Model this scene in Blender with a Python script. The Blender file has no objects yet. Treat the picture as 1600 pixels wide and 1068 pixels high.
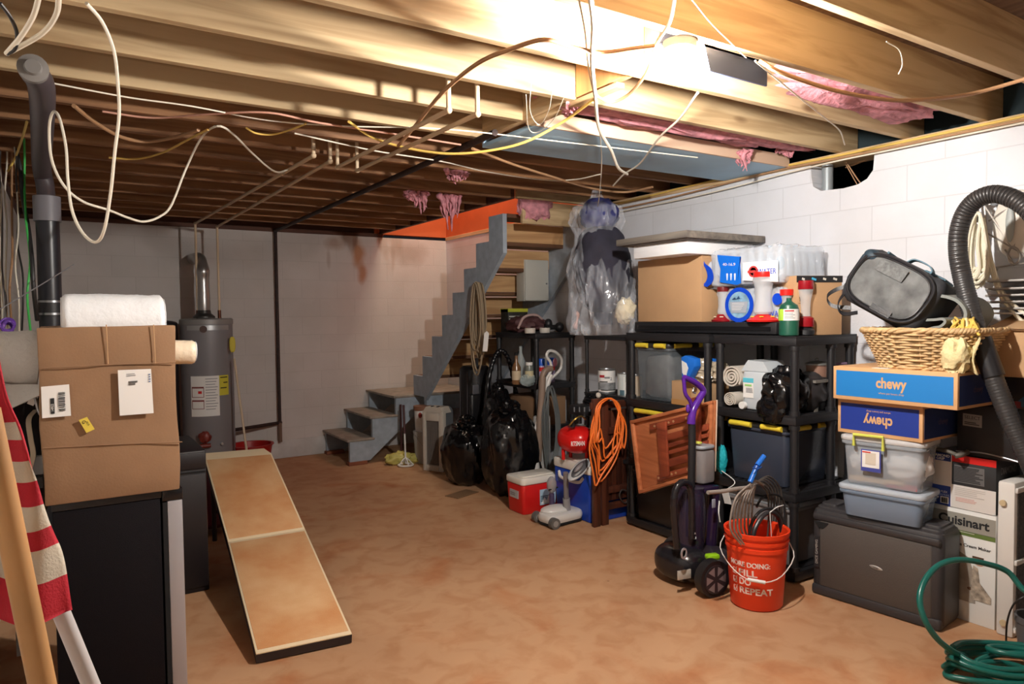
import bpy, bmesh, math, random
from mathutils import Vector, Matrix, noise
PI = math.pi
C = bpy.context.scene.collection
SC = bpy.context.scene
# ---------------------------------------------------------------- camera
CAMH = 1.54; F = 1097.2; YAW, PITCH, ROLL = 0.5678, 0.0381, -0.0109
_fw = Vector((math.sin(YAW), math.cos(YAW), 0)); _rt = Vector((math.cos(YAW), -math.sin(YAW), 0)); _up = Vector((0, 0, 1))
CF = _fw*math.cos(PITCH) - _up*math.sin(PITCH); _u2 = _up*math.cos(PITCH) + _fw*math.sin(PITCH)
CR = _rt*math.cos(ROLL) + _u2*math.sin(ROLL); CU = _u2*math.cos(ROLL) - _rt*math.sin(ROLL)
CAM = Vector((0, 0, CAMH))
def W(x, y, X=None, Y=None, Z=None, D=None):
    """world point seen at photo pixel (x, y) lying on a real plane of the room"""
    d = CR*((x-800)/F) - CU*((y-534)/F) + CF
    t = X/d.x if X is not None else Y/d.y if Y is not None else (Z-CAMH)/d.z if Z is not None else D
    return CAM + d*t
cd = bpy.data.cameras.new('camera'); cam = bpy.data.objects.new('camera', cd); C.objects.link(cam)
cam.matrix_world = Matrix(((CR.x, CU.x, -CF.x, 0), (CR.y, CU.y, -CF.y, 0), (CR.z, CU.z, -CF.z, CAMH), (0, 0, 0, 1)))
cd.sensor_width = 36; cd.lens = F/1600*36; cd.clip_start = 0.05; SC.camera = cam
# ---------------------------------------------------------------- world, lights, exposure
w = bpy.data.worlds.new('world'); SC.world = w; w.use_nodes = True
w.node_tree.nodes['Background'].inputs[0].default_value = (0.5, 0.55, 0.65, 1)
w.node_tree.nodes['Background'].inputs[1].default_value = 0.02
BULB = W(1062, 105, Y=1.82)
def light(name, kind, loc, energy, col, size=.1, rot=(0, 0, 0)):
    l = bpy.data.lights.new(name, kind); l.energy = energy; l.color = col
    if kind == 'AREA': l.size = size
    else: l.shadow_soft_size = size
    o = bpy.data.objects.new(name, l); C.objects.link(o); o.location = loc; o.rotation_euler = rot; return o
light('stairwell_light', 'AREA', (3.6, 6.6, 4.3), 48, (1, .84, .62), .7)
BULB_STRENGTH = 4700; FILL_BULB_STRENGTH = 220
SC.view_settings.view_transform = 'Standard'; SC.view_settings.look = 'None'
SC.view_settings.gamma = 1; SC.view_settings.use_curve_mapping = False
SC.view_settings.exposure = 0.0
# ---------------------------------------------------------------- helpers
def lin(c):
    return tuple(((v/255)/12.92 if v/255 <= .04045 else ((v/255+.055)/1.055)**2.4) for v in c[:3]) + (1,)
MATS = {}
def M(name, col=(128,128,128), rough=.5, metal=0, var=0, vs=8, bump=0, bs=60, col2=None, trans=0, alpha=1, emit=0, coat=0, spec=None, ior=None):
    """procedural material: base colour mottled by noise, fine bump"""
    if name in MATS: return MATS[name]
    m = bpy.data.materials.new(name); m.use_nodes = True; nt = m.node_tree; b = nt.nodes['Principled BSDF']
    b.inputs['Base Color'].default_value = lin(col); b.inputs['Roughness'].default_value = rough; b.inputs['Metallic'].default_value = metal
    b.inputs['Transmission Weight'].default_value = trans; b.inputs['Alpha'].default_value = alpha
    if coat: b.inputs['Coat Weight'].default_value = coat
    if spec is not None: b.inputs['Specular IOR Level'].default_value = spec
    if ior: b.inputs['IOR'].default_value = ior
    tc = nt.nodes.new('ShaderNodeTexCoord')
    if emit:
        b.inputs['Emission Color'].default_value = lin(col); b.inputs['Emission Strength'].default_value = emit
    if var or col2:
        n = nt.nodes.new('ShaderNodeTexNoise'); n.inputs['Scale'].default_value = vs; n.inputs['Detail'].default_value = 6
        nt.links.new(tc.outputs['Object'], n.inputs['Vector'])
        r = nt.nodes.new('ShaderNodeValToRGB'); nt.links.new(n.outputs['Fac'], r.inputs['Fac'])
        r.color_ramp.elements[0].position = .3; r.color_ramp.elements[1].position = .7
        c2 = col2 or tuple(v*(1-var) for v in col)
        r.color_ramp.elements[0].color = lin(c2); r.color_ramp.elements[1].color = lin(col)
        nt.links.new(r.outputs['Color'], b.inputs['Base Color'])
    if bump:
        n = nt.nodes.new('ShaderNodeTexNoise'); n.inputs['Scale'].default_value = bs; n.inputs['Detail'].default_value = 4
        nt.links.new(tc.outputs['Object'], n.inputs['Vector'])
        k = nt.nodes.new('ShaderNodeBump'); k.inputs['Strength'].default_value = bump; k.inputs['Distance'].default_value = .01
        nt.links.new(n.outputs['Fac'], k.inputs['Height']); nt.links.new(k.outputs['Normal'], b.inputs['Normal'])
    MATS[name] = m; return m
def clear(name, col=(235,240,245), alpha=.3, rough=.15, bump=0, bs=30):
    m = M(name, col, rough, alpha=alpha, bump=bump, bs=bs); return m
WM = {}
def wm(o): return WM.get(o.name, Matrix.Identity(4)) if o else Matrix.Identity(4)
def tag(o, label=None, cat=None, group=None, kind=None):
    if label: o['label'] = label
    if cat: o['category'] = cat
    if group: o['group'] = group
    if kind: o['kind'] = kind
    return o
def thing(name, label, cat, loc=(0,0,0), rz=0, group=None, rot=None):
    o = bpy.data.objects.new(name, None); C.objects.link(o); o.empty_display_size = .1
    if rot is not None: mt = Matrix.Translation(loc) @ rot.to_4x4()
    else: mt = Matrix.Translation(loc) @ Matrix.Rotation(rz, 4, 'Z')
    o.matrix_world = mt; WM[o.name] = mt; return tag(o, label, cat, group)
def catmull(P, k=6, closed=False):
    P = [Vector(p) for p in P]
    if len(P) < 3 or k <= 1: return P
    n = len(P); out = []
    for i in range(n if closed else n-1):
        p0 = P[(i-1) % n] if closed or i > 0 else P[0]*2-P[1]
        p1 = P[i]; p2 = P[(i+1) % n]
        p3 = P[(i+2) % n] if closed or i+2 < n else P[-1]*2-P[-2]
        for j in range(k):
            t = j/k
            out.append(.5*((2*p1)+(p2-p0)*t+(2*p0-5*p1+4*p2-p3)*t*t+(3*p1-p0-3*p2+p3)*t**3))
    if not closed: out.append(P[-1])
    return out
class MB:
    """collects shapes (in the frame of `base`, world if None) and links them as ONE mesh"""
    def __init__(s, base=None, M=None):
        s.bm = bmesh.new(); s.M = M if M is not None else wm(base); s.mi = 0
    def _v(s, pts): return [s.bm.verts.new(s.M @ Vector(p)) for p in pts]
    def face(s, vs):
        try:
            f = s.bm.faces.new(vs); f.material_index = s.mi; return f
        except ValueError: return None
    def poly(s, pts): s.face(s._v(pts)); return s
    def box(s, c, d, rz=0, bev=0, R=None, seg=2, taper=1):
        hx, hy, hz = d[0]/2, d[1]/2, d[2]/2; R = R or Matrix.Rotation(rz, 3, 'Z'); c = Vector(c)
        vs = s._v([c + R @ Vector((x*hx*(taper if z < 0 else 1), y*hy*(taper if z < 0 else 1), z*hz)) for x in (-1,1) for y in (-1,1) for z in (-1,1)])
        fs = [s.face([vs[i] for i in q]) for q in ((0,1,3,2),(4,6,7,5),(0,4,5,1),(2,3,7,6),(0,2,6,4),(1,5,7,3))]
        if bev:
            es = {e for f in fs for e in f.edges}
            bmesh.ops.bevel(s.bm, geom=list(es), offset=bev, segments=seg, affect='EDGES', profile=.5, material=s.mi if False else -1)
        return s
    def span(s, a, b, bev=0):
        a = Vector(a); b = Vector(b); return s.box((a+b)/2, [abs(v) for v in (b-a)], bev=bev)
    def cyl(s, a, b, r, r2=None, n=16, cap=True):
        a = Vector(a); b = Vector(b); r2 = r if r2 is None else r2; d = (b-a).normalized()
        u = d.orthogonal().normalized(); v = d.cross(u)
        A_ = s._v([a+(u*math.cos(2*PI*i/n)+v*math.sin(2*PI*i/n))*r for i in range(n)])
        B_ = s._v([b+(u*math.cos(2*PI*i/n)+v*math.sin(2*PI*i/n))*r2 for i in range(n)])
        for i in range(n): s.face([A_[i], A_[(i+1) % n], B_[(i+1) % n], B_[i]])
        if cap: s.face(A_[::-1]); s.face(B_)
        return s
    def tube(s, P, r, n=8, sm=6, closed=False, rf=None, cap=True):
        P = catmull(P, sm, closed); N = len(P); rings = []; u = None
        for i in range(N):
            t = (P[(i+1) % N]-P[i-1]) if closed else (P[min(i+1, N-1)]-P[max(i-1, 0)])
            if t.length < 1e-9: t = Vector((0,0,1))
            t.normalize()
            u = t.orthogonal().normalized() if u is None else (u - t*u.dot(t))
            if u.length < 1e-6: u = t.orthogonal()
            u.normalize(); v = t.cross(u); rr = rf(i/(N-1))*r if rf else r
            rings.append(s._v([P[i]+(u*math.cos(2*PI*j/n)+v*math.sin(2*PI*j/n))*rr for j in range(n)]))
        for i in range(N if closed else N-1):
            a, b = rings[i], rings[(i+1) % N]
            for j in range(n): s.face([a[j], a[(j+1) % n], b[(j+1) % n], b[j]])
        if cap and not closed: s.face(rings[0][::-1]); s.face(rings[-1])
        return s
    def strip(s, P, wd, th, side, sm=5):
        """flat band swept along P; side = direction of its width"""
        P = catmull(P, sm); side = Vector(side).normalized(); rs = []; N = len(P)
        for i in range(N):
            t = (P[min(i+1,N-1)]-P[max(i-1,0)]).normalized(); nn = t.cross(side)
            nn = nn.normalized() if nn.length > 1e-6 else Vector((0,0,1))
            rs.append(s._v([P[i]+side*wd/2+nn*th/2, P[i]-side*wd/2+nn*th/2, P[i]-side*wd/2-nn*th/2, P[i]+side*wd/2-nn*th/2]))
        for a, b in zip(rs, rs[1:]):
            for j in range(4): s.face([a[j], a[(j+1)%4], b[(j+1)%4], b[j]])
        s.face(rs[0][::-1]); s.face(rs[-1]); return s
    def lathe(s, prof, c=(0,0,0), n=24, R=None, sx=1, sy=1):
        R = R or Matrix.Identity(3); c = Vector(c); rings = []
        for r, z in prof:
            rings.append(s._v([c + R @ Vector((r*sx*math.cos(2*PI*j/n), r*sy*math.sin(2*PI*j/n), z)) for j in range(n)]))
        for a, b in zip(rings, rings[1:]):
            for j in range(n): s.face([a[j], a[(j+1) % n], b[(j+1) % n], b[j]])
        if prof[0][0] > 1e-4: s.face(rings[0][::-1])
        if prof[-1][0] > 1e-4: s.face(rings[-1])
        return s
    def prism(s, pts, o, u, v, wv):
        """polygon pts (a, b) at o + a*u + b*v, extruded by vector wv"""
        o, u, v, wv = map(Vector, (o, u, v, wv))
        A_ = s._v([o+u*a+v*b for a, b in pts]); B_ = s._v([o+u*a+v*b+wv for a, b in pts]); n = len(pts)
        s.face(A_[::-1]); s.face(B_)
        for i in range(n): s.face([A_[i], A_[(i+1) % n], B_[(i+1) % n], B_[i]])
        return s
    def ell(s, c, r, n=24, m=14, f=None, R=None, sq=1):
        """ellipsoid / super-ellipsoid (sq<1 = boxier), radius scaled by f(dir)"""
        R = R or Matrix.Identity(3); c = Vector(c); rows = []
        pw = lambda a: math.copysign(abs(a)**sq, a)
        for i in range(m+1):
            th = -PI/2+PI*i/m; row = []
            for j in range(n):
                ph = 2*PI*j/n; d = Vector((pw(math.cos(th))*pw(math.cos(ph)), pw(math.cos(th))*pw(math.sin(ph)), pw(math.sin(th))))
                k = f(d) if f else 1
                row.append(c + R @ Vector((d.x*r[0]*k, d.y*r[1]*k, d.z*r[2]*k)))
            rows.append(s._v(row if 0 < i < m else [row[0]]))
        for i in range(m):
            a, b = rows[i], rows[i+1]
            for j in range(n):
                if len(a) == 1: s.face([a[0], b[(j+1) % n], b[j]])
                elif len(b) == 1: s.face([a[j], a[(j+1) % n], b[0]])
                else: s.face([a[j], a[(j+1) % n], b[(j+1) % n], b[j]])
        return s
    def grid(s, fn, nu, nv, th=0, row_mat=None, closed=False):
        """surface fn(u, v) with u, v in 0..1; th = thickness along the normal"""
        V = [[Vector(fn(i/nu, j/nv)) for j in range(nv+1)] for i in range(nu+1)]
        def lay(off):
            out = []
            for i in range(nu+1):
                r = []
                for j in range(nv+1):
                    p = V[i][j]
                    if off:
                        a = V[min(i+1,nu)][j]-V[max(i-1,0)][j]; b = V[i][min(j+1,nv)]-V[i][max(j-1,0)]
                        nn = a.cross(b); p = p + (nn.normalized()*off if nn.length > 1e-9 else Vector())
                    r.append(p)
                out.append(s._v(r))
            return out
        A_ = lay(0); sets = [A_]
        if th: sets.append(lay(th))
        for q, L in enumerate(sets):
            for i in range(nu):
                for j in range(nv):
                    if row_mat: s.mi = row_mat(i/nu, j/nv)
                    f = [L[i][j], L[i+1][j], L[i+1][j+1], L[i][j+1]]
                    s.face(f[::-1] if q == 0 and th else f)
        if th:
            B_ = sets[1]
            for i in range(nu):
                for j in (0, nv):
                    s.face([A_[i][j], A_[i+1][j], B_[i+1][j], B_[i][j]])
            for j in range(nv):
                for i in (0, nu):
                    s.face([A_[i][j], A_[i][j+1], B_[i][j+1], B_[i][j]])
        return s
    def rbox(s, c, d, r, bev=.01, n=6, taper=1, rz=0, R=None):
        """box with rounded vertical corners of radius r and softened rims"""
        R = R or Matrix.Rotation(rz, 3, 'Z'); c = Vector(c); hx, hy, hz = d[0]/2, d[1]/2, d[2]/2
        def ring(z, ins, k=1):
            out = []
            for q, (sx, sy) in enumerate(((1,1),(-1,1),(-1,-1),(1,-1))):
                for i in range(n+1):
                    a = q*PI/2 + i/n*PI/2
                    x = sx*(hx*k-r) + (r-ins)*math.cos(a); y = sy*(hy*k-r) + (r-ins)*math.sin(a)
                    out.append(c + R @ Vector((x, y, z)))
            return s._v(out)
        Rg = []
        for z, ins, k in ((-hz, bev, taper), (-hz+bev*.3, bev*.3, taper), (-hz+bev, 0, taper), (hz-bev, 0, 1), (hz-bev*.3, bev*.3, 1), (hz, bev, 1)):
            Rg.append(ring(z, ins, k))
        N = 4*(n+1)
        for a, b in zip(Rg, Rg[1:]):
            for j in range(N): s.face([a[j], a[(j+1) % N], b[(j+1) % N], b[j]])
        s.face(Rg[0][::-1]); s.face(Rg[-1]); return s
    def warp(s, fn):
        for v in s.bm.verts: v.co = Vector(fn(v.co))
        return s
    def build(s, name, mat, parent=None, smooth=35, group=None, label=None, cat=None, kind=None, origin=None, clean=True):
        bm = s.bm
        if clean: bmesh.ops.recalc_face_normals(bm, faces=bm.faces)
        if parent: inv = wm(parent).inverted(); mw = wm(parent)
        else:
            if origin is None:
                xs = [v.co for v in bm.verts]
                origin = Vector((sum(v.x for v in xs)/len(xs), sum(v.y for v in xs)/len(xs), min(v.z for v in xs)))
            mw = Matrix.Translation(origin); inv = mw.inverted()
        bm.transform(inv)
        ang = math.radians(smooth)
        for e in bm.edges:
            e.smooth = not (len(e.link_faces) == 2 and e.calc_face_angle(0) > ang)
        for f in bm.faces: f.smooth = smooth > 0
        me = bpy.data.meshes.new(name); bm.to_mesh(me); bm.free()
        for m in (mat if isinstance(mat, (list, tuple)) else [mat]): me.materials.append(m)
        o = bpy.data.objects.new(name, me); C.objects.link(o)
        if parent: o.parent = parent
        else: o.matrix_world = mw
        WM[o.name] = mw
        return tag(o, label, cat, group, kind)
def text(parent, s, mat, o, u, v, h, width=None, name='lettering', th=.0006, align='CENTER', bold=0, label=None, shear=0):
    """lettering as thin raised mesh; o centre point (frame of parent), u reading direction, v up; h letter height"""
    cu = bpy.data.curves.new('lettering', 'FONT'); cu.body = s; cu.size = 1; cu.align_x = align; cu.align_y = 'CENTER'
    cu.extrude = .004; cu.offset = bold; cu.resolution_u = 3; cu.shear = shear
    ob = bpy.data.objects.new('t', cu); C.objects.link(ob)
    bpy.context.view_layer.update()
    me = bpy.data.meshes.new_from_object(ob.evaluated_get(bpy.context.evaluated_depsgraph_get()))
    bpy.data.objects.remove(ob); bpy.data.curves.remove(cu)
    if not me.vertices: return None
    xs = [q.co.x for q in me.vertices]; w_ = max(xs)-min(xs)
    kx = h/.72; kxx = kx if not width else width/max(w_, 1e-6)
    u = Vector(u).normalized(); v = Vector(v).normalized(); n = u.cross(v).normalized(); o = Vector(o)
    for q in me.vertices:
        q.co = o + u*q.co.x*kxx + v*q.co.y*kx + n*(th if q.co.z > 0 else -th*.2)
    me.materials.clear(); me.materials.append(mat)
    ob = bpy.data.objects.new(name, me); C.objects.link(ob); ob.parent = parent; WM[ob.name] = wm(parent)
    if label: ob['label'] = label
    return ob
def patch(parent, o, u, v, w_, h, mat, name='sticker', th=.001, label=None, base=None):
    """flat rectangle centred at o (frame of parent)"""
    u = Vector(u).normalized(); v = Vector(v).normalized(); n = u.cross(v).normalized()
    m = MB(base or parent)
    m.prism([(-w_/2,-h/2),(w_/2,-h/2),(w_/2,h/2),(-w_/2,h/2)], Vector(o)-n*th*.3, u, v, n*th*1.3)
    return m.build(name, mat, parent, smooth=0, label=label)
def lines(parent, o, u, v, w_, h, n, mat, name='print', seed=1, frac=.5, th=.0012, vert=False):
    """rows of fine print as bars / barcode when vert"""
    rnd = random.Random(seed); u = Vector(u).normalized(); v = Vector(v).normalized(); nn = u.cross(v).normalized(); m = MB(parent)
    for i in range(n):
        if vert:
            x = -w_/2+w_*(i+.5)/n; bw = w_/n*rnd.uniform(.3,.8)
            m.prism([(x-bw/2,-h/2),(x+bw/2,-h/2),(x+bw/2,h/2),(x-bw/2,h/2)], o, u, v, nn*th)
        else:
            y = h/2-h*(i+.5)/n; L = w_*rnd.uniform(.7,1); bh = h/n*frac
            m.prism([(-w_/2,y-bh/2),(-w_/2+L,y-bh/2),(-w_/2+L,y+bh/2),(-w_/2,y+bh/2)], o, u, v, nn*th)
    return m.build(name, mat, parent, smooth=0)
def copy_tree(o, parent=None):
    c = o.copy(); C.objects.link(c); c.parent = parent; WM[c.name] = wm(o)
    for ch in [q for q in bpy.data.objects if q.parent == o]: copy_tree(ch, c)
    return c
def fbm(p, f=1, seed=0, o=4):
    return noise.fractal(Vector(p)*f + Vector((seed*7.3, seed*3.1, seed*1.7)), .6, 2.1, o)
def crease(p, f=1, seed=0):
    q = Vector(p)*f + Vector((seed*5.3, seed*2.1, seed*3.7)); return 1-2*abs(noise.noise(q))
def ordinal(n):
    return ['first','second','third','fourth','fifth','sixth','seventh','eighth','ninth','tenth','eleventh','twelfth','thirteenth','fourteenth','fifteenth','sixteenth','seventeenth','eighteenth','nineteenth','twentieth','twenty-first','twenty-second','twenty-third','twenty-fourth'][n-1]
VX, VY, VZ = Vector((1,0,0)), Vector((0,1,0)), Vector((0,0,1))
# ---------------------------------------------------------------- materials of the room
def block_mat(name, col, ax, mortar=.93, stains=()):
    m = bpy.data.materials.new(name); m.use_nodes = True; nt = m.node_tree; L = nt.links; b = nt.nodes['Principled BSDF']; b.inputs['Roughness'].default_value = .75
    g = nt.nodes.new('ShaderNodeNewGeometry'); sp = nt.nodes.new('ShaderNodeSeparateXYZ'); L.new(g.outputs['Position'], sp.inputs[0])
    cb = nt.nodes.new('ShaderNodeCombineXYZ'); L.new(sp.outputs[ax], cb.inputs[0]); L.new(sp.outputs[2], cb.inputs[1])
    mp = nt.nodes.new('ShaderNodeMapping'); mp.inputs['Location'].default_value = (.068 if ax else 0, .075+.203, 0); L.new(cb.outputs[0], mp.inputs[0])
    br = nt.nodes.new('ShaderNodeTexBrick'); L.new(mp.outputs[0], br.inputs['Vector']); br.inputs['Scale'].default_value = 1
    br.inputs['Brick Width'].default_value = .406; br.inputs['Row Height'].default_value = .203; br.inputs['Mortar Size'].default_value = .0035; br.inputs['Mortar Smooth'].default_value = .4
    br.inputs['Color1'].default_value = lin(col); br.inputs['Color2'].default_value = lin([v*.985 for v in col]); br.inputs['Mortar'].default_value = lin([v*mortar for v in col])
    n = nt.nodes.new('ShaderNodeTexNoise'); n.inputs['Scale'].default_value = 2.2; n.inputs['Detail'].default_value = 8; L.new(g.outputs['Position'], n.inputs['Vector'])
    r = nt.nodes.new('ShaderNodeValToRGB'); r.color_ramp.elements[0].color = (.86,.85,.83,1); r.color_ramp.elements[1].color = (1,1,1,1); r.color_ramp.elements[0].position = .35; r.color_ramp.elements[1].position = .6; L.new(n.outputs['Fac'], r.inputs[0])
    mx = nt.nodes.new('ShaderNodeMix'); mx.data_type = 'RGBA'; mx.blend_type = 'MULTIPLY'; mx.inputs[0].default_value = .6; L.new(br.outputs['Color'], mx.inputs[6]); L.new(r.outputs[0], mx.inputs[7])
    last = mx.outputs[2]
    n2 = nt.nodes.new('ShaderNodeTexNoise'); n2.inputs['Scale'].default_value = 5; n2.inputs['Detail'].default_value = 5; L.new(g.outputs['Position'], n2.inputs['Vector'])
    for (cx, cz, rx, rz_, c, amt) in stains:
        mp2 = nt.nodes.new('ShaderNodeMapping'); mp2.inputs['Scale'].default_value = (1/rx, 1/rz_, 1); mp2.inputs['Location'].default_value = (-cx/rx, -cz/rz_, 0); L.new(cb.outputs[0], mp2.inputs[0])
        ad = nt.nodes.new('ShaderNodeMix'); ad.data_type = 'RGBA'; ad.blend_type = 'ADD'; ad.inputs[0].default_value = 1.1; L.new(mp2.outputs[0], ad.inputs[6])
        sb = nt.nodes.new('ShaderNodeVectorMath'); sb.operation = 'SUBTRACT'; sb.inputs[1].default_value = (.5,.5,.5); L.new(n2.outputs['Color'], sb.inputs[0]); L.new(sb.outputs[0], ad.inputs[7])
        ln = nt.nodes.new('ShaderNodeVectorMath'); ln.operation = 'LENGTH'; L.new(ad.outputs[2], ln.inputs[0])
        rr = nt.nodes.new('ShaderNodeValToRGB'); rr.color_ramp.elements[0].color = (amt,)*3+(1,); rr.color_ramp.elements[1].color = (0,0,0,1); rr.color_ramp.elements[0].position = .35; rr.color_ramp.elements[1].position = 1; L.new(ln.outputs['Value'], rr.inputs[0])
        m3 = nt.nodes.new('ShaderNodeMix'); m3.data_type = 'RGBA'; L.new(rr.outputs[0], m3.inputs[0]); L.new(last, m3.inputs[6]); m3.inputs[7].default_value = lin(c); last = m3.outputs[2]
    L.new(last, b.inputs['Base Color'])
    n3 = nt.nodes.new('ShaderNodeTexNoise'); n3.inputs['Scale'].default_value = 90; n3.inputs['Detail'].default_value = 4; L.new(g.outputs['Position'], n3.inputs['Vector'])
    mm = nt.nodes.new('ShaderNodeMath'); mm.operation = 'MULTIPLY_ADD'; mm.inputs[1].default_value = -2.2; L.new(br.outputs['Fac'], mm.inputs[0]); L.new(n3.outputs['Fac'], mm.inputs[2])
    bp = nt.nodes.new('ShaderNodeBump'); bp.inputs['Strength'].default_value = .35; bp.inputs['Distance'].default_value = .004; L.new(mm.outputs[0], bp.inputs['Height']); L.new(bp.outputs[0], b.inputs['Normal'])
    return m
def wood_mat(name, c1, c2, axis=0, knots=True, rough=.7, sc=1):
    m = bpy.data.materials.new(name); m.use_nodes = True; nt = m.node_tree; L = nt.links; b = nt.nodes['Principled BSDF']; b.inputs['Roughness'].default_value = rough
    tc = nt.nodes.new('ShaderNodeTexCoord'); g = nt.nodes.new('ShaderNodeObjectInfo')
    mp = nt.nodes.new('ShaderNodeMapping'); s_ = [14*sc, 14*sc, 14*sc]; s_[axis] = .9*sc; mp.inputs['Scale'].default_value = s_; L.new(tc.outputs['Object'], mp.inputs[0])
    ad = nt.nodes.new('ShaderNodeVectorMath'); ad.operation = 'ADD'; L.new(mp.outputs[0], ad.inputs[0])
    cm = nt.nodes.new('ShaderNodeCombineXYZ'); mu = nt.nodes.new('ShaderNodeMath'); mu.operation = 'MULTIPLY'; mu.inputs[1].default_value = 40; L.new(g.outputs['Random'], mu.inputs[0])
    for i in range(3): L.new(mu.outputs[0], cm.inputs[i])
    L.new(cm.outputs[0], ad.inputs[1])
    n = nt.nodes.new('ShaderNodeTexNoise'); n.inputs['Scale'].default_value = 1; n.inputs['Detail'].default_value = 7; n.inputs['Distortion'].default_value = 1.2; L.new(ad.outputs[0], n.inputs['Vector'])
    r = nt.nodes.new('ShaderNodeValToRGB'); r.color_ramp.elements[0].color = lin(c2); r.color_ramp.elements[1].color = lin(c1); r.color_ramp.elements[0].position = .36; r.color_ramp.elements[1].position = .58; L.new(n.outputs['Fac'], r.inputs[0])
    last = r.outputs[0]
    if knots:
        mp2 = nt.nodes.new('ShaderNodeMapping'); s2 = [5, 5, 5]; s2[axis] = 1.6; mp2.inputs['Scale'].default_value = s2; L.new(tc.outputs['Object'], mp2.inputs[0])
        a2 = nt.nodes.new('ShaderNodeVectorMath'); a2.operation = 'ADD'; L.new(mp2.outputs[0], a2.inputs[0]); L.new(cm.outputs[0], a2.inputs[1])
        v = nt.nodes.new('ShaderNodeTexVoronoi'); v.inputs['Scale'].default_value = 1; L.new(a2.outputs[0], v.inputs['Vector'])
        r2 = nt.nodes.new('ShaderNodeValToRGB'); r2.color_ramp.elements[0].color = (.25,.14,.07,1); r2.color_ramp.elements[1].color = (1,1,1,1); r2.color_ramp.elements[0].position = .05; r2.color_ramp.elements[1].position = .13; L.new(v.outputs['Distance'], r2.inputs[0])
        mx = nt.nodes.new('ShaderNodeMix'); mx.data_type = 'RGBA'; mx.blend_type = 'MULTIPLY'; mx.inputs[0].default_value = .8; L.new(last, mx.inputs[6]); L.new(r2.outputs[0], mx.inputs[7]); last = mx.outputs[2]
    L.new(last, b.inputs['Base Color'])
    bp = nt.nodes.new('ShaderNodeBump'); bp.inputs['Strength'].default_value = .25; bp.inputs['Distance'].default_value = .003; L.new(n.outputs['Fac'], bp.inputs['Height']); L.new(bp.outputs[0], b.inputs['Normal'])
    return m
def floor_mat():
    m = bpy.data.materials.new('dusty_concrete'); m.use_nodes = True; nt = m.node_tree; L = nt.links; b = nt.nodes['Principled BSDF']; b.inputs['Roughness'].default_value = .85
    g = nt.nodes.new('ShaderNodeNewGeometry'); last = None
    def N(s, d, p1, c1, p2, c2):
        n = nt.nodes.new('ShaderNodeTexNoise'); n.inputs['Scale'].default_value = s; n.inputs['Detail'].default_value = d; n.inputs['Distortion'].default_value = .6; L.new(g.outputs['Position'], n.inputs['Vector'])
        r = nt.nodes.new('ShaderNodeValToRGB'); r.color_ramp.elements[0].position = p1; r.color_ramp.elements[1].position = p2; r.color_ramp.elements[0].color = lin(c1); r.color_ramp.elements[1].color = lin(c2); L.new(n.outputs['Fac'], r.inputs[0]); return n, r
    n1, r1 = N(.9, 9, .35, (180,138,102), .65, (194,152,114))
    n2, r2 = N(7, 8, .35, (240,228,218), .55, (255,255,255))
    n3, r3 = N(2.2, 6, .30, (240,205,178), .46, (255,255,255))
    mx = nt.nodes.new('ShaderNodeMix'); mx.data_type = 'RGBA'; mx.blend_type = 'MULTIPLY'; mx.inputs[0].default_value = 1; L.new(r1.outputs[0], mx.inputs[6]); L.new(r2.outputs[0], mx.inputs[7])
    m2 = nt.nodes.new('ShaderNodeMix'); m2.data_type = 'RGBA'; m2.blend_type = 'MULTIPLY'; m2.inputs[0].default_value = .8; L.new(mx.outputs[2], m2.inputs[6]); L.new(r3.outputs[0], m2.inputs[7])
    v = nt.nodes.new('ShaderNodeTexVoronoi'); v.inputs['Scale'].default_value = 3.2; L.new(g.outputs['Position'], v.inputs['Vector'])
    r4 = nt.nodes.new('ShaderNodeValToRGB'); r4.color_ramp.elements[0].color = (.25,.17,.12,1); r4.color_ramp.elements[1].color = (1,1,1,1); r4.color_ramp.elements[0].position = .015; r4.color_ramp.elements[1].position = .03; L.new(v.outputs['Distance'], r4.inputs[0])
    m3 = nt.nodes.new('ShaderNodeMix'); m3.data_type = 'RGBA'; m3.blend_type = 'MULTIPLY'; m3.inputs[0].default_value = .55; L.new(m2.outputs[2], m3.inputs[6]); L.new(r4.outputs[0], m3.inputs[7])
    L.new(m3.outputs[2], b.inputs['Base Color'])
    bp = nt.nodes.new('ShaderNodeBump'); bp.inputs['Strength'].default_value = .25; bp.inputs['Distance'].default_value = .004; L.new(n2.outputs['Fac'], bp.inputs['Height']); L.new(bp.outputs[0], b.inputs['Normal'])
    return m
JOIST = wood_mat('joist_pine', (200,174,134), (168,140,102), 0)
JOISTY = wood_mat('header_pine', (208,180,138), (178,146,104), 1)
PLY = wood_mat('plywood', (206,166,118), (178,136,92), 0, rough=.75)
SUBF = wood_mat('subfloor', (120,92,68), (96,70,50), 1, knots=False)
GREYST = M('stair_grey_paint', (168,180,192), .6, var=.12, vs=14)
GREYTR = M('stair_tread_worn', (160,150,138), .7, var=.2, vs=10)
BLACKP = M('black_plastic', (30,30,33), .45, bump=.15, bs=200)
BLACKG = M('black_gloss', (20,20,23), .22)
DARK = M('dark_void', (18,18,20), .9)
WHITEP = M('white_plastic', (225,225,222), .4)
GREYP = M('grey_plastic', (120,122,126), .45)
LGREY = M('light_grey_plastic', (176,178,180), .45)
RED = M('red_plastic', (205,30,28), .35)
CARD = M('cardboard', (190,152,112), .85, var=.05, vs=5, bump=.08, bs=120)
CARDD = M('cardboard_brown', (146,112,82), .85, var=.07, vs=5, bump=.1, bs=120)
PAPER = M('label_paper', (228,226,222), .7)
INK = M('black_ink', (28,28,30), .7)
STEEL = M('steel', (170,172,175), .3, 1)
YEL = M('yellow_plastic', (226,202,62), .45)
BLUEP = M('blue_plastic', (28,104,200), .35)
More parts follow.
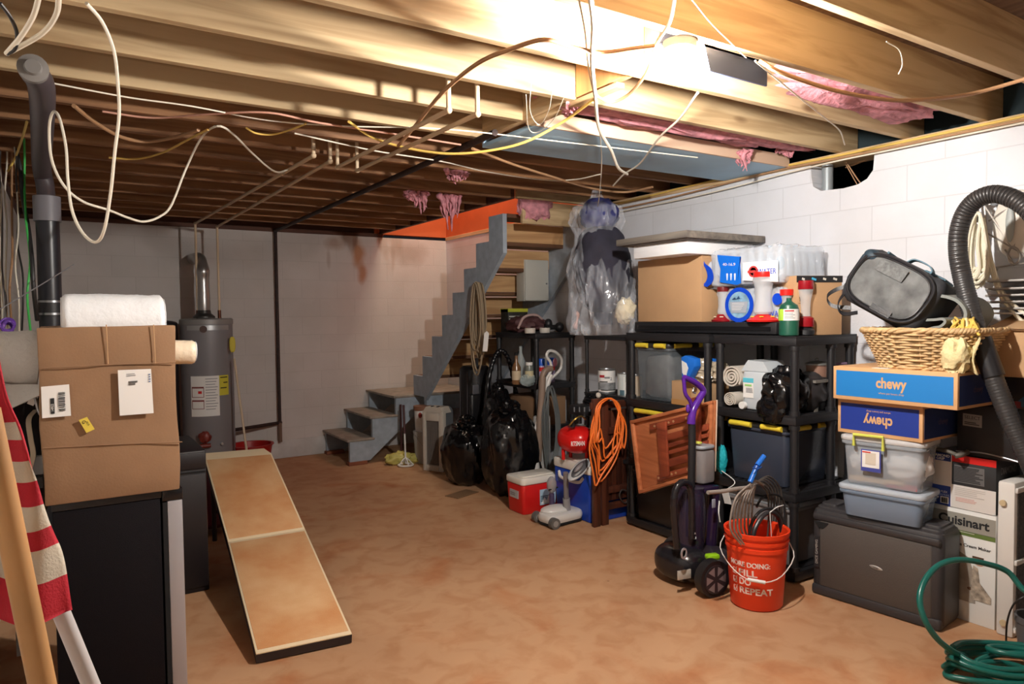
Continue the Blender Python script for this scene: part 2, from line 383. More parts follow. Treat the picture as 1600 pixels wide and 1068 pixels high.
PINK = M('pink_fibreglass', (222,150,160), .95, var=.25, vs=20, bump=.6, bs=40)
CABW = M('cable_white', (226,218,200), .5)
CABY = M('cable_yellow', (222,186,96), .5)
CABT = M('cable_tan', (168,128,92), .55)
CABD = M('cable_black', (36,34,34), .5)
CPVC = M('cpvc_pipe', (206,182,150), .5)
# ================================================================ ROOM SHELL
XR, YB, XL, YN = 4.04, 7.83, -.32, -3.4
ZT, ZJ = 2.51, 2.745
rw = [(YN-.2,0),(YB+.2,0),(YB+.2,ZT-.04),(2.772,ZT-.04),(2.768,2.40),(2.755,2.335),(2.70,2.30),(2.55,2.292),(2.46,2.30),(2.40,2.325),(2.364,2.37),(2.355,ZT-.04),(YN-.2,ZT-.04)]
MB().prism(rw, (XR,0,0), VY, VZ, (.2,0,0)).build('wall_right', block_mat('right_wall_paint', (216,218,224), 1), kind='structure', smooth=0, origin=Vector())
MB().span((XL-.2,YB,0),(XR+.2,YB+.2,ZT-.04)).build('wall_back', block_mat('back_wall_paint', (204,198,194), 0, .95,
    stains=((2.90,2.28,.10,.22,(170,110,52),.8),(2.94,2.05,.07,.16,(168,106,50),.75),(2.62,2.38,.13,.10,(150,110,80),.55),(2.55,2.2,.03,.14,(140,115,100),.4),(3.55,2.3,.3,.18,(150,128,112),.5))), kind='structure', smooth=0, origin=Vector())
MB().span((XL-.2,YN,0),(XL,YB,ZT-.04)).build('wall_left', block_mat('left_wall_paint', (214,212,208), 1), kind='structure', smooth=0, origin=Vector())
MB().span((XL-.2,YN-.2,0),(XR+.2,YN,ZT-.04)).build('wall_front', block_mat('front_wall_paint', (205,200,194), 0), kind='structure', smooth=0, origin=Vector())
MB().span((XL-.2,YN-.2,-.2),(XR+1.0,YB+.2,0)).build('floor', floor_mat(), kind='structure', smooth=0, origin=Vector())
# subfloor above the joists, open over the stairs
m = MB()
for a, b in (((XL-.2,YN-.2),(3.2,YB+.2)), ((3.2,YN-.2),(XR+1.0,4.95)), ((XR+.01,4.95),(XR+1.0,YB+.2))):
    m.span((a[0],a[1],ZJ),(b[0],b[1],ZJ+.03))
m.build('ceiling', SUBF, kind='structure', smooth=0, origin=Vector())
# sill plates on the walls and the footing band
def sill(n, a, b, mat=JOISTY):
    MB().span(a, b, bev=.003).build('trim_%d' % n, mat, kind='structure', smooth=0)
sill(1, (XR-.012,YN,ZT-.04), (XR+.2,YB,ZT), JOISTY)
SILLD = wood_mat('dark_sill', (92,56,40), (66,38,28), 0, knots=False)
sill(2, (XL,YB-.02,ZT-.04), (3.2,YB+.2,ZT), SILLD)
sill(3, (XL-.2,YN,ZT-.04), (XL+.02,YB,ZT), SILLD)
MB().span((XL,YB-.02,0),(3.0,YB,.2),bev=.008).build('baseboard_back', M('footing_paint', (206,204,202), .8, var=.1, vs=6, bump=.3), kind='structure')
MB().span((XL-.2,YB+.02,ZT),(3.2,YB+.2,ZJ)).build('trim_4', SILLD, kind='structure', smooth=0)
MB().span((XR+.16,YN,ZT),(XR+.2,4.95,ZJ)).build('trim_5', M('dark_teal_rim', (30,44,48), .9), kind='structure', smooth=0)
MB().span((XL-.2,YN,ZT),(XL-.16,YB,ZJ)).build('trim_6', SILLD, kind='structure', smooth=0)
# crawl space seen through the hole broken in the right wall
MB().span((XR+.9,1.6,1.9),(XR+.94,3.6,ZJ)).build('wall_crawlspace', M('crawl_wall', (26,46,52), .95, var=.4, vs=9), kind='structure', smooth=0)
t = thing('vent_pipe', 'grey round pipe standing inside the hole in the white block wall', 'pipe', (4.13,2.70,2.3))
MB().cyl((4.13,2.715,2.2),(4.13,2.715,2.52),.034,n=20).build('pipe_body', M('galvanised', (150,158,162), .45, .3), t)
MB().tube([(4.16,2.40,2.50),(4.2,2.52,2.47),(4.24,2.66,2.46)], .006).build('wire', CABT, t)
tag(MB().tube([(4.15,2.60,2.47),(4.17,2.54,2.36),(4.18,2.50,2.30)], .004).tube([(4.15,2.61,2.47),(4.17,2.56,2.36),(4.2,2.53,2.28)], .003).build('dangling_wire', CABT), 'thin tan wires dangling inside the wall hole', 'wire')
# stairwell shaft above the ceiling: orange painted
OR = M('orange_paint', (204,104,56), .7, var=.06, vs=5)
MB().span((XR,4.95,ZT),(XR+.08,YB+.1,4.5)).build('wall_stairwell_right', OR, kind='structure', smooth=0)
MB().span((3.1,YB,ZT),(XR+.1,YB+.1,4.5)).build('wall_stairwell_back', OR, kind='structure', smooth=0)
MB().span((3.1,4.95,ZJ),(3.18,YB,4.5)).build('wall_stairwell_left', OR, kind='structure', smooth=0)
MB().span((3.1,4.87,ZJ),(XR+.08,4.95,4.5)).build('wall_stairwell_front', OR, kind='structure', smooth=0)
MB().span((3.1,4.87,4.5),(XR+.1,YB+.1,4.55)).build('ceiling_stairwell', M('white_ceiling_paint', (230,226,220), .8), kind='structure', smooth=0)
# ================================================================ JOISTS
JOISTF = wood_mat('joist_darker', (160,116,78), (122,84,54), 0)  # darker brown pine for the joists further back
ks = list(range(-14, 14)); vis = 0
for k in ks:
    y = 2.55+.4*k
    if y > YB-.1 or y < YN+.05: continue
    x1 = XR+.15
    if k in (1, 2): x1 = 1.96
    if y > 4.9: x1 = 3.16
    if y > .55:
        vis += 1
        lab = 'bare pine ceiling joist, %s from the camera towards the back wall' % ordinal(vis)
    else: lab = 'bare pine ceiling joist over the camera end of the room'
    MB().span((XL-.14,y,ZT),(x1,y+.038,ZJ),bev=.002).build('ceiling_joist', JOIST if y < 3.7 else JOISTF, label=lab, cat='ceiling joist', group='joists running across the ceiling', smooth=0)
def beam(name, a, b, label, mat=JOISTY, cat='beam'):
    return MB().span(a, b, bev=.002).build(name, mat, label=label, cat=cat, smooth=0)
beam('header_beam', (1.96,2.592,ZT), (2.0,3.39,ZJ), 'short pine header board closing off two cut joists beside the blue soffit')
beam('trimmer_beam', (3.16,4.95,ZT), (3.2,YB,ZJ), 'dark trimmer board along the left edge of the stair opening', SILLD)
beam('stair_header', (3.2,4.912,ZT), (XR,4.95,ZJ), 'pine header joist at the top of the stair opening', JOIST)
beam('blocking_board', (1.98,2.192,ZT+.01), (2.02,2.545,ZJ), 'pine blocking between two joists left of the bare bulb', wood_mat('blocking_a', (226,170,110), (200,140,84), 2), 'blocking board')
beam('blocking_board', (2.02,1.792,ZT+.01), (2.06,2.145,ZJ), 'orange toned pine blocking board just beyond the lit joist bay', wood_mat('blocking_b', (216,150,92), (190,120,66), 2), 'blocking board')
a = W(816,185,Z=ZT); b = W(968,128,Z=ZT)
MB().span((1.975,b.y,ZT-.022),(2.02,a.y+.02,ZT-.001),bev=.002).build('nailer_strip', JOISTY, label='narrow light wood strip nailed under the joists near the blue soffit', cat='wood strip', smooth=0)
# dark metal sheet hanging between two joists right of the bulb
p = [W(1100,60,Z=2.53), W(1197,92,Z=2.53)]
t = thing('metal_sheet', 'flat dark blue-grey metal plate hanging below a joist just right of the bulb', 'metal sheet', (2.2,1.79,2.45))
pa, pb = W(1108,112,Y=1.795), W(1197,135,Y=1.795)
MB().prism([(pa.x,pa.z),(pb.x,pb.z),(pb.x,ZT),(pa.x-.03,ZT)], (0,1.790,0), VX, VZ, (0,.008,0)).build('sheet', M('slate_sheet', (52,62,86), .6), t, smooth=0)
MB().span((pa.x-.03,1.79,ZT-.008),(pb.x,1.83,ZT)).build('folded_lip', M('slate_sheet'), t, smooth=0)
# blue soffit duct
t = thing('soffit_panel', 'light blue-grey boxed soffit panel hung under the ceiling by the right wall', 'soffit', (3.0,3.15,2.48))
SOF = M('soffit_blue', (172,208,234), .6, var=.05, vs=4)
MB().span((2.02,2.93,2.485),(XR-.02,3.44,2.505)).build('panel', SOF, t, smooth=0)
MB().span((2.02,2.915,2.485),(XR-.02,2.93,2.56)).build('front_rail', M('rail_pine', (206,176,150), .7), t, smooth=0)
MB().span((2.02,3.44,2.485),(XR-.02,3.455,2.54)).build('rear_rail', SOF, t, smooth=0)
# ================================================================ INSULATION
def fluff(label, c, r, seed, name='insulation_batt', R=None, amp=.28, hang=0):
    m = MB()
    def f(d): return 1+amp*fbm(d, 2.2, seed)+.10*fbm(d, 8, seed+3)
    m.ell(c, r, 40, 26, f=f, R=R, sq=.75)
    return m.build(name, PINK, label=label, cat='insulation', group='pink insulation tufts', smooth=80)
fluff('long pink insulation batt sagging between joists at the right wall', (3.3,1.975,2.61), (.62,.12,.095), 1)
fluff('pink insulation batt tucked above the front rail of the blue soffit', (3.0,2.76,2.61), (.95,.13,.08), 2)
fluff('pink insulation hanging at the head of the grey stairs', (3.42,4.98,2.50), (.16,.06,.16), 3, amp=.2)
def tuft(label, x, y0, y1, Yp, wpx, seed):
    if seed not in (8, 9): Yp = W(x, y0, Z=2.505).y
    a = W(x, y0, Y=Yp); b = W(x+4, y1, Y=Yp); s_ = wpx/1097*Yp/.8
    m = MB(); rnd = random.Random(seed)
    for i in range(16):
        u = rnd.uniform(-1,1); L = rnd.uniform(.35,1)*(1-.5*abs(u)); st = a+Vector((u*s_*.5,rnd.uniform(-.04,.04),0))
        pts = [st+(b-a)*q*L+Vector((rnd.uniform(-.012,.012)-u*s_*.15*q,rnd.uniform(-.012,.012),0)) for q in (0,.33,.66,1)]
        rr = rnd.uniform(.010,.022)
        m.tube(pts, rr, n=7, sm=4, rf=lambda t, s=rnd.uniform(0,9): (1.15-t)*(1+.35*math.sin(t*17+s)))
    m.build('insulation_tuft', PINK, label=label, cat='insulation', group='pink insulation tufts', smooth=80)
tuft('ragged pink insulation tuft hanging left of the orange stairwell wall', 702, 305, 375, 6.2, 34, 5)
tuft('pink wisp of insulation dangling high, left of the larger ragged tuft', 655, 300, 345, 5.9, 22, 6)
tuft('small pink insulation wisp under joists above the stairs', 712, 268, 290, 5.2, 40, 7)
tuft('pink insulation shred hanging over the right wall below the soffit', 1160, 236, 282, 2.9, 18, 8)
tuft('short pink insulation shred beside the wall hole on the sill', 1228, 232, 252, 2.8, 12, 9)
tuft('pink insulation scrap at the left end of the soffit rail', 890, 165, 190, 2.75, 12, 10)
tuft('thin pink wisp among the dark far joists', 637, 300, 318, 6.0, 6, 11)
# ================================================================ BULB
def bulb(loc, label, strength, socket):
    t = thing('bare_bulb', label, 'light bulb', loc)
    b_ = MB(); prof = [(.0,-.062),(.012,-.060),(.024,-.050),(.031,-.034),(.032,-.02),(.027,-.004),(.018,.012),(.013,.024)]
    b_.lathe([(r,z) for r,z in prof], loc, 24)
    e = M('bulb_glass_%d' % strength, (255,249,242), emit=strength)
    b_.build('bulb', e, t)
    MB().lathe([(.014,.024),(.02,.026),(.024,.05),(.055,.062),(.06,.075),(.06,.09)], loc, 28).build('socket', WHITEP, t)
    MB().cyl((loc[0],loc[1]+.03,loc[2]+.088),(loc[0],loc[1]+.03,ZT+.04),.052,n=24).build('junction_box', M('junction_blue', (90,110,150), .5), t)
    return t
bulb(BULB, 'bare glowing light bulb in a white porcelain socket under the joists', BULB_STRENGTH, 1)
bulb(Vector((1.6,-1.6,2.40)), 'unseen bare bulb added for fill at the camera end of the basement', FILL_BULB_STRENGTH, 1)  # extra bulb out of view, added as weak fill from behind the camera
# ================================================================ CABLES AND PIPES
def cable(name, label, pts, r, mat, cat='cable', sm=6, n=8, group=None):
    P = [W(*p[:2], **p[2]) if isinstance(p[2], dict) else W(p[0], p[1], Y=p[2]) for p in pts]
    P = [W(p[0], p[1], Z=ZT-.037-r) if q.z > ZT-.035-r else q for p, q in zip(pts, P)]
    return MB().tube(P, r, n=n, sm=sm).build(name, mat, label=label, cat=cat, group=group)
def lerpY(pts, y0, y1):
    n = len(pts); return [(x, y, y0+(y1-y0)*i/(n-1)) for i, (x, y) in enumerate(pts)]
G = 'loose cables strung under the joists'
cable('cable', 'long white cable drooping in big loops from the joists at upper left', lerpY([(135,5),(160,35),(178,80),(184,130),(186,180),(179,240),(173,300),(163,358),(150,378),(130,365),(113,330),(106,280),(103,230),(93,185),(83,175),(77,200),(81,250),(100,290),(130,315),(170,328),(200,340),(225,346),(250,338),(268,320),(290,265),(315,215),(340,197),(365,210),(395,240),(430,268),(455,263)], 2.45, 4.4), .0055, CABW, group=G)
cable('cable', 'white cable bending down to the grey box at the top left corner', lerpY([(62,-10),(52,25),(32,58),(10,84)], 1.75, 1.9), .0055, CABW, group=G)
cable('cable', 'second white cable bending towards the grey box at top left', lerpY([(92,-10),(88,22),(66,52),(18,80)], 1.75, 1.9), .0055, CABW, group=G)
cable('cable', 'black cord looping beside the white cables at top left', lerpY([(0,5),(15,25),(26,50),(24,75),(10,85)], 1.8, 1.9), .004, CABD, group=G)
cable('cable', 'tan cable sagging across the far joists at left', lerpY([(115,165),(150,192),(190,214),(230,221),(270,215),(310,203)], 3.9, 4.3), .009, CABT, group=G)
cable('cable', 'thin yellow cable under the far joists at left', lerpY([(170,246),(215,248),(255,238),(290,220),(325,202)], 4.7, 4.4), .006, CABY, group=G)
cable('cable', 'short yellow cable end dipping above the copper pipes', lerpY([(385,200),(400,208),(425,210),(450,204),(478,193)], 4.2, 4.1), .005, CABY, group=G)
cable('cable', 'long yellow cable swagged below the soffit in the middle of the ceiling', lerpY([(545,190),(585,216),(640,232),(700,240),(760,236),(820,222),(880,190),(934,150)], 3.75, 2.5), .0065, CABY, group=G)
cable('cable', 'thick white twisted cable hanging from the top past the soffit', lerpY([(922,-8),(927,40),(925,95),(930,150),(936,200),(955,235),(966,262),(980,272)], 2.1, 3.3), .0085, CABW, group=G)
cable('cable', 'thin white wire hanging beside the thick twisted cable', lerpY([(903,-8),(914,50),(920,110),(934,180),(940,250),(937,300),(934,322)], 2.1, 4.0), .003, CABW, group=G)
cable('cable', 'brown cable draped under the lit joists left of the bulb', lerpY([(622,228),(650,195),(690,146),(745,100),(800,76),(850,62),(895,74),(940,82),(990,76),(1024,72)], 3.4, 2.1), .0085, CABT, group=G)
cable('cable', 'grey cable curving down left of the bulb to the twisted cable', lerpY([(1055,-8),(1046,35),(1026,68),(1012,110),(985,145),(955,160),(932,150)], 1.75, 2.5), .0065, CABT, group=G)
cable('cable', 'pale cable running down from the bulb towards the hanging bag', lerpY([(1090,145),(1062,185),(1030,215),(1000,255),(975,272),(958,290)], 2.5, 3.8), .0055, CABW, group=G)
cable('cable', 'thin white wire sagging under the middle joists', lerpY([(460,208),(540,226),(600,238),(690,252),(760,268),(850,281),(900,280),(938,272)], 4.4, 3.9), .004, CABW, group=G)
cable('cable', 'straight thin white wire strung across the whole ceiling below the joists', lerpY([(72,128),(200,152),(300,166),(420,188),(540,197),(700,202),(900,224),(1090,246)], 3.85, 3.0), .0035, CABW, group=G)
cable('cable', 'pinkish cable bowed against the far joists left of centre', lerpY([(160,174),(240,184),(330,178),(420,176),(500,192),(620,210),(720,226)], 3.9, 3.7), .005, M('cable_pink', (190,140,120), .5), group=G)
cable('cable', 'tan flexible conduit sagging along the right end joists', lerpY([(1186,94),(1220,113),(1300,140),(1380,155),(1440,156),(1520,146),(1600,124),(1640,112)], 1.65, 1.35), .008, CABT, group=G)
cable('cable', 'thin pale wire hanging over the pink insulation at right', lerpY([(1180,95),(1240,145),(1290,185),(1312,204),(1320,226)], 1.9, 2.35), .0035, CABW, group=G)
cable('cable', 'thin wire loop dangling under the right joists', lerpY([(1385,65),(1405,78),(1410,100),(1404,116)], 1.4, 1.45), .002, CABW, group=G)
cable('cable', 'tan pipe-like cable running to the wall above the plastic bag', lerpY([(738,232),(800,256),(860,275),(920,293),(975,300),(1020,292)], 4.2, 4.5), .008, CABT, group=G)
for i, (dx, r, mt, lab) in enumerate(((0, .0075, CABY, 'yellow cable stapled along the top of the white block wall'), (.02, .006, CABT, 'tan cable stapled along the sill above the white wall'), (.035, .005, CABW, 'white cable stapled along the sill above the white wall'))):
    P = [Vector((XR-.022-.4*dx*(i > 0), y, ZT-.018-dx+.012*math.sin(y*2.3+i*1.4)*(y > 2.6)-(.03*i*max(0, y-2.6)/2))) for y in [-.2+.35*j for j in range(15)]]
    MB().tube(P, r, sm=4).build('wall_cable', mt, label=lab, cat='cable', group='cables along the right wall sill')
for pts, lab in ((lerpY([(830,130),(828,170),(836,190),(846,193),(858,170),(863,140)], 2.9, 2.9), 'fine wire loop hanging at the left end of the blue soffit'), (lerpY([(822,148),(826,200),(842,206),(866,185),(882,150)], 2.9, 2.9), 'larger fine wire loop at the left end of the blue soffit'), (lerpY([(1078,-5),(1110,35),(1140,65),(1166,90)], 1.6, 1.7), 'fine straight wire at the top right of the bulb')):
    cable('fine_wire', lab, pts, .0018, CABW, n=5, group=G)
def pipe(label, P, r, mat, name='pipe', group=None, fit=True, cat='pipe'):
    t = thing(name, label, cat, P[-1], group=group)
    m = MB()
    for a, b in zip(P, P[1:]): m.cyl(a, b, r, n=14)
    m.build('run', mat, t)
    for q in P[1:-1]:
        f_ = MB(); f_.ell(q, (r*1.45,)*3, 14, 10); f_.build('elbow', mat, t)
    return t
Gp = 'pale water pipes under the joists'
a1 = W(701,172,Z=2.40); b1 = W(560,262,Z=2.43); pipe('left one of the paired pale water pipes dropping from the lit joists', [a1+Vector((0,0,.3)), a1, Vector((a1.x,b1.y,2.42)), Vector((a1.x,b1.y,2.6))], .0105, CPVC, group=Gp)
a2 = W(746,178,Z=2.40); b2 = W(600,268,Z=2.43); pipe('right one of the paired pale water pipes dropping from the lit joists', [a2+Vector((0,0,.3)), a2, Vector((a2.x,b2.y,2.42)), Vector((a2.x,b2.y,2.6))], .0105, CPVC, group=Gp)
c = W(490,243,Z=2.45); d = W(516,252,Z=2.45)
HX, HY = 1.165, 7.32
pipe('left pale water pipe running back to the grey water heater', [c+Vector((0,0,.15)), c, Vector((HX-.075,7.32,2.45)), Vector((HX-.075,7.32,1.56))], .011, CPVC, group=Gp)
pipe('right pale water pipe running back to the grey water heater', [d+Vector((0,0,.15)), d, Vector((HX+.12,7.32,2.43)), Vector((HX+.12,7.32,1.56))], .011, CPVC, group=Gp)
IRON = M('black_iron', (58,40,36), .6, .2, var=.3, vs=30)
e = W(700,240,Z=2.475); g1 = Vector((1.95,7.77,2.475))
pipe('black iron gas pipe crossing the ceiling and dropping down the back wall', [e+(e-g1)*.13, g1, Vector((1.95,7.77,.40)), Vector((HX+.15,7.5,.40))], .018, IRON, name='gas_pipe')
pipe('short rusty drip leg below the gas pipe on the back wall', [Vector((1.95,7.76,.40)), Vector((1.95,7.76,.19))], .019, M('rusty_iron', (120,92,76), .8), name='drip_leg')
# drain stack at left
t = thing('drain_stack', 'thick black plastic drain pipe with grey coupling at the left wall', 'drain pipe', (-.06,4.8,0))
PB = M('abs_black', (36,36,42), .35)
MB().cyl((-.06,4.8,0),(-.06,4.8,2.14),.058,n=28).build('lower_pipe', PB, t)
MB().cyl((-.06,4.8,2.10),(-.06,4.8,2.24),.068,n=28).build('coupling', M('pvc_grey', (120,118,124), .5), t, label='grey coupling')
tt = W(52,110,Z=2.42)
MB().tube([(-.06,4.8,2.2),(-.065,4.75,2.3),(-.075,4.6,2.38),(tt.x+.02,tt.y+.3,2.415),(tt.x,tt.y,2.42)], .045, n=24, sm=5).build('upper_pipe', M('abs_dusty', (66,58,62), .5), t)
for z in (1.64,1.57): MB().cyl((-.06,4.8,z),(-.06,4.8,z+.012),.063,n=28).build('clamp', STEEL, t, label='steel band clamp')
MB().cyl((-.06,4.8,1.56),(-.06,4.8,1.66),.0605,n=28).build('rubber_sleeve', BLACKP, t)
MB().lathe([(.03,0),(.047,.0),(.048,.03),(.028,.034),(.024,.05),(0,.05)], (tt.x,tt.y,2.42), 20, R=Matrix.Rotation(PI/2,3,'X')).build('cleanout_cap', M('cleanout', (120,116,112), .5), t)
tag(MB().rbox((-.28,1.95,2.42),(.10,.16,.22),.01,.004).build('junction_box', M('jbox', (104,92,88), .6)), 'dull grey electrical box at the top left corner of the ceiling', 'electrical box')
# bundle of cables down the left wall
rnd = random.Random(4)
GRN = M('cable_green', (70,190,90), .5)
specs = [(2,190,4,520,CABW,.005),(8,195,12,515,CABW,.005),(14,190,18,505,CABT,.006),(20,200,30,520,CABW,.004),(26,240,34,520,CABD,.005),(18,210,58,500,CABD,.011),(36,180,48,520,GRN,.006),(0,230,6,520,M('cable_grey',(120,118,120),.5),.006)]
labs = ['leftmost white cable running down the left wall','second white cable running down the left wall','tan cable running down the left wall','thin white cable swinging out from the left wall','thin black cable on the left wall','thick brown-black cable curving down past the drain pipe','bright green cable dangling on the left wall','grey cable at the photo edge on the left wall']
for (x0,y0,x1,y1,mt,r), lab in zip(specs, labs):
    ys = [y0+(y1-y0)*j/6 for j in range(7)]
    P = []
    for j, y in enumerate(ys):
        x = x0+(x1-x0)*(j/6)**.8+rnd.uniform(-4,4)*(0 < j < 6)
        P.append(W(x, y, Y=5.0+.15*math.sin(j)+(0 if x < 22 else -.2)))
    MB().tube(P, r, sm=5).build('wall_cable', mt, label=lab, cat='cable', group='cables down the left wall')
cable('wire_rod', 'straight thin grey wire slanting across the black drain pipe', [(0,483,4.3),(60,447,4.4),(116,413,4.5)], .003, M('cable_grey'), cat='wire', sm=1)
cable('cable', 'yellow cable tail near the black drain pipe at left', lerpY([(42,190),(38,205),(30,230),(22,250),(12,268)], 4.9, 4.9), .006, CABY)
t = thing('cable_coil', 'purple bundle of coiled cord at the foot of the left wall cables', 'cord coil', W(12,520,Y=4.2))
m = MB(); c0 = W(12,514,Y=4.2)
for i in range(7): m.tube([c0+Vector((.018*math.cos(a)*(1+.1*i), .015*math.sin(a*1.3+i), .028*math.sin(a)+.004*i)) for a in [2*PI*j/10 for j in range(10)]], .006, closed=True, sm=3, n=6)
m.build('coil', M('purple_cord', (96,54,150), .5), t)
# ================================================================ STAIRCASE
t = thing('staircase', 'grey painted wooden basement stairs with a low landing against the back wall', 'staircase', (3.3,7.2,0))
def sten(name, pts, o, u, v, wv, mat): MB().prism(pts, o, u, v, wv).build(name, mat, t, smooth=0)
xs = [2.46, 2.71, 2.98]; zs = [.245, .465, .665]
prof = [(2.46,.035),(2.46,zs[0]),(2.71,zs[0]),(2.71,zs[1]),(2.98,zs[1]),(2.98,zs[2]),(4.02,zs[2]),(4.02,.50),(3.24,.50),(2.68,.035)]
sten('lower_stringer', prof, (0,7.0,0), VX, VZ, (0,.04,0), GREYST)
sten('lower_stringer', prof, (0,7.77,0), VX, VZ, (0,.04,0), GREYST)
for i, (x, z) in enumerate(zip(xs, zs)):
    xe = xs[i+1]+.02 if i < 2 else 4.03
    MB().span((x-.03,6.985,z),(xe,7.815,z+.025),bev=.006).build('tread' if i < 2 else 'landing', GREYTR, t)
for y in (7.02, 7.74):
    MB().span((2.44,y-.045,0),(2.64,y+.045,.036)).build('support_block', wood_mat('red_wood', (150,86,56), (110,60,40), 0, knots=False), t, smooth=0)
run, rise, y0, z0 = .2335, .2145, 6.98, .69
zz = []; y = y0; z = z0
up = [(y, z)]
for i in range(8):
    z += rise; up.append((y, z)); y -= run; up.append((y, z))
up[-1] = (y, z)
lowA = W(695,572,X=3.2); lowB = W(822,333,X=3.2); sl = (lowB.z-lowA.z)/(lowA.y-lowB.y)
lo = lambda yy: lowA.z + (lowA.y-yy)*sl
poly_ = up + [(y, lo(y)), (6.72, lo(6.72)), (6.72, .69)]
for x in (3.18, 3.985):
    sten('upper_stringer', poly_, (x,0,0), VY, VZ, (.04,0,0), GREYST)
y = y0; z = z0
for i in range(8):
    z += rise
    if i: MB().span((3.22,y-.012,z-rise+.004),(3.985,y+.008,z-.045)).build('riser', PLY, t, smooth=0)
    MB().span((3.22,y-run-.01,z-.03),(3.985,y+.02,z+.002)).build('tread', wood_mat('tread_dark', (110,76,52), (84,56,38), 0, knots=False), t, smooth=0)
    y -= run
MB().span((3.2,6.70,.0),(3.26,6.76,.69)).build('post', GREYST, t, smooth=0)
tag(MB().span((3.28,4.955,2.31),(3.98,4.99,2.505),bev=.003).build('stair_head_board', JOIST, smooth=0), 'pale pine board across the top of the stairs under the joists', 'board')
# grey metal cabinet hung on the stairs
A1 = W(820,405,Y=5.55); A2 = W(858,470,Y=5.55)
t = thing('electrical_cabinet', 'pale grey metal electrical box hung under the open stairs', 'electrical box', (A1.x,5.55,A2.z))
mt = M('cabinet_grey', (196,196,188), .5, .1)
MB().span((A1.x,5.565,A2.z),(A2.x,5.70,A1.z),bev=.003).build('body', mt, t)
MB().span((A1.x+.004,5.55,A2.z+.004),(A2.x-.004,5.566,A1.z-.004),bev=.003).build('door', mt, t)
MB().cyl((A2.x-.03,5.552,(A1.z+A2.z)/2-.03),(A2.x-.03,5.54,(A1.z+A2.z)/2-.03),.008).build('latch', STEEL, t)
MB().span((A1.x+.05,5.66,A1.z-.01),(A1.x+.08,5.9,A1.z+.02)).build('bracket', DARK, t)
# rope hank hanging on the left stringer
t = thing('rope_hank', 'long hank of beige rope hanging from the side of the stairs', 'rope', W(745,445,X=3.15))
top = W(746,442,X=3.15); ROPE = M('rope_beige', (150,132,108), .85, bump=.5, bs=150); m = MB(); rnd = random.Random(3)
for i in range(11):
    wd = rnd.uniform(.04,.11); L = rnd.uniform(.50,.68) if i < 9 else rnd.uniform(.75,.86); ph = rnd.uniform(-.03,.03); dx = rnd.uniform(-.035,.03)
    c0 = top+Vector((dx,ph,0)); P = [c0+Vector((0,-wd*.3,-.02)), c0+Vector((0,-wd*.8,-L*.3)), c0+Vector((0,-wd,-L*.7)), c0+Vector((0,-wd*.4,-L)), c0+Vector((0,wd*.4,-L)), c0+Vector((0,wd*.9,-L*.7)), c0+Vector((0,wd*.7,-L*.3)), c0+Vector((0,wd*.25,-.02))]
    m.tube(P, .0085, closed=True, sm=4, n=6)
m.build('rope_loops', ROPE, t)
tg = W(759,522,X=3.10); MB().prism([(-.022,-.09),(.022,-.09),(.022,.07),(0,.09),(-.022,.07)], tg+Vector((0,0,-.06)), (.6,-.8,.0), (.12,0,.99), (.002,.002,0)).build('tag', PAPER, t, label='white paper tag')
# ================================================================ BACK LEFT: heater, tools
t = thing('water_heater', 'tall grey cylindrical water heater standing by the back wall', 'water heater', (HX,HY,0))
GH = M('heater_grey', (128,126,130), .45, .1); R_ = .235
MB().lathe([(R_-.005,.06),(R_,.07),(R_,1.485),(R_-.004,1.49)], (HX,HY,0), 48).build('tank', GH, t)
MB().lathe([(R_+.006,1.485),(R_+.006,1.53),(R_-.01,1.54),(0,1.545)], (HX,HY,0), 48).build('top_cap', M('heater_cap', (140,138,136), .45, .2), t)
MB().lathe([(R_-.02,0),(R_+.004,0),(R_+.004,.06),(R_-.02,.07)], (HX,HY,0), 48).build('base', DARK, t)
def cyl_patch(par, c, r, a0, a1, z0, z1, mat, name, label=None, n=10):
    m = MB(); m.grid(lambda u, v: (c[0]+r*math.cos(a0+(a1-a0)*u), c[1]+r*math.sin(a0+(a1-a0)*u), z0+(z1-z0)*v), n, 1, th=.0015 if a1 > a0 else -.0015)
    return m.build(name, mat, par, label=label)
fa = math.atan2(-HY, -HX)   # direction facing the viewer
cyl_patch(t, (HX,HY), R_, fa-.80, fa+.95, 1.43, 1.475, M('silver_band', (176,178,180), .35, .6), 'badge_band')
MB().cyl((HX+R_*math.cos(fa-.12),HY+R_*math.sin(fa-.12),1.44),(HX+(R_+.006)*math.cos(fa-.12),HY+(R_+.006)*math.sin(fa-.12),1.44),.033,n=20).build('round_badge', M('badge_brown', (84,62,56), .5), t)
cyl_patch(t, (HX,HY), R_, fa-.68, fa+.42, .62, 1.00, PAPER, 'instruction_label', 'white instruction label')
cyl_patch(t, (HX,HY), R_, fa+.43, fa+.86, .81, 1.00, M('label_yellow', (206,196,60), .6), 'energy_label', 'yellow energy label')
for (q0, q1, za, zb) in ((-.64,-.16,.80,.90),(-.64,-.16,.69,.775)):
    for (r0, r1, s0, s1) in ((q0,q1,zb-.014,zb),(q0,q1,za,za+.005),(q0,q0+.02,za,zb),(q1-.02,q1,za,zb)):
        cyl_patch(t, (HX,HY), R_+.0012, fa+r0, fa+r1, s0, s1, M('label_maroon', (120,40,40), .6), 'label_frame', n=4)
cyl_patch(t, (HX,HY), R_+.0012, fa-.38, fa-.24, .835, .86, RED, 'label_print', n=3)
for i in range(12):
    z = .97-.026*i; cyl_patch(t, (HX,HY), R_+.001, fa-.10, fa+.36-.05*(i % 3), z, z+.006, M('print_grey', (130,130,134), .7), 'label_print', n=4)
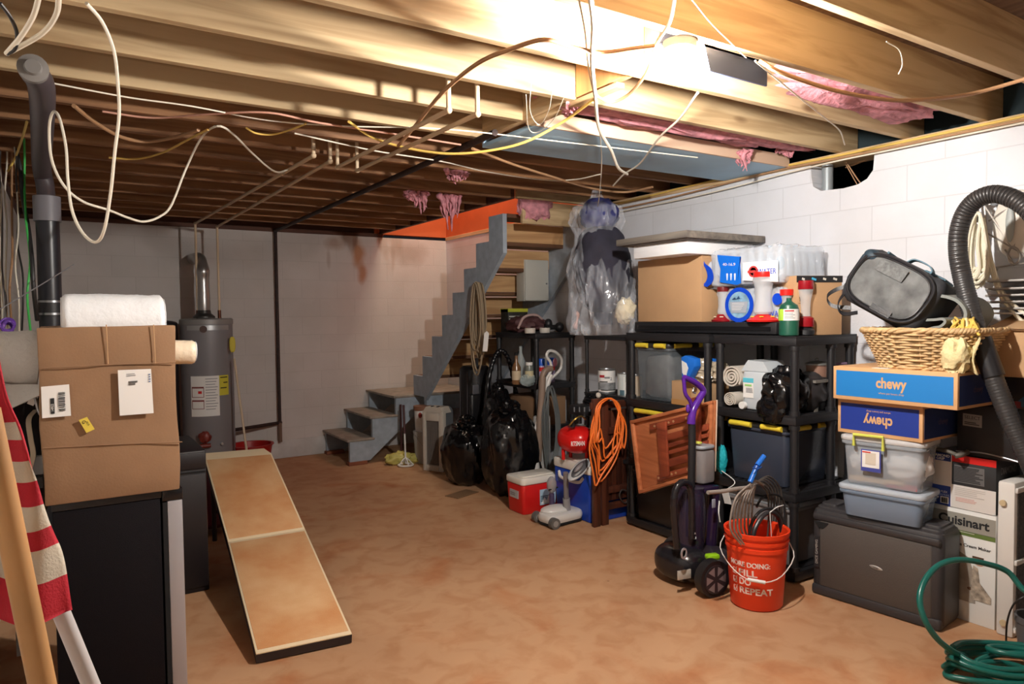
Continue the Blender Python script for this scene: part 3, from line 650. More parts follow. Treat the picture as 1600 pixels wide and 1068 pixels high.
for j, (al, ar) in enumerate(((.47,.8),(.6,.8),(.47,.75))): cyl_patch(t, (HX,HY), R_+.0012, fa+al, fa+ar, .975-.05*j, .985-.05*j, INK, 'label_print', n=3)
MB().tube([(HX-.02,HY,1.54),(HX-.02,HY,1.66),(HX-.02,HY,1.92),(HX-.02,HY,2.02),(HX-.03,HY+.12,2.12),(HX-.03,HY+.5,2.15)], .058, n=26, sm=8, rf=lambda q: 1+.05*math.sin(q*230)).build('vent_duct', M('foil_duct', (176,174,172), .3, .8), t, label='silver flexible vent duct')
MB().lathe([(.10,1.545),(.10,1.56),(.065,1.59),(.06,1.62)], (HX-.02,HY,0), 28).build('draft_hood', M('hood_dark', (70,68,66), .4, .5), t)
for dx, nm in ((-.075,'pipe_nipple'),(.12,'pipe_nipple')): MB().cyl((HX+dx,7.32,1.53),(HX+dx,7.32,1.62),.016,n=14).build(nm, M('copper_dark', (96,58,42), .4, .8), t)
v = W(320,683,Y=HY-R_-.03); m = MB(); m.ell((v.x,v.y,v.z), (.055,.045,.055), 18, 12, f=lambda d: 1+.25*fbm(d,3,4)); m.cyl((v.x-.04,v.y,v.z-.08),(v.x+.05,v.y,v.z-.08),.02); m.build('gas_valve', M('valve_red', (120,44,34), .45), t, label='dull red gas valve')
MB().cyl((HX+.07,HY-R_-.02,.35),(HX+.07,HY-R_+.02,.35),.012).build('drain_valve', STEEL, t)
tag(MB().cyl((.76,7.50,0),(.76,7.50,1.50),.17,n=36).ell((.76,7.50,1.50),(.17,.17,.03),36,8).build('storage_tank', M('tank_dark', (44,38,42), .5)), 'dark tank half hidden behind the grey water heater', 'tank')
# yellow duster leaning on the heater
t = thing('duster', 'yellow headed duster mop leaning against the water heater', 'duster mop', (1.5,7.0,0))
p0 = W(384,700,Y=6.9); p0 = W(386,712,Y=6.75); hp = W(366,560,Y=7.05)
MB().cyl((p0.x+.02,p0.y-.05,0.01),hp,.011).build('stick', M('pale_wood', (196,176,150), .6), t)
MB().ell(W(363,538,Y=7.08),(.028,.02,.075),20,14,sq=.7).build('head', M('duster_yellow', (206,190,70), .7, bump=.4, bs=120), t)
_tb = W(393,693,Z=.275); _tb.z = 0
t = thing('bucket', 'low red tub on the floor behind the top of the tan ramp', 'tub', _tb)
MB().lathe([(.15,0),(.16,.01),(.20,.26),(.215,.265),(.215,.275),(.19,.275),(.15,.03),(0,.03)], _tb, 36).build('tub_body', M('dark_red_plastic', (160,24,22), .35), t)
# ================================================================ MINI FRIDGE + CARTON
FX0, FX1, FY, FZ = -.055, .372, 3.0, .88
t = thing('mini_fridge', 'black mini fridge with a silver door edge carrying a cardboard box', 'fridge', (.16,3.22,0))
MB().span((FX0,FY,.02),(.295,FY+.46,FZ-.03),bev=.006).build('cabinet_body', M('fridge_black', (15,12,17), .7, bump=.3, bs=400, spec=.15), t)
MB().span((FX0-.003,FY-.004,FZ-.03),(.30,FY+.465,FZ),bev=.005).build('top_panel', BLACKP, t)
MB().span((.302,FY,.03),(.318,FY+.45,FZ-.05)).build('door_gasket', DARK, t)
MB().span((.318,FY-.004,.03),(.372,FY+.455,FZ-.045),bev=.006).build('door', M('fridge_silver', (168,166,170), .4, .3), t, label='silver grey door seen edge on')
MB().span((.30,FY-.006,FZ-.045),(.374,FY+.457,FZ),bev=.005).build('top_hinge_cover', BLACKG, t)
for x in (FX0+.04, .26): MB().cyl((x,FY+.05,0),(x,FY+.05,.02),.018).build('foot', DARK, t)
def carton(name, label, x0, y0, z0, x1, y1, z1, mat, cat='cardboard box', rz=0, group=None, bev=.004, tape=None, dent=0, seed=1):
    cx, cy = (x0+x1)/2, (y0+y1)/2
    t = thing(name, label, cat, (cx,cy,z0), rz, group); dx, dy, dz = x1-x0, y1-y0, z1-z0
    m = MB(t); n = 10
    m.box((0,0,dz/2),(dx,dy,dz),bev=bev)
    if dent:
        bmesh.ops.subdivide_edges(m.bm, edges=list(m.bm.edges), cuts=6, use_grid_fill=True)
        m.warp(lambda c_: c_+Vector((fbm(c_,2.2,seed), fbm(c_,2.2,seed+5), fbm(c_,2.2,seed+9)*.4))*dent*min(1, max(0, (c_.z-z0)*20)))
    m.build('carton_body', mat, t)
    if tape is not None:
        MB(t).box((0,0,dz+.0006),(dx+.001,.05,.0012)).build('tape', tape, t, smooth=0)
    return t
TAPE = M('brown_tape', (186,142,90), .25)
t = carton('cardboard_box', 'large brown cardboard box with shipping labels standing on the black mini fridge', FX0-.02, 2.975, FZ, .36, 3.36, 1.515, CARDD, dent=.012, seed=3)
LBL = []
def pt(x, y, Yp): return W(x, y, Y=Yp)
def lp(t, p): return wm(t).inverted() @ p
yf = 2.96
for x0, x1, y0, y1 in ((74,452/3.56+60,0,0),): pass
# flaps and folds on the front
for (a, b) in (((66,575),(275,566)),((66,700),(285,690))):
    m = MB(); pa, pb = W(*a,Y=yf+.004), W(*b,Y=yf+.004); m.tube([pa,(pa+pb)/2+Vector((0,0,.002)),pb], .0022, n=5); m.build('fold_crease', CARDD, t)
for x in (166, 240):
    m = MB(); pa, pb = W(x,507,Y=yf+.004), W(x+3,568,Y=yf+.004); m.tube([pa,pb], .0018, n=5, sm=1); m.build('fold_crease', CARD, t)
def sheet(par, quad, mat, name='shipping_label', th=.0015, label=None):
    m = MB(); a, b, c_, d = quad; nn = (b-a).cross(d-a).normalized(); m.prism([(0,0)], a, VX, VZ, nn) if False else None
    A_ = [m.bm.verts.new(q) for q in quad]; B_ = [m.bm.verts.new(q+nn*th) for q in quad]
    m.face(A_[::-1]); m.face(B_)
    for i in range(4): m.face([A_[i],A_[(i+1)%4],B_[(i+1)%4],B_[i]])
    return m.build(name, mat, par, smooth=0, label=label)
YL = 2.955
def quadY(pts, Yp=YL): return [W(x, y, Y=Yp) for x, y in pts]
sheet(t, quadY([(66,653),(111,649),(108,600),(64,604)]), PAPER, label='white shipping label with a barcode')
sheet(t, quadY([(187,649),(240,645),(236,576),(184,578)]), PAPER, label='blank lower white shipping label')
sheet(t, quadY([(135,676),(148,670),(136,651),(123,656)]), M('sticker_yellow', (222,196,74), .6), 'sticker', label='small yellow sticker')
YL2 = YL-.0025
LI = lambda q: lp(t, q)
pc = W(98,627,Y=YL2); lines(t, lp(t,pc), (1,0,.06), (0,0,1), .026, .068, 1, M('barcode_grey', (150,148,150), .8), 'label_print')
for i, dy in enumerate([-.032,-.027,-.02,-.012,-.006,.001,.008,.013,.021,.027,.032]):
    q = W(98,627,Y=YL2-.0007); lines(t, lp(t,q)+Vector((0,0,dy)), (1,0,.06), (0,0,1), .026, .003 if i % 2 else .0018, 1, INK, 'barcode_bar', frac=1, seed=7)
pc = W(82,634,Y=YL2); patch(t, lp(t,pc), (1,0,.06), (0,0,1), .012, .055, INK, 'label_print')
text(t, '14922', PAPER, lp(t,pc)+Vector((0,-.0012,-.006)), (0,0,1), (-1,0,0), .008, name='lettering')
for (x, y, w_, h) in ((193,587,.011,.011),(193,599,.013,.013),(223,598,.012,.012)):
    pass
lines(t, lp(t,W(208,598,Y=YL2)), (1,0,.04), (0,0,1), .03, .016, 4, INK, 'label_print', seed=2)
lines(t, lp(t,W(206,585,Y=YL2)), (1,0,.04), (0,0,1), .035, .012, 2, M('print_grey'), 'label_print', seed=3, frac=.3)
lines(t, lp(t,W(234,590,Y=YL2)), (1,0,.04), (0,0,1), .008, .035, 4, M('print_blue', (96,112,150), .7), 'label_print', seed=4)
text(t, 'G', INK, lp(t,W(131,659,Y=YL2)), (.5,0,-.86), (.86,0,.5), .012)
text(t, '7212', INK, lp(t,W(137,661,Y=YL2)), (.5,0,-.86), (.86,0,.5), .006)
# bubble wrap rolls
BUB = M('bubble_wrap', (232,234,236), .35, bump=.25, bs=60)
def bubroll(label, a, b, r, mat=BUB):
    t = thing('bubble_wrap_roll', label, 'bubble wrap roll', (a+b)/2-Vector((0,0,r)), group='bubble wrap rolls in the cardboard box')
    d = (b-a).normalized(); m = MB(); n = 44; L = (b-a).length
    N = max(10, int(L/.010)); u = d.orthogonal().normalized(); v = d.cross(u); rings = []
    for i in range(N+1):
        f = i/N; ends = min(1, .88+min(f, 1-f)*5)
        rings.append(m._v([a+d*L*f+(u*math.cos(2*PI*j/n)+v*math.sin(2*PI*j/n))*r*ends*(1+.010*((i+j) % 2)+.03*fbm((f*3,math.cos(2*PI*j/n),math.sin(2*PI*j/n)),1.5,2)) for j in range(n)]))
    for A_, B_ in zip(rings, rings[1:]):
        for j in range(n): m.face([A_[j],A_[(j+1)%n],B_[(j+1)%n],B_[j]])
    m.build('wrap', mat, t, smooth=80)
    m = MB()
    for e, s_ in ((a,-1),(b,1)):
        P = [e+d*s_*.002+(u*math.cos(k*.5)+v*math.sin(k*.5))*r*.9*(1-k/40) for k in range(36)]; m.tube(P, .003, n=5, sm=1)
    m.build('spiral_end', BUB, t)
    return t
pA = W(97,502,Y=3.15); pB = W(254,502,Y=3.15)
bubroll('wide white bubble wrap roll rising out of the top of the cardboard box', pA, pB, .105)
pA = W(240,550,Y=3.12); pB = W(304,550,Y=3.12)
bubroll('small cream bubble wrap roll poking out of the right side of the cardboard box', pA, pB, .048, M('bubble_cream', (232,216,190), .35, bump=.25, bs=60))
# black cabinet behind
t = thing('storage_cabinet', 'plain black cabinet in shadow between the mini fridge and the ramp', 'cabinet', (.44,4.6,0))
MB().span((.25,4.25,0),(.655,4.85,.80),bev=.008).build('cabinet_body', M('cabinet_black', (22,17,21), .5), t)
MB().span((.26,4.243,.83-.15),(.65,4.252,.685)).build('drawer_gap', DARK, t)
MB().span((.26,4.24,.70),(.65,4.252,.79),bev=.003).build('drawer_front', M('cabinet_black'), t)
MB().span((.26,4.24,.03),(.65,4.252,.67),bev=.003).build('door', M('cabinet_black'), t)
t = thing('shop_vacuum', 'dark maroon canister with grey fittings under the top of the ramp', 'canister vacuum', (.9,5.3,0))
MB().lathe([(.14,.05),(.17,.08),(.18,.35),(.16,.42),(.10,.50),(0,.52)], (.86,5.45,0), 28).build('canister', M('maroon', (96,22,40), .4), t)
for a in (0,2.1,4.2): MB().cyl((.86+.14*math.cos(a)-.015,5.45+.14*math.sin(a),.03),(.86+.14*math.cos(a)+.015,5.45+.14*math.sin(a),.03),.03).build('caster', DARK, t)
MB().span((.74,5.24,.28),(.80,5.27,.34),bev=.005).build('latch', LGREY, t)
# ================================================================ FOLDING RAMP
RT = M('ramp_carpet', (224,182,134), .95, var=.0, vs=4, bump=.35, bs=260, col2=(206,142,88)); RE = M('ramp_edge', (46,34,32), .7); RTR = M('ramp_trim', (232,212,176), .8)
t = thing('folding_ramp', 'tan carpeted folding ramp in two panels sloping down to the floor', 'ramp', (.92,3.27,0))
def solve(px1, py1, px2, py2, wid):
    """find both ends of a level edge `wid` long seen between two pixels"""
    best = None
    for i in range(400):
        D = 2.5+i*.01; a = W(px1, py1, D=D); b = W(px2, py2, Z=a.z)
        if (b-a).length > 3: continue
        e = abs((b-a).length-wid)
        if best is None or e < best[0]: best = (e, a, b)
    return best[1], best[2]
B0, B1 = W(400,1022,Z=.05), W(550,990,Z=.05)
M0, M1 = solve(356,847,477,827,.44)
T0, T1 = solve(320,717,424,708,.44)
for (a, b, c_, d) in ((B0,B1,M1,M0),(M0,M1,T1,T0)):
    nn = (b-a).cross(d-a).normalized(); 
    if nn.z < 0: nn = -nn
    inset = lambda k: [p+((a+b+c_+d)/4-p)*k for p in (a,b,c_,d)]
    def slab(name, pts, t0, t1, mat, bev=0):
        m = MB(); A_ = [m.bm.verts.new(p+nn*t0) for p in pts]; B_ = [m.bm.verts.new(p+nn*t1) for p in pts]
        m.face(A_[::-1]); m.face(B_)
        for i in range(4): m.face([A_[i],A_[(i+1)%4],B_[(i+1)%4],B_[i]])
        if bev: bmesh.ops.bevel(m.bm, geom=list(m.bm.edges), offset=bev, segments=2, affect='EDGES', profile=.5)
        return m.build(name, mat, t)
    slab('panel', inset(.0), -.045, -.004, RE)
    slab('carpet_edge', inset(.0), -.004, .004, RTR, .003)
    slab('carpet', inset(.045), .0, .006, RT, .002)
dirn = (T0-M0).normalized(); tp = [T0, T1, T1+Vector((dirn.x*.10,dirn.y*.16,.015))-Vector((.02,0,0)), T0+Vector((dirn.x*.10,dirn.y*.16,.015))]
m = MB(); A_ = [m.bm.verts.new(p) for p in tp]; B_ = [m.bm.verts.new(p-VZ*.02) for p in tp]; m.face(A_); m.face(B_[::-1])
for i in range(4): m.face([A_[i],A_[(i+1)%4],B_[(i+1)%4],B_[i]])
m.build('top_lip', RTR, t)
for q in (T0, T1):
    k = .04 if q is T0 else -.04
    MB().cyl((q.x+k,q.y-.06,0),(q.x+k,q.y-.06,q.z-.06),.016).build('leg', RE, t)
MB().cyl((T0.x+.04,T0.y-.06,.2),(T1.x-.04,T1.y-.06,.2),.012).build('cross_bar', RE, t)
# ================================================================ FLAG AND POLES at the left edge
FY_ = 1.28
t = thing('folded_flag', 'red and white striped flag draped over its pole at the left edge', 'flag', W(30,950,Y=FY_))
FR = M('flag_red', (196,34,52), .85, bump=.2, bs=300, var=.1, vs=12); FW = M('flag_white', (214,204,184), .85, bump=.2, bs=300, var=.08, vs=12)
edge = [(-4,560),(12,622),(32,668),(46,706),(59,743),(72,786),(86,829),(101,870),(113,948)]
EP = [W(x,y,Y=FY_) for x, y in edge]; EPs = catmull(EP, 8)
LP_ = [W(-90,y-25+ (y-560)*.06,Y=FY_+.02) for x, y in edge]; LPs = catmull(LP_, 8)
NS = len(EPs)-1
bnd = [560,578,622,660,700,744,786,829,870,912,955]
def stripe(u, v):
    zpx = 560+(948-560)*v
    k = 0
    for i, b_ in enumerate((640,668,709,750,790,831,870,913)):
        if zpx > b_: k = i+1
    return k % 2
def ff(u, v):
    i = min(int(v*NS), NS-1); f = v*NS-i; e_ = EPs[i].lerp(EPs[i+1], f); l_ = LPs[i].lerp(LPs[i+1], f)
    p = l_.lerp(e_, u); return p+Vector((0,-.028*math.sin(u*PI*.5)+.018*math.sin(u*9+v*5)+.008*math.sin(v*22+u*3), -.014*math.sin(u*PI)))
MB().grid(ff, 26, 90, th=.004, row_mat=lambda u, v: stripe(u, v)).build('flag_cloth', [FR, FW], t, smooth=70, clean=False)
MB().grid(lambda u, v: ff(1-(1-u)*.8, v*.98+.01)+Vector((-.03,.05,0)), 12, 60, th=.004, row_mat=lambda u, v: stripe(u, v)).build('flag_back_fold', [FR, FW], t, smooth=70, clean=False)
PW = M('pole_wood', (206,156,100), .55, var=.12, vs=6)
def leanpole(name, label, p1, p2, Yp, r, mat, tip=None):
    a, b = W(*p1,Y=Yp), W(*p2,Y=Yp); d = (b-a).normalized(); k = -(b.z)/d.z
    foot = b+d*k
    t = thing(name, label, 'pole', foot)
    MB().cyl(a, foot+Vector((0,0,r*.2)), r, n=20).build('shaft', mat, t)
    MB().cyl(foot+Vector((0,0,.0)), foot-d*.05, r*1.15, n=20).build('end_cap', DARK if tip is None else tip, t)
leanpole('wooden_pole', 'tan wooden pole leaning in front of the striped flag', (-22,640), (52,1000), 1.16, .0165, PW)
leanpole('flag_pole', 'white flag pole coming out below the striped flag', (60,870), (130,1040), 1.30, .0125, M('pole_white', (206,204,204), .35))
# ================================================================ clutter beside the fridge (left edge)
FOAM = M('foam_sheet', (206,204,200), .6, bump=.5, bs=70)
t = thing('foam_roll', 'dusty white foam sheet roll at the left edge beside the cardboard box', 'foam roll', W(20,610,Y=3.35))
c1, c2 = W(-60,560,Y=3.3), W(63,562,Y=3.3)
MB().tube([c1, c1.lerp(c2,.5)+Vector((0,0,.008)), c2], .105, n=30, sm=8, rf=lambda q: 1+.06*math.sin(q*9)).build('roll', FOAM, t, smooth=60)
MB().grid(lambda u, v: W(-50+115*u, 600+60*v*(1.15-u*.9), Y=3.24-.05*v+.03*math.sin(u*5)), 14, 10, th=.004).build('loose_flap', FOAM, t, smooth=60)
t = thing('black_bag', 'black bag with a cream strap wedged beside the mini fridge', 'bag', W(48,800,Y=3.5))
c0 = W(48,710,Y=3.55); MB().ell(c0,(.075,.12,.26),26,18,f=lambda d: 1+.12*fbm(d,2,5),sq=.8).build('bag_body', M('bag_black', (28,26,28), .7), t, smooth=60)
MB().strip([W(56,640,Y=3.33),W(45,655,Y=3.3),W(48,685,Y=3.28),W(52,710,Y=3.28),W(46,733,Y=3.3)], .018, .004, (1,-.3,.1)).build('strap', M('strap_cream', (206,192,168), .7), t)
t = thing('chain_tag', 'white tag on a silver bead chain hanging above the black bag', 'tag', W(56,640,Y=3.2))
m = MB(); P = [W(54,616,Y=3.2),W(57,628,Y=3.2),W(60,640,Y=3.2),W(63,646,Y=3.2)]
for q in catmull(P, 5): m.ell(q, (.007,)*3, 8, 6)
m.build('chain', STEEL, t)
sheet(t, [W(42,630,Y=3.2),W(52,634,Y=3.2),W(60,620,Y=3.2),W(50,615,Y=3.2)], PAPER, 'paper_tag')
t = thing('blister_pack', 'small black and clear plastic pack at the left of the mini fridge', 'package', W(58,765,Y=3.3))
MB().span(W(50,764,Y=3.3),W(67,742,Y=3.34)).build('black_tray', BLACKP, t)
MB().span(W(50,742,Y=3.3),W(67,710,Y=3.34)).build('clear_cover', clear('clear_plastic', (200,204,208), .4), t)
_q = W(14,712,Y=3.9); tag(MB().span((_q.x,_q.y,0),W(30,600,Y=3.95)).build('white_board', M('board_white', (190,196,200), .6)), 'white board standing behind the flag at the left edge', 'board')
# ================================================================ MIDDLE: beside the stairs
t = thing('plastic_bucket', 'grey joint compound bucket with a wire handle under the stairs', 'bucket', (3.16,6.72,0))
MB().lathe([(.085,0),(.095,.25),(.102,.25),(.102,.29),(.098,.29),(.098,.31),(.104,.31),(.104,.335),(0,.335)], (3.16,6.72,0), 28).build('bucket_body', M('bucket_grey', (172,170,166), .5), t)
MB().tube([(3.06,6.70,.30),(3.09,6.60,.20),(3.16,6.60,.15),(3.24,6.64,.24),(3.262,6.72,.30)], .003).build('handle', STEEL, t)
t = thing('paint_tub', 'white tub with a brown lid stacked on the grey bucket', 'tub', (3.16,6.72,.337))
MB().lathe([(.078,.337),(.088,.56),(0,.56)], (3.16,6.72,0), 28).build('tub_body', WHITEP, t)
MB().lathe([(.095,.555),(.097,.60),(0,.605)], (3.16,6.72,0), 28).build('lid', M('lid_brown', (138,96,74), .6), t)
MB().ell((3.10,6.653,.51),(.02,.02,.03),12,8).build('red_mark', M('mark_red', (150,40,30), .6), t)
a = W(634,728,Z=.0)
t = thing('paint_mixer', 'paint mixing paddle with a brown shaft and round white ring standing on the floor', 'paint mixer', a)
MB().cyl(a+Vector((.03,.1,.62)), a+Vector((.015,.05,.33)), .013).build('handle', M('handle_maroon', (70,34,36), .5), t)
MB().cyl(a+Vector((.015,.05,.33)), a+Vector((0,0,.03)), .009).build('shaft', WHITEP, t)
m = MB(); m.tube([a+Vector((.075*math.cos(q),.075*math.sin(q),.015)) for q in [2*PI*i/16 for i in range(16)]], .010, closed=True, sm=2)
for q in (0,1.57,3.14,4.71): m.tube([a+Vector((.075*math.cos(q),.075*math.sin(q),.015)), a+Vector((.03*math.cos(q),.03*math.sin(q),.07)), a+Vector((0,0,.09))], .007, sm=3)
m.build('paddle_ring', WHITEP, t)
b = W(627,690,Y=6.95)
tag(MB().cyl((b.x,b.y,0),(b.x,b.y,.60),.011).build('wooden_stick', M('handle_maroon')), 'thin dark brown stick beside the white paint paddle', 'stick')
m = MB(); c0 = W(632,716,Z=.05)
m.ell(c0+Vector((-.06,.02,0)), (.14,.09,.07), 26, 16, f=lambda d: 1+.4*fbm(d,2.3,7)); m.ell(c0+Vector((.1,-.02,-.01)), (.12,.07,.055), 22, 14, f=lambda d: 1+.4*fbm(d,2.5,9))
tag(m.build('plastic_bag', clear('yellow_film', (206,196,110), .9, .35, .3, 20), smooth=70), 'crumpled yellowish plastic bag lying on the floor under the stairs', 'plastic bag')
tag(MB().box((W(722,772,Z=0)+Vector((0,0,.004))),(.27,.15,.006),rz=.35).build('floor_plate', M('plate_dull', (128,98,70), .6)), 'thin dull rectangular plate lying on the floor before the black bags', 'plate')
# space heater
t = thing('space_heater', 'tall white and grey electric space heater standing in front of the stairs', 'heater', (3.07,6.27,0), rz=math.atan2(6.14-6.35, 3.08-2.97))
HB = M('heater_beige', (196,188,176), .45); m = MB(t)
def hz(z): return -.02*(z/.64)*2
fr = [(-.125,0),(.125,0),(.118,.60),(.09,.635),(-.09,.635),(-.118,.60)]
MB(t).prism([(-.12,.01),(.12,.01),(.112,.59),(.08,.63),(-.08,.63),(-.112,.59)], (0,.03,0), VX, VZ, (.0,.14,0)).build('rear_case', M('heater_case', (104,108,112), .5), t)
m = MB(t)
for (x0,x1,z0,z1) in ((-.125,-.09,0,.60),(.07,.125,0,.60),(-.09,.07,0,.06),(-.09,.07,.50,.60)): m.box(((x0+x1)/2,.005,(z0+z1)/2),(x1-x0,.06,z1-z0),bev=.008)
m.prism([(-.125,.58),(.125,.58),(.09,.64),(-.08,.64)], (0,-.025,0), VX, VZ, (0,.15,0)); m.build('front_frame', HB, t)
m = MB(t)
for i in range(13): m.box((-.085+.012*i,.0,.28),(.004,.012,.44))
m.build('grille', M('grille_grey', (120,112,106), .5), t); MB(t).box((-.01,.022,.28),(.17,.01,.45)).build('reflector', M('reflector', (150,136,124), .35, .5), t)
for x in (-.03,.04): MB(t).ell((x,.02,.642),(.012,.03,.006),10,6).build('top_vent', DARK, t)
# tall black bags, hose
BAGM = M('trash_film', (12,12,14), .2, bump=.2, bs=14)
def trash(label, c, r, seed, knot=True):
    t = thing('trash_bag', label, 'trash bag', (c[0],c[1],0), group='full black trash bags')
    def f(d):
        k = 1+.10*fbm(d,1.1,seed,2)+.13*crease((d.x,d.y,d.z*.6),1.5,seed)-.06+.045*crease((d.x*1.3,d.y*1.3,d.z*.7),2.8,seed+2)+.02*crease(d,6.5,seed+4)
        return k
    m = MB(); m.ell((c[0],c[1],r[2]*.97), r, 90, 60, f=f, sq=.82)
    m.warp(lambda q: Vector((q.x,q.y,max(q.z,.004+.0*q.z))))
    m.build('bag_body', BAGM, t, smooth=24)
    if knot:
        m = MB(); m.ell((c[0],c[1],r[2]*2.02),(r[0]*.35,r[1]*.35,.07),30,20,f=lambda d: 1+.35*crease(d,3,seed)); m.build('tied_top', BAGM, t, smooth=24)
    return t
trash('large shiny black trash bag standing beside the small red cooler', (3.22,5.10), (.23,.24,.36), 2)
trash('slumped black trash bag behind, left of the larger shiny one', (3.10,5.66), (.20,.25,.27), 5)
trash('black trash bag at the back against the cardboard box under the shelf', (3.31,5.44), (.15,.15,.42), 8)
GB = W(737,720,X=3.42)
t = thing('golf_bag', 'tall black bag standing at the foot of the stairs with a silver canister in it', 'bag', (3.38,5.98,0))
MB().lathe([(.14,0),(.155,.03),(.15,.5),(.155,.95),(.15,1.02),(.12,1.05),(0,1.05)], (3.38,5.98,0), 30).build('bag_body', M('golf_black', (22,21,24), .4, bump=.3, bs=20), t)
m = MB(); 
for i in range(9): a = 2*PI*i/9+.2; m.tube([(3.38+.152*math.cos(a),5.98+.152*math.sin(a),.03),(3.38+.158*math.cos(a),5.98+.158*math.sin(a),.5),(3.38+.153*math.cos(a),5.98+.153*math.sin(a),1.0)], .006)
m.build('seam_piping', M('golf_piping', (52,46,50), .5), t)
MB().rbox((3.30,5.83,.62),(.14,.06,.34),.03,.012).build('pocket', M('golf_black'), t)
can = W(742,575,Y=5.9); MB().lathe([(0,-.10),(.035,-.10),(.036,-.06),(.033,-.055),(.033,.09),(.036,.095),(.036,.10),(0,.10)], can, 22).build('canister', M('canister_steel', (96,98,104), .3, .7), t)
c2 = W(743,600,Y=5.82); MB().rbox((c2.x,c2.y,c2.z-.05),(.07,.02,.09),.008,.004).build('badge', M('badge_grey', (90,90,96), .5), t)
t = thing('vacuum_hose', 'black corrugated hose bent in a tall arch among the black bags', 'hose', W(782,640,Y=5.55))
P = [W(x,y,Y=5.55) for x,y in ((757,690),(759,640),(764,590),(774,556),(784,548),(794,560),(802,590),(808,630),(812,665))]
MB().tube(P, .022, n=12, sm=14, rf=lambda q: 1+.14*math.sin(q*560)).build('hose_body', BLACKG, t)
# ---------------- small shelf by the stairs
def plank_unit(name, label, x0, x1, y0, y1, tiers, posts, mat=BLACKP, r=.022, th=.05, group=None):
    t = thing(name, label, 'shelf', ((x0+x1)/2,(y0+y1)/2,0), group=group)
    for z in tiers:
        m = MB(); m.span((x0,y0,z-th),(x1,y1,z-.006),bev=.008)
        n = max(4, int((y1-y0)/.05))
        for i in range(n): yy = y0+.03+(y1-y0-.06)*(i+.5)/n; m.span((x0+.03,yy-.015,z-.012),(x1-.03,yy+.015,z))
        m.span((x0,y0,z-.012),(x0+.03,y1,z)); m.span((x1-.03,y0,z-.012),(x1,y1,z)); m.span((x0+.03,y0,z-.012),(x1-.03,y0+.03,z)); m.span((x0+.03,y1-.03,z-.012),(x1-.03,y1,z))
        m.build('shelf_tier', mat, t)
    zs_ = sorted(tiers)
    for (px, py) in posts:
        lo_ = 0
        for z in zs_:
            if z-th-lo_ > .02:
                m = MB(); m.cyl((px,py,lo_),(px,py,z-th),r,n=18); m.cyl((px,py,lo_),(px,py,lo_+.025),r*1.25,n=18); m.cyl((px,py,z-th-.025),(px,py,z-th),r*1.25,n=18)
                m.build('post', mat, t)
            lo_ = z
    return t
plank_unit('shelf_unit', 'narrow black shelf crowded with bottles next to the stairs', 3.48, 3.92, 5.07, 5.75, (.06,.55,.93,1.38), [(3.505,5.095),(3.895,5.095),(3.505,5.725),(3.895,5.725)])
def lathe_thing(name, label, cat, c, parts, group=None, n=24):
    t = thing(name, label, cat, c, group=group)
    for nm, prof, mat, *lb in parts: MB(t).lathe(prof, (0,0,0), n).build(nm, mat, t, label=lb[0] if lb else None)
    return t
def onz(x, Yp, z, px=None): q = W(px, 500, Y=Yp) if px else None; return Vector((q.x if px else x, Yp, z))
for px_, yy, lb, gp in ((845,5.13,'left','a'),(860,5.16,'right','b')):
    c0 = onz(0,yy,.93,px_)
    lathe_thing('spray_can', '%s one of two spray cans with bright blue caps on the narrow black shelf' % lb, 'spray can', c0,
        [('can_body', [(.033,0),(.036,.01),(.036,.14),(.03,.16),(0,.16)], M('can_purple', (176,160,196), .35)), ('can_band', [(.0365,.11),(.0365,.145)], RED), ('cap', [(.033,.16),(.034,.215),(.03,.222),(0,.222)], M('cap_blue', (30,90,200), .35))])
lathe_thing('liquor_bottle', 'brown bottle with a paper label on the narrow black shelf', 'bottle', onz(0,5.2,.93,806), [('glass', [(.038,0),(.04,.01),(.04,.15),(.015,.20),(.014,.26),(0,.26)], M('bottle_brown', (120,88,60), .2)), ('paper_label', [(.0408,.04),(.0408,.12)], M('label_tan', (196,178,150), .6)), ('cap', [(.016,.255),(.016,.28),(0,.28)], DARK)])
lathe_thing('clear_bottle', 'clear glass bottle at the left of the narrow black shelf', 'bottle', onz(0,5.3,.93,813), [('glass', [(.04,0),(.042,.01),(.042,.2),(.015,.27),(.014,.33),(0,.33)], clear('glass_clear', (210,220,220), .35, .05))])
lathe_thing('jar', 'jar with a white lid in the middle of the narrow black shelf', 'jar', onz(0,5.12,.93,826), [('glass', [(.035,0),(.037,.01),(.037,.15),(.03,.17),(0,.17)], M('jar_grey', (110,116,110), .25)), ('lid', [(.031,.17),(.031,.195),(0,.195)], WHITEP), ('paper_label', [(.0378,.06),(.0378,.12)], M('label_cream', (196,186,150), .6))])
c0 = W(826,583,Y=5.1); m = MB(); m.ell((c0.x,5.11,.97),(.07,.03,.045),26,16,f=lambda d: 1+.3*crease(d,3,3)); tag(m.build('plastic_bag', clear('bag_clear', (190,205,205), .45, .12), smooth=40), 'small crumpled clear bag on the edge of the narrow black shelf', 'plastic bag')
t = carton('cardboard_box', 'cardboard box on the low tier of the narrow black shelf', 3.50, 5.12, .55, 3.84, 5.6, .80, CARDD)
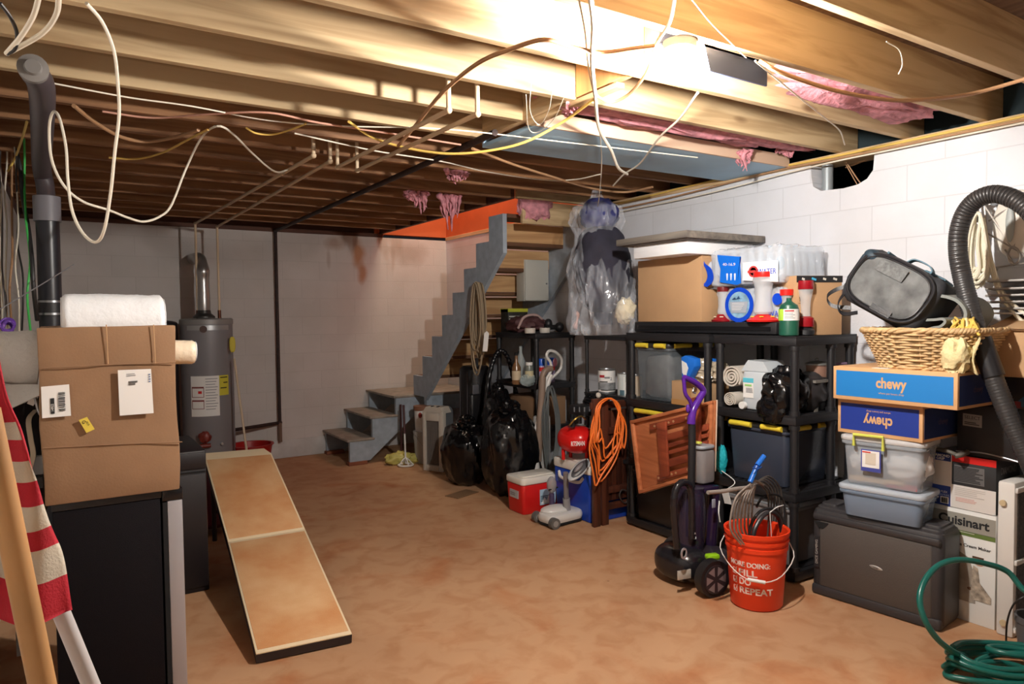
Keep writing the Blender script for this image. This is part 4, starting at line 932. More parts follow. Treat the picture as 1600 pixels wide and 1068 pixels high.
# things on top of the narrow shelf
t = thing('tool_bag', 'dark red and grey bag slumped on top of the narrow black shelf', 'bag', (3.6,5.4,1.38))
MB().ell((3.60,5.42,1.455),(.15,.18,.075),34,22,f=lambda d: 1+.25*fbm(d,2.2,3),sq=.8).build('bag_body', M('bag_maroon', (76,44,46), .7), t, smooth=60)
MB().tube([(3.46,5.32,1.42),(3.50,5.28,1.52),(3.62,5.27,1.54),(3.72,5.28,1.48)], .012).build('handle', M('handle_pale', (176,150,146), .6), t)
for px_, y_ in ((828,5.12),(851,5.12)):
    lathe_thing('round_container', 'round white container on the shelf top, %s one of two' % ('left' if px_ < 840 else 'right'), 'container', onz(0,y_,1.38,px_), [('body', [(.045,0),(.048,.005),(.048,.04),(.044,.045),(0,.045)], M('cap_offwhite', (205,198,188), .5))])
t = thing('hand_weight', 'black round-ended tool lying on the right of the narrow shelf top', 'tool', (3.82,5.3,1.38))
q = Vector((3.80,5.25,1.425)); MB().cyl(q-Vector((.09,0,0)), q+Vector((.06,0,0)), .022).build('handle', DARK, t); MB().ell(q+Vector((.07,0,.0)),(.045,.045,.045),20,14).build('knob', BLACKP, t); MB().ell(q+Vector((-.02,.05,.03)),(.04,.04,.05),18,12).build('second_knob', BLACKP, t)
t = carton('printed_box', 'small dark printed box with a yellow-green top edge below the grey metal box', 3.50, 5.55, 1.38, 3.72, 5.68, 1.60, M('box_darkprint', (52,50,44), .5, var=.5, vs=40), cat='box')
MB().span((3.50,5.546,1.57),(3.72,5.685,1.602)).build('top_band', M('yellowgreen', (186,190,60), .5), t)
lines(t, (0,-.068,.10), (1,0,0), (0,0,1), .2, .12, 5, M('print_white', (190,190,180), .6), 'print', seed=8)
# ---------------- white upright vacuum
t = thing('upright_vacuum', 'white upright vacuum with brown hose and looped grey cord behind the coolers', 'vacuum cleaner', (3.25,4.9,0))
Yv = 4.92; V = lambda x, y, d=0: W(x, y, Y=Yv+d)
GW = M('vac_white', (214,212,208), .35); GT = M('vac_taupe', (138,118,104), .45)
MB().tube([V(846,700,.02),V(848,640,.02),V(846,600,.01),V(851,580),V(862,575)], .028, n=16, sm=16, rf=lambda q: 1+.08*math.sin(q*400)).build('hose', GT, t, label='brown ribbed hose')
MB().tube([V(841,720),V(843,665),V(846,625),V(848,590)], .030, n=16).build('wand', GT, t)
m = MB(); m.tube([V(850,604),V(855,590),V(861,578),V(860,566),V(854,556),V(858,548),V(868,550),V(877,560),V(876,575),V(868,585),V(860,592)], .013, n=12); m.build('handle_loop', GW, t, label='white loop handle')
MB().tube([V(853,612),V(856,600),V(861,585)], .02, n=14).build('grip', GW, t)
MB().ell(V(867,566,.012),(.024,.008,.04),18,12).build('grip_insert', M('vac_maroon', (110,60,70), .4), t)
m = MB()
for i in range(5):
    r_ = random.Random(i); a_, b_ = 848+i*2.2, 871-i*1.5
    m.tube([V(860+r_.uniform(-3,3),603,-.03), V(a_,640,-.04-.003*i), V(a_+1,690,-.04), V(858,742-i*3,-.05), V(b_+2,700,-.04), V(b_+3,650,-.03-.003*i)], .0065, closed=True, sm=5, n=6)
m.build('power_cord', M('cord_grey', (96,100,100), .5), t)
MB().tube([V(828,735,.03),V(832,690,.02),V(840,655,.02)], .011, n=10).build('side_bar', GW, t)
MB().rbox((V(853,700).x,Yv+.06,.42),(.15,.10,.50),.04,.02).build('motor_body', M('vac_case', (190,188,186), .35), t)
MB().rbox((V(853,650).x,Yv+.05,.78),(.11,.08,.24),.03,.02).build('dust_cup', clear('cup_smoke', (120,120,124), .6, .1), t)
MB().rbox((V(848,735).x-.02,Yv-.01,.07),(.26,.30,.12),.05,.03).build('cleaning_head', GW, t)
MB().lathe([(.034,0),(.038,.05),(.03,.11)], V(837,742,-.03), 18).build('hose_socket', GW, t)
# ---------------- coolers
def cooler(label, x0, x1, y0, y1, h, body, lidm, lh=.055):
    t = thing('cooler', label, 'cooler', ((x0+x1)/2,(y0+y1)/2,0))
    MB(t).rbox((0,0,(h-lh)/2),(x1-x0,y1-y0,h-lh),.03,.012,taper=.94).build('cooler_body', body, t)
    MB(t).rbox((0,0,h-lh/2),(x1-x0+.012,y1-y0+.012,lh),.035,.012).build('lid', lidm, t, label='white lid')
    MB(t).rbox((0,0,h+.003),(x1-x0-.07,y1-y0-.07,.008),.02,.003).build('lid_panel', lidm, t)
    return t
RC0 = W(817,806,Z=0); RC1 = W(876,790,Y=RC0.y); RCY = W(793,790,Z=0)
WL = M('cooler_white', (228,224,214), .4)
x0, x1, y0 = RC0.x, RC0.x+(RC1.x-RC0.x), RC0.y
ch = W(816,765,Y=y0).z+.055
t = cooler('small red cooler with a white lid on the floor before the black bags', x0, x1, y0, y0+.24, .285, RED, WL)
hw, hd = (x1-x0)/2, .12
patch(t, (.055,-hd+.000,.12), (1,0,0), (0,.02,1), .15, .12, M('sticker_sky', (176,204,224), .4), 'sticker', .004, 'pale blue picture sticker')
lines(t, (.04,-hd-.005,.11), (1,0,0), (0,0,1), .11, .05, 4, INK, 'print', seed=12, frac=.4); MB(t).prism([(0,0),(.03,.05),(.05,.02),(.07,.06),(.11,0)], (-.01,-hd-.0045,.07), VX, VZ, (0,-.002,0)).build('print', M('sticker_white', (236,236,232), .5), t)
patch(t, (-hw+.000,.0,.15), (0,-1,0), (.02,0,1), .12, .06, LGREY, 'sticker', .004)
lines(t, (-hw-.005,.0,.15), (0,-1,0), (0,0,1), .09, .03, 2, M('print_grey'), 'print', seed=4)
t = cooler('tall blue cooler with a white lid behind the white floor cleaner', 3.21, 3.68, 3.99, 4.45, .43, M('cooler_blue', (20,64,170), .35), WL, .07)
MB(t).tube([(-.235,-.15,.33),(-.25,-.1,.29),(-.25,.1,.29),(-.235,.15,.33)], .012).build('handle', WL, t)
# floor sweeper head in front
t = thing('steam_mop', 'white wheeled floor cleaner with a tilted grey oval head before the blue cooler', 'floor cleaner', (3.05,4.14,0))
A_ = W(865,825,Z=0); B_ = W(915,818,Z=0)
MB().rbox((3.07,4.17,.055),(.34,.20,.07),.07,.025,rz=.1,n=8).build('base', GW, t)
MB().ell((3.05,4.20,.095),(.13,.08,.03),26,12).build('base_hump', GW, t)
MB().rbox((3.07,4.17,.018),(.33,.19,.02),.06,.006,rz=.1,n=8).build('floor_pad', DARK, t)
for c_ in (W(866,812,Y=4.06), Vector((2.93,4.27,.03))):
    z_ = .04; MB().cyl((c_.x,c_.y-.02,z_),(c_.x,c_.y+.02,z_),.040,n=24).build('wheel', M('wheel_grey', (96,94,92), .5), t); MB().cyl((c_.x,c_.y-.023,z_),(c_.x,c_.y+.02,z_),.022,n=20).build('hub', M('wheel_hub', (150,148,144), .4), t)
nb = Vector((3.12,4.16,.07)); nt_ = W(884,738,Y=4.10)
MB().cyl(nb, nt_, .020, n=16).build('handle_tube', M('mop_grey', (120,116,118), .45), t)
MB().cyl(nb+Vector((0,-.01,-.01)), nb.lerp(nt_,.35), .027, n=18).build('tube_sleeve', M('mop_grey2', (140,138,140), .45), t)
hd_ = W(905,733,Y=4.02); Rr = Matrix.Rotation(-.62,3,'Y') @ Matrix.Rotation(.5,3,'X')
MB().ell(hd_,(.115,.05,.018),30,12,R=Rr).build('oval_head', LGREY, t); MB().ell(hd_+Vector((0,-.006,.004)),(.095,.04,.018),26,12,R=Rr).build('oval_inset', M('mop_dark', (70,70,74), .4), t)
MB().ell(hd_+Vector((-.02,-.02,.02)),(.05,.018,.015),20,10,R=Rr).build('latch', M('mop_grey'), t)
# clear hand-held tool
t = thing('handheld_vacuum', 'small clear and purple handheld nozzle leaning on the red cooler', 'nozzle', W(862,800,Y=4.28))
q = W(862,757,Y=4.28); MB().ell(q,(.040,.035,.062),26,18,f=lambda d: 1+.08*fbm(d,3,2)).build('clear_head', clear('nozzle_clear', (170,166,166), .65, .08), t)
MB().cyl(W(862,770,Y=4.28),W(863,808,Y=4.26),.020,.024,n=16).build('stem', M('stem_violet', (70,60,88), .3), t)
MB().ell(q+Vector((0,-.01,-.005)),(.018,.02,.03),14,10).build('inner_cone', M('cone_grey', (110,104,100), .3), t)
MB().cyl(q+Vector((-.04,-.02,-.03)), q+Vector((.04,-.02,-.02)), .006).build('clip', DARK, t)
# ---------------- red compressor on the blue cooler
t = thing('air_compressor', 'round red air compressor with black fittings sitting on the blue cooler', 'air compressor', (3.5,4.2,.436))
CR_ = M('compressor_red', (214,28,26), .25); cc = W(907,687,Y=4.17); rr = .115
MB().ell((cc.x,4.22,cc.z),(.125,.16,.105),34,24,sq=.85).build('tank', CR_, t)
MB().cyl((cc.x+.02,4.12,cc.z-.08),(cc.x+.02,4.12,.436),.014).build('foot', CR_, t); MB().cyl((cc.x+.02,4.32,cc.z-.08),(cc.x+.02,4.32,.436),.014).build('foot', CR_, t); MB().cyl((cc.x-.08,4.28,cc.z-.06),(cc.x-.08,4.28,.436),.014).build('foot', CR_, t)
text(t, 'RTSMAN', M('white_ink', (235,232,228), .5), lp(t, W(903,693,Y=4.05)), (1,-.12,-.05), (0,0,1), .034, .115, bold=.02)
for (x, y, r_) in ((895,660,.03),(905,655,.028),(917,657,.03)):
    q = W(x,y,Y=4.15); MB().cyl(q-Vector((0,0,.03)),q+Vector((0,0,.03)),r_*.7,n=16).build('regulator', M('reg_dark', (44,42,44), .4, .3), t)
MB().tube([W(890,664,Y=4.12),W(898,655,Y=4.08),W(908,650,Y=4.08),W(915,655,Y=4.1)], .006).build('brass_tube', M('brass', (190,160,80), .3, .9), t)
q = W(915,640,Y=4.2); MB().rbox((q.x+.02,4.22,q.z),(.20,.20,.07),.02,.01).build('motor_cover', BLACKP, t)
for i in range(6): q2 = W(897+i*8,640,Y=4.11); MB().span((q2.x,4.108,q2.z-.015),(q2.x+.006,4.116,q2.z+.02)).build('cooling_fin', GREYP, t)
t = thing('black_hose_coil', 'heap of black hose and dark cloth on top of the compressor', 'hose', (3.62,4.3,.75))
m = MB(); c0 = W(932,632,Y=4.25)
for i in range(8): m.tube([c0+Vector((.11*math.cos(a+i)*(1-.04*i), .10*math.sin(a+i), .012*i-.03+.02*math.sin(2*a+i))) for a in [2*PI*j/10 for j in range(10)]], .011, closed=True, sm=3, n=7)
m.build('coil', BLACKG, t); MB().ell(c0+Vector((-.01,.02,-.03)),(.12,.10,.05),24,14,f=lambda d: 1+.3*fbm(d,2.5,6)).build('dark_cloth', M('cloth_purplegrey', (70,58,66), .9), t, smooth=60)
q = W(935,617,Y=4.12); MB().ell(q,(.022,.02,.022),8,5).build('white_tag', M('tag_beige', (206,196,184), .6), t, smooth=0)
# ---------------- folded dark wooden tables + orange cord
DW = wood_mat('dark_walnut', (84,44,30), (56,28,20), 2, knots=False, rough=.4)
t = thing('folded_table_stand', 'dark brown folded wooden stand standing upright with an orange cord hung on it', 'folding stand', (3.35,3.92,0))
l1, l2 = W(932,823,Z=0), W(955,824,Z=0); tz = 1.0
topz = W(938,622,Y=3.93).z
for q in (l1, l2): MB().box((q.x+.005,3.93,topz/2),(.062,.03,topz),bev=.006).build('leg', DW, t)
MB().box((l1.x+.06,3.935,topz-.05),(.20,.02,.05),bev=.004).build('rail', DW, t)
for i in range(7): MB().span((l2.x+.05+i*.052,3.96,.16),(l2.x+.095+i*.052,3.978,topz-.10),bev=.003).build('slat', DW, t)
for z_ in (.10,.22,.66,topz-.08): MB().span((l2.x+.03,3.94,z_),(3.72,3.965,z_+.05),bev=.004).build('rail', DW, t)
MB().span((3.66,3.93,0),(3.72,3.965,topz-.02),bev=.004).build('leg', DW, t)
MB().tube([W(975,785,Y=3.93),W(968,775,Y=3.93),W(972,765,Y=3.93),W(982,770,Y=3.93),W(980,782,Y=3.93)], .006, closed=True).build('hardware_ring', M('hardware', (90,80,76), .4, .6), t)
t = thing('extension_cord', 'bright orange extension cord hung in loops over the dark wooden stand', 'extension cord', W(950,700,Y=3.86))
OC = M('cord_orange', (240,120,44), .5); m = MB(); rnd = random.Random(9)
for i, (lx, rx, by) in enumerate(((922,968,752),(926,972,720),(925,965,735),(934,974,716),(930,978,700),(928,962,742))):
    j = lambda: rnd.uniform(-3,3)
    P = [(952+j(),622),(966+j(),635),(rx,665+j()),(rx-3+j(),700),((rx+lx)/2+12,by-22+j()),((rx+lx)/2-8,by),(lx+8,by-30+j()),(lx+j()*.5,690),(lx+3,665+j()),(935+j(),635)]
    m.tube([W(x,y,Y=3.89-.008*i-.012*math.sin(k)) for k,(x,y) in enumerate(P)], .0062, closed=True, sm=5, n=7)
m.tube([W(x,y,Y=3.85) for x,y in ((940,628),(928,670),(921,700),(927,740),(931,758),(940,742),(965,700),(972,660),(962,632))], .0062, sm=6, n=7)
m.build('cord_loops', OC, t)
# tray table, underside towards the viewer
t = thing('tray_table', 'reddish brown wooden folding tray table turned on its side, underside showing', 'folding table', W(1050,760,X=3.25))
TW = wood_mat('tray_orange', (196,122,80), (170,98,60), 1, knots=False, rough=.45); TR = wood_mat('tray_red', (150,72,46), (116,50,32), 1, knots=False, rough=.4)
q4 = [W(990,658,X=3.28), W(1113,628,X=3.22), W(1111,735,X=3.22), W(1003,768,X=3.28)]
def P4(u, v, o=0):
    a = q4[0].lerp(q4[1],u); b = q4[3].lerp(q4[2],u); p = a.lerp(b,v); nn = (q4[1]-q4[0]).cross(q4[3]-q4[0]).normalized()
    if nn.x > 0: nn = -nn
    return p+nn*o
def bar(name, u0, v0, u1, v1, o0, o1, mat, bev=.004):
    m = MB(); A_ = [m.bm.verts.new(P4(u,v,o0)) for u,v in ((u0,v0),(u1,v0),(u1,v1),(u0,v1))]; B_ = [m.bm.verts.new(P4(u,v,o1)) for u,v in ((u0,v0),(u1,v0),(u1,v1),(u0,v1))]
    m.face(A_[::-1]); m.face(B_)
    for i in range(4): m.face([A_[i],A_[(i+1)%4],B_[(i+1)%4],B_[i]])
    if bev: bmesh.ops.bevel(m.bm, geom=list(m.bm.edges), offset=bev, segments=2, affect='EDGES', profile=.5)
    return m.build(name, mat, t)
bar('table_top', -.02,-.02,1.02,1.02,-.02,0,TW); bar('top_surface', -.025,-.025,1.025,1.025,-.026,-.02,M('pale_edge',(214,196,176),.5))
bar('rim',-.02,-.02,1.02,.03,0,.022,TW); bar('rim',-.02,.97,1.02,1.02,0,.022,TW); bar('rim',-.02,.03,.02,.97,0,.022,TW); bar('rim',.98,.03,1.02,.97,0,.022,TW)
bar('bracket',.26,.10,.92,.19,.0,.028,TR); bar('bracket',.30,.84,.95,.93,.0,.028,TR)
bar('frame_rail',.38,.12,.50,.90,.028,.045,TR)
for v0, v1 in ((.30,.40),(.44,.50),(.54,.60),(.66,.78)): bar('slat',.50,v0,1.0,v1,.02,.035,TR)
bar('leg',.82,-.12,.94,.72,.04,.06,TR)
MB().tube([P4(.75,.02,-.02),Vector((3.40,3.06,.88)),Vector((3.43,3.08,.90))], .006).build('hanging_hook', STEEL, t)
for u in (.33,.52,.58,.74):
    for v in (.145,.885):
        p = P4(u,v,.028); n_ = (P4(u,v,.03)-P4(u,v,0)).normalized(); MB().cyl(p,p+n_*.003,.008,n=12).build('screw', M('screw', (210,170,130), .3, .5), t)
# ================================================================ RIGHT: shelving units
UX0, UX1 = 3.43, 4.0
plank_unit('shelf_unit', 'black plastic shelf unit nearest the camera behind the orange bucket', UX0, 4.015, 2.44, 3.03, (.07,.52,.956,1.405), [(3.458,2.468),(3.80,2.468),(3.985,2.468),(3.458,3.0),(3.985,3.0)], r=.024, th=.055, group=None)
plank_unit('shelf_unit', 'second black plastic shelf unit behind the purple vacuum', UX0, UX1, 3.07, 3.84, (.07,.50,.93,1.405), [(3.458,3.10),(3.458,3.81),(3.97,3.10),(3.97,3.81)], r=.024, th=.055)
t = plank_unit('shelf_unit', 'far black metal shelf holding paint cans below the plastic-wrapped clothes', 3.50, 3.97, 3.9, 4.42, (.45,.92,1.37), [(3.515,3.915),(3.515,4.40),(3.955,3.915),(3.955,4.40)], r=.014, th=.03)
def tote(label, x0, x1, y0, y1, z0, z1, body, lid, yel=True, name='storage_tote', fill=None, group=None, lidth=.035, rz=0):
    t = thing(name, label, 'storage tote', ((x0+x1)/2,(y0+y1)/2,z0), rz, group=group); dx, dy, h = x1-x0, y1-y0, z1-z0
    MB(t).rbox((0,0,(h-lidth)/2),(dx-.03,dy-.03,h-lidth),.03,.012,taper=.93).build('tub', body, t)
    MB(t).rbox((0,0,h-lidth-.008),(dx-.006,dy-.006,.02),.035,.006).build('rim', body, t)
    MB(t).rbox((0,0,h-lidth/2),(dx,dy,lidth),.035,.010).build('lid', lid, t)
    MB(t).rbox((0,0,h+.002),(dx-.08,dy-.08,.008),.03,.003).build('lid_panel', lid, t)
    if yel:
        for (a, b) in ((-dy/2+.03,-.055),(.02,dy/2-.05)): MB(t).tube([(-dx/2-.006,a,h-.018),(-dx/2-.008,(a+b)/2,h-.016),(-dx/2-.006,b,h-.018)], .017, n=12, sm=4).build('lid_clip', YEL, t, label='yellow lid clip')
        for (a, b) in ((-dx/2+.05,-.03),(.06,dx/2-.04)): MB(t).tube([(a,-dy/2-.006,h-.018),((a+b)/2,-dy/2-.008,h-.016),(b,-dy/2-.006,h-.018)], .016, n=12, sm=4).build('lid_clip', YEL, t, label='yellow lid clip')
    return t
TOTED = M('tote_dark', (58,64,78), .2, alpha=.93); TLID = M('tote_lid', (34,34,36), .45)
TOTEC = clear('tote_clear', (168,176,184), .55, .12); TCL = clear('tote_clear_lid', (200,204,200), .8, .2)
tote('dark blue translucent tote with yellow clips on the middle tier behind the orange bucket', 3.465,3.92,2.52,2.97,.52,.885, TOTED, TLID)
tote('grey tote with a pale grey lid on the lowest tier behind the orange bucket', 3.47,3.92,2.50,2.97,.07,.44, M('tote_grey', (128,124,124), .35), M('lid_palegrey', (150,158,168), .4), yel=False)
t = tote('translucent tote with yellow clips full of grey cloth on the second shelf unit', 3.455,3.92,3.44,3.80,.93,1.335, clear('tote_smoke', (120,128,134), .42, .12), TLID)
MB(t).rbox((.01,0,.17),(.38,.28,.30),.05,.03).warp(lambda c_: c_+Vector((fbm(c_,6,2),fbm(c_,6,4),fbm(c_,6,6)))*.035).build('folded_cloth', M('cloth_grey', (150,150,150), .9, var=.3, vs=9), t, smooth=60)
tote('dark tote with yellow clips lower down on the second shelf unit', 3.44,3.92,3.12,3.80,.50,.868, M('tote_black', (26,26,30), .35), TLID)
t = tote('black tote on the bottom of the second shelf unit beside the tray table', 3.415,3.92,3.13,3.79,.07,.43, M('tote_black'), TLID, yel=False)
# small cardboard box + clear bag with blue items
t = carton('cardboard_box', 'small taped cardboard box in front of the translucent tote on the second shelf', 3.44,3.10,.93,3.66,3.40,1.09, CARD)
MB(t).box((0,0,.02),(.222,.302,.035)).build('brown_tape', M('tape_gloss', (176,130,80), .3), t, smooth=0); MB(t).box((0,.0,.08),(.223,.05,.162)).build('brown_tape', M('tape_gloss'), t, smooth=0)
t = thing('plastic_bag', 'crumpled clear beige plastic bag on the small cardboard box', 'plastic bag', (3.56,3.2,1.092))
MB().ell((3.55,3.19,1.16),(.10,.13,.07),60,40,f=lambda d: 1+.25*crease(d,2.5,3)+.1*crease(d,6,5)-.1,sq=.85).build('film', clear('film_beige', (206,190,166), .78, .12), t, smooth=30)
MB().ell((3.56,3.2,1.15),(.07,.10,.04),24,16,f=lambda d: 1+.2*fbm(d,2,3)).build('contents', M('contents_beige', (186,168,140), .8), t, smooth=60)
def shoe(label, p, R, s_=1):
    t = thing('blue_clog', label, 'clog', p)
    m = MB(M=Matrix.Translation(p) @ R.to_4x4()); m.tube([(-.0,.06,-.02),(.045,.03,0),(.05,-.03,.01),(.0,-.07,.02),(-.05,-.03,.01),(-.045,.03,0)], .012*s_, closed=True, n=10); m.ell((0,-.01,.03),(.055,.075,.03),22,12); m.build('upper', BLUEP, t, smooth=60)
    m = MB(M=Matrix.Translation(p) @ R.to_4x4()); m.ell((0,.0,-.005),(.04,.055,.022),22,12); m.build('white_lining', WHITEP, t, smooth=60)
t = thing('blue_scoop', 'bright blue and white plastic scoop propped above the purple vacuum handle', 'scoop', W(1072,595,X=3.38))
S_ = lambda x, y, o=0: W(x, y, X=3.38+o)
MB().prism([(0,0)],(0,0,0),VX,VZ,VY) if False else None
m = MB(); A_ = [S_(1064,558),S_(1070,555),S_(1084,560),S_(1085,572),S_(1074,594),S_(1071,596),S_(1065,588)]
a_ = [m.bm.verts.new(p) for p in A_]; b_ = [m.bm.verts.new(p+Vector((.05,-.01,.0))) for p in A_]; m.face(a_[::-1]); m.face(b_)
for i in range(7): m.face([a_[i],a_[(i+1)%7],b_[(i+1)%7],b_[i]])
bmesh.ops.bevel(m.bm, geom=list(m.bm.edges), offset=.004, segments=2, affect='EDGES', profile=.5)
m.build('scoop_body', BLUEP, t)
m = MB(); A_ = [S_(1065,563,-.003),S_(1072,567,-.003),S_(1075,575,-.003),S_(1071,590,-.003),S_(1066,582,-.003)]
a_ = [m.bm.verts.new(p) for p in A_]; b_ = [m.bm.verts.new(p+Vector((.01,0,0))) for p in A_]; m.face(a_[::-1]); m.face(b_)
for i in range(5): m.face([a_[i],a_[(i+1)%5],b_[(i+1)%5],b_[i]])
m.build('white_lining', WHITEP, t)
MB().tube([S_(1071,594),S_(1078,592),S_(1086,594),S_(1086,600)], .012).build('scoop_handle', BLUEP, t)
t = thing('blue_trim_dish', 'blue rimmed white dish behind the clear beige bag', 'dish', W(1108,575,X=3.6))
MB().tube([W(1094,580,X=3.55),W(1097,568,X=3.55),W(1106,562,X=3.55),W(1118,563,X=3.55)], .012, n=10).build('rim', BLUEP, t); MB().ell(W(1108,576,X=3.60),(.05,.07,.045),20,12).build('dish_body', WHITEP, t)
# ---------------- contents of near unit, tier .956
def roll_mat(label, c, r, L, seed):
    t = thing('rolled_mat', label, 'rolled mat', (c[0]+L/2,c[1],c[2]-r), group=None)
    m = MB(); turns = 3.6; N = 110; th = r/turns*.62
    def pp(k, rr): a = 2*PI*turns*k; return Vector((c[0], c[1]+rr*math.cos(a)*.95, c[2]+rr*math.sin(a)*.9))
    out = []
    for i in range(N+1):
        k = i/N; rr = r*(.12+.88*k); out.append((pp(k, rr), pp(k, rr-th*.8)))
    for i in range(N):
        (a, b), (a2, b2) = out[i], out[i+1]; dx = Vector((L,0,0))
        vs = [m.bm.verts.new(q) for q in (a,a2,b2,b,a+dx,a2+dx,b2+dx,b+dx)]
        for f in ((0,1,2,3),(4,7,6,5),(0,4,5,1),(3,2,6,7)): m.face([vs[j] for j in f])
    m.build('mat_spiral', M('mat_cream', (206,198,186), .9, bump=.4, bs=160), t, smooth=50)
roll_mat('larger cream rolled mat on the upper shelf beside the white jug', (3.46,2.915,1.145), .082, .40, 1)
roll_mat('lower cream rolled mat beneath the larger rolled mat', (3.45,2.92,1.007), .052, .40, 2)
JUG = clear('jug_plastic', (206,214,220), .86, .3)
t = thing('water_jug', 'translucent white plastic jug with a small label on the upper shelf', 'jug', (3.55,2.74,.956))
MB().rbox((3.55,2.74,1.075),(.19,.20,.235),.04,.02).build('jug_body', JUG, t)
MB().prism([(-.10,0),(.10,0),(.06,.06),(-.05,.065)], (3.46,2.74,1.19), -VY, VZ, (.18,0,0)).build('jug_shoulder', JUG, t)
MB().cyl((3.44,2.80,.985),(3.415,2.80,.985),.022,n=18).build('cap', WHITEP, t, label='white cap')
JX = 3.452
patch(t, lp(t,Vector((JX,2.78,1.09))), (0,-1,0), (0,0,1), .075, .12, PAPER, 'paper_label')
patch(t, lp(t,Vector((JX-.0015,2.78,1.135))), (0,-1,0), (0,0,1), .075, .028, M('label_cyan', (90,190,210), .6), 'label_print')
patch(t, lp(t,Vector((JX-.0015,2.78,1.105))), (0,-1,0), (0,0,1), .05, .012, M('label_green', (150,200,120), .6), 'label_print')
lines(t, lp(t,Vector((JX-.0015,2.77,1.075))), (0,-1,0), (0,0,1), .05, .03, 4, M('print_grey'), 'label_print', seed=5)
t = thing('puffer_jacket', 'shiny black crumpled jacket spilling over the upper shelf edge', 'jacket', (3.5,2.58,.956))
MB().ell((3.53,2.58,1.075),(.13,.11,.135),90,60,f=lambda d: 1+.25*crease(d,1.4,4)+.08*crease(d,2.6,7)-.12,sq=.9).build('jacket_body', BAGM, t, smooth=28)
MB().ell((3.425,2.60,.98),(.03,.08,.07),50,30,f=lambda d: 1+.25*crease(d,1.4,2)).build('sleeve', BAGM, t, smooth=28)
MB().ell((3.72,2.56,1.06),(.16,.09,.12),60,40,f=lambda d: 1+.22*crease(d,1.4,9)-.1).build('jacket_back', M('bag_grey', (48,46,48), .35), t, smooth=28)
t = thing('cooking_pot', 'small pinkish brown pot with a grey lid on the upper shelf', 'pot', W(1285,590,X=3.75))
pc = W(1287,578,X=3.80); 
tag(MB().span((3.66,2.47,pc.z-.066),(3.95,2.8,pc.z-.050)).span((3.68,2.49,.956),(3.71,2.52,pc.z-.06)).span((3.90,2.76,.956),(3.93,2.79,pc.z-.06)).span((3.68,2.76,.956),(3.71,2.79,pc.z-.06)).span((3.91,2.49,.956),(3.94,2.52,pc.z-.06)).build('tray_stand', M('tray_grey', (120,116,110), .5)), 'flat grey stand under the pinkish pot on the upper shelf', 'stand')
MB().lathe([(.05,-.05),(.058,-.04),(.062,.03),(0,.03)], (pc.x,2.56,pc.z), 26).build('pot_body', M('pot_pink', (150,116,100), .4), t)
MB().lathe([(.068,.03),(.068,.038),(.03,.052),(0,.054)], (pc.x,2.56,pc.z), 26).build('lid', M('lid_greymetal', (150,150,146), .35, .5), t)
MB().ell((pc.x,2.56,pc.z+.06),(.012,.012,.012),12,8).build('knob', GREYP, t)
MB().cyl((pc.x+.06,2.55,pc.z+.03),(pc.x+.16,2.47,pc.z+.035),.008).build('handle', M('handle_mauve', (120,96,116), .4), t)
t = thing('yarn_bag', 'turquoise mesh bag squeezed beside the dark tote on the middle tier', 'mesh bag', (3.5,2.99,.52))
MB().ell((3.455,2.985,.62),(.035,.035,.095),26,18,f=lambda d: 1+.15*fbm(d,5,2)).build('bag_body', M('turquoise', (20,176,190), .7, bump=.8, bs=60), t, smooth=60)
tg = W(1135,775,X=3.36); MB().prism([(-.03,-.04),(.03,-.045),(.03,.045),(-.03,.04)], tg, (-.2,-1,.2), (0,.35,1), (-.004,0,0)).build('paper_tag', PAPER, t, label='white paper tag')
MB().tube([tg+Vector((0,0,.04)), W(1148,752,X=3.40), Vector((3.44,2.985,.56))], .003).build('tag_string', WHITEP, t)
# ---------------- paint cans
def can(label, c, r, h, lab_col, seed, extra=None):
    t = thing('paint_can', label, 'paint can', c)
    MB(t).lathe([(r,0),(r*1.02,.004),(r,.01),(r,h-.01),(r*1.03,h-.006),(r*1.03,h),(r*.92,h),(r*.9,h-.006),(0,h-.006)], (0,0,0), 36).build('can_body', M('can_metal', (150,152,154), .35, .7), t)
    return t
SX = 3.55; c1 = W(948,610,X=3.60); c1 = Vector((3.60,W(948,600,X=3.60).y,.92)); c2 = Vector((3.56,W(976,600,X=3.56).y,.92)); c3 = Vector((3.60,W(993,600,X=3.60).y,.92))
fa = lambda c: math.atan2(-c.y, -c.x)
t = can('white paint can with a red and black printed label on the far metal shelf', c1, .066, .19, 0, 1); a0 = fa(c1)
cyl_patch(t, c1, .0668, a0-1.5, a0+1.5, c1.z+.015, c1.z+.178, PAPER, 'can_label')
cyl_patch(t, c1, .0682, a0-.9, a0-.25, c1.z+.125, c1.z+.145, M('print_red', (170,40,50), .6), 'label_print'); cyl_patch(t, c1, .0682, a0-.25, a0+.35, c1.z+.118, c1.z+.132, M('print_grey'), 'label_print')
cyl_patch(t, c1, .0682, a0-.9, a0+.1, c1.z+.088, c1.z+.096, INK, 'label_print'); cyl_patch(t, c1, .0682, a0-1.3, a0+1.3, c1.z+.03, c1.z+.085, M('label_greyphoto', (150,152,154), .6, var=.3, vs=30), 'label_photo'); cyl_patch(t, c1, .0685, a0-.7, a0+1.2, c1.z+.024, c1.z+.03, INK, 'label_print')
text(t, '2', M('print_navy', (40,40,90), .6), lp(t, c1+Vector((math.cos(a0+.5)*.0695, math.sin(a0+.5)*.0695, .115))), (-math.sin(a0+.5)*1, math.cos(a0+.5)*1, 0), (0,0,1), .022)
t = can('silver can with a pale brush picture label on the far metal shelf', c2, .052, .175, 0, 2); a0 = fa(c2)
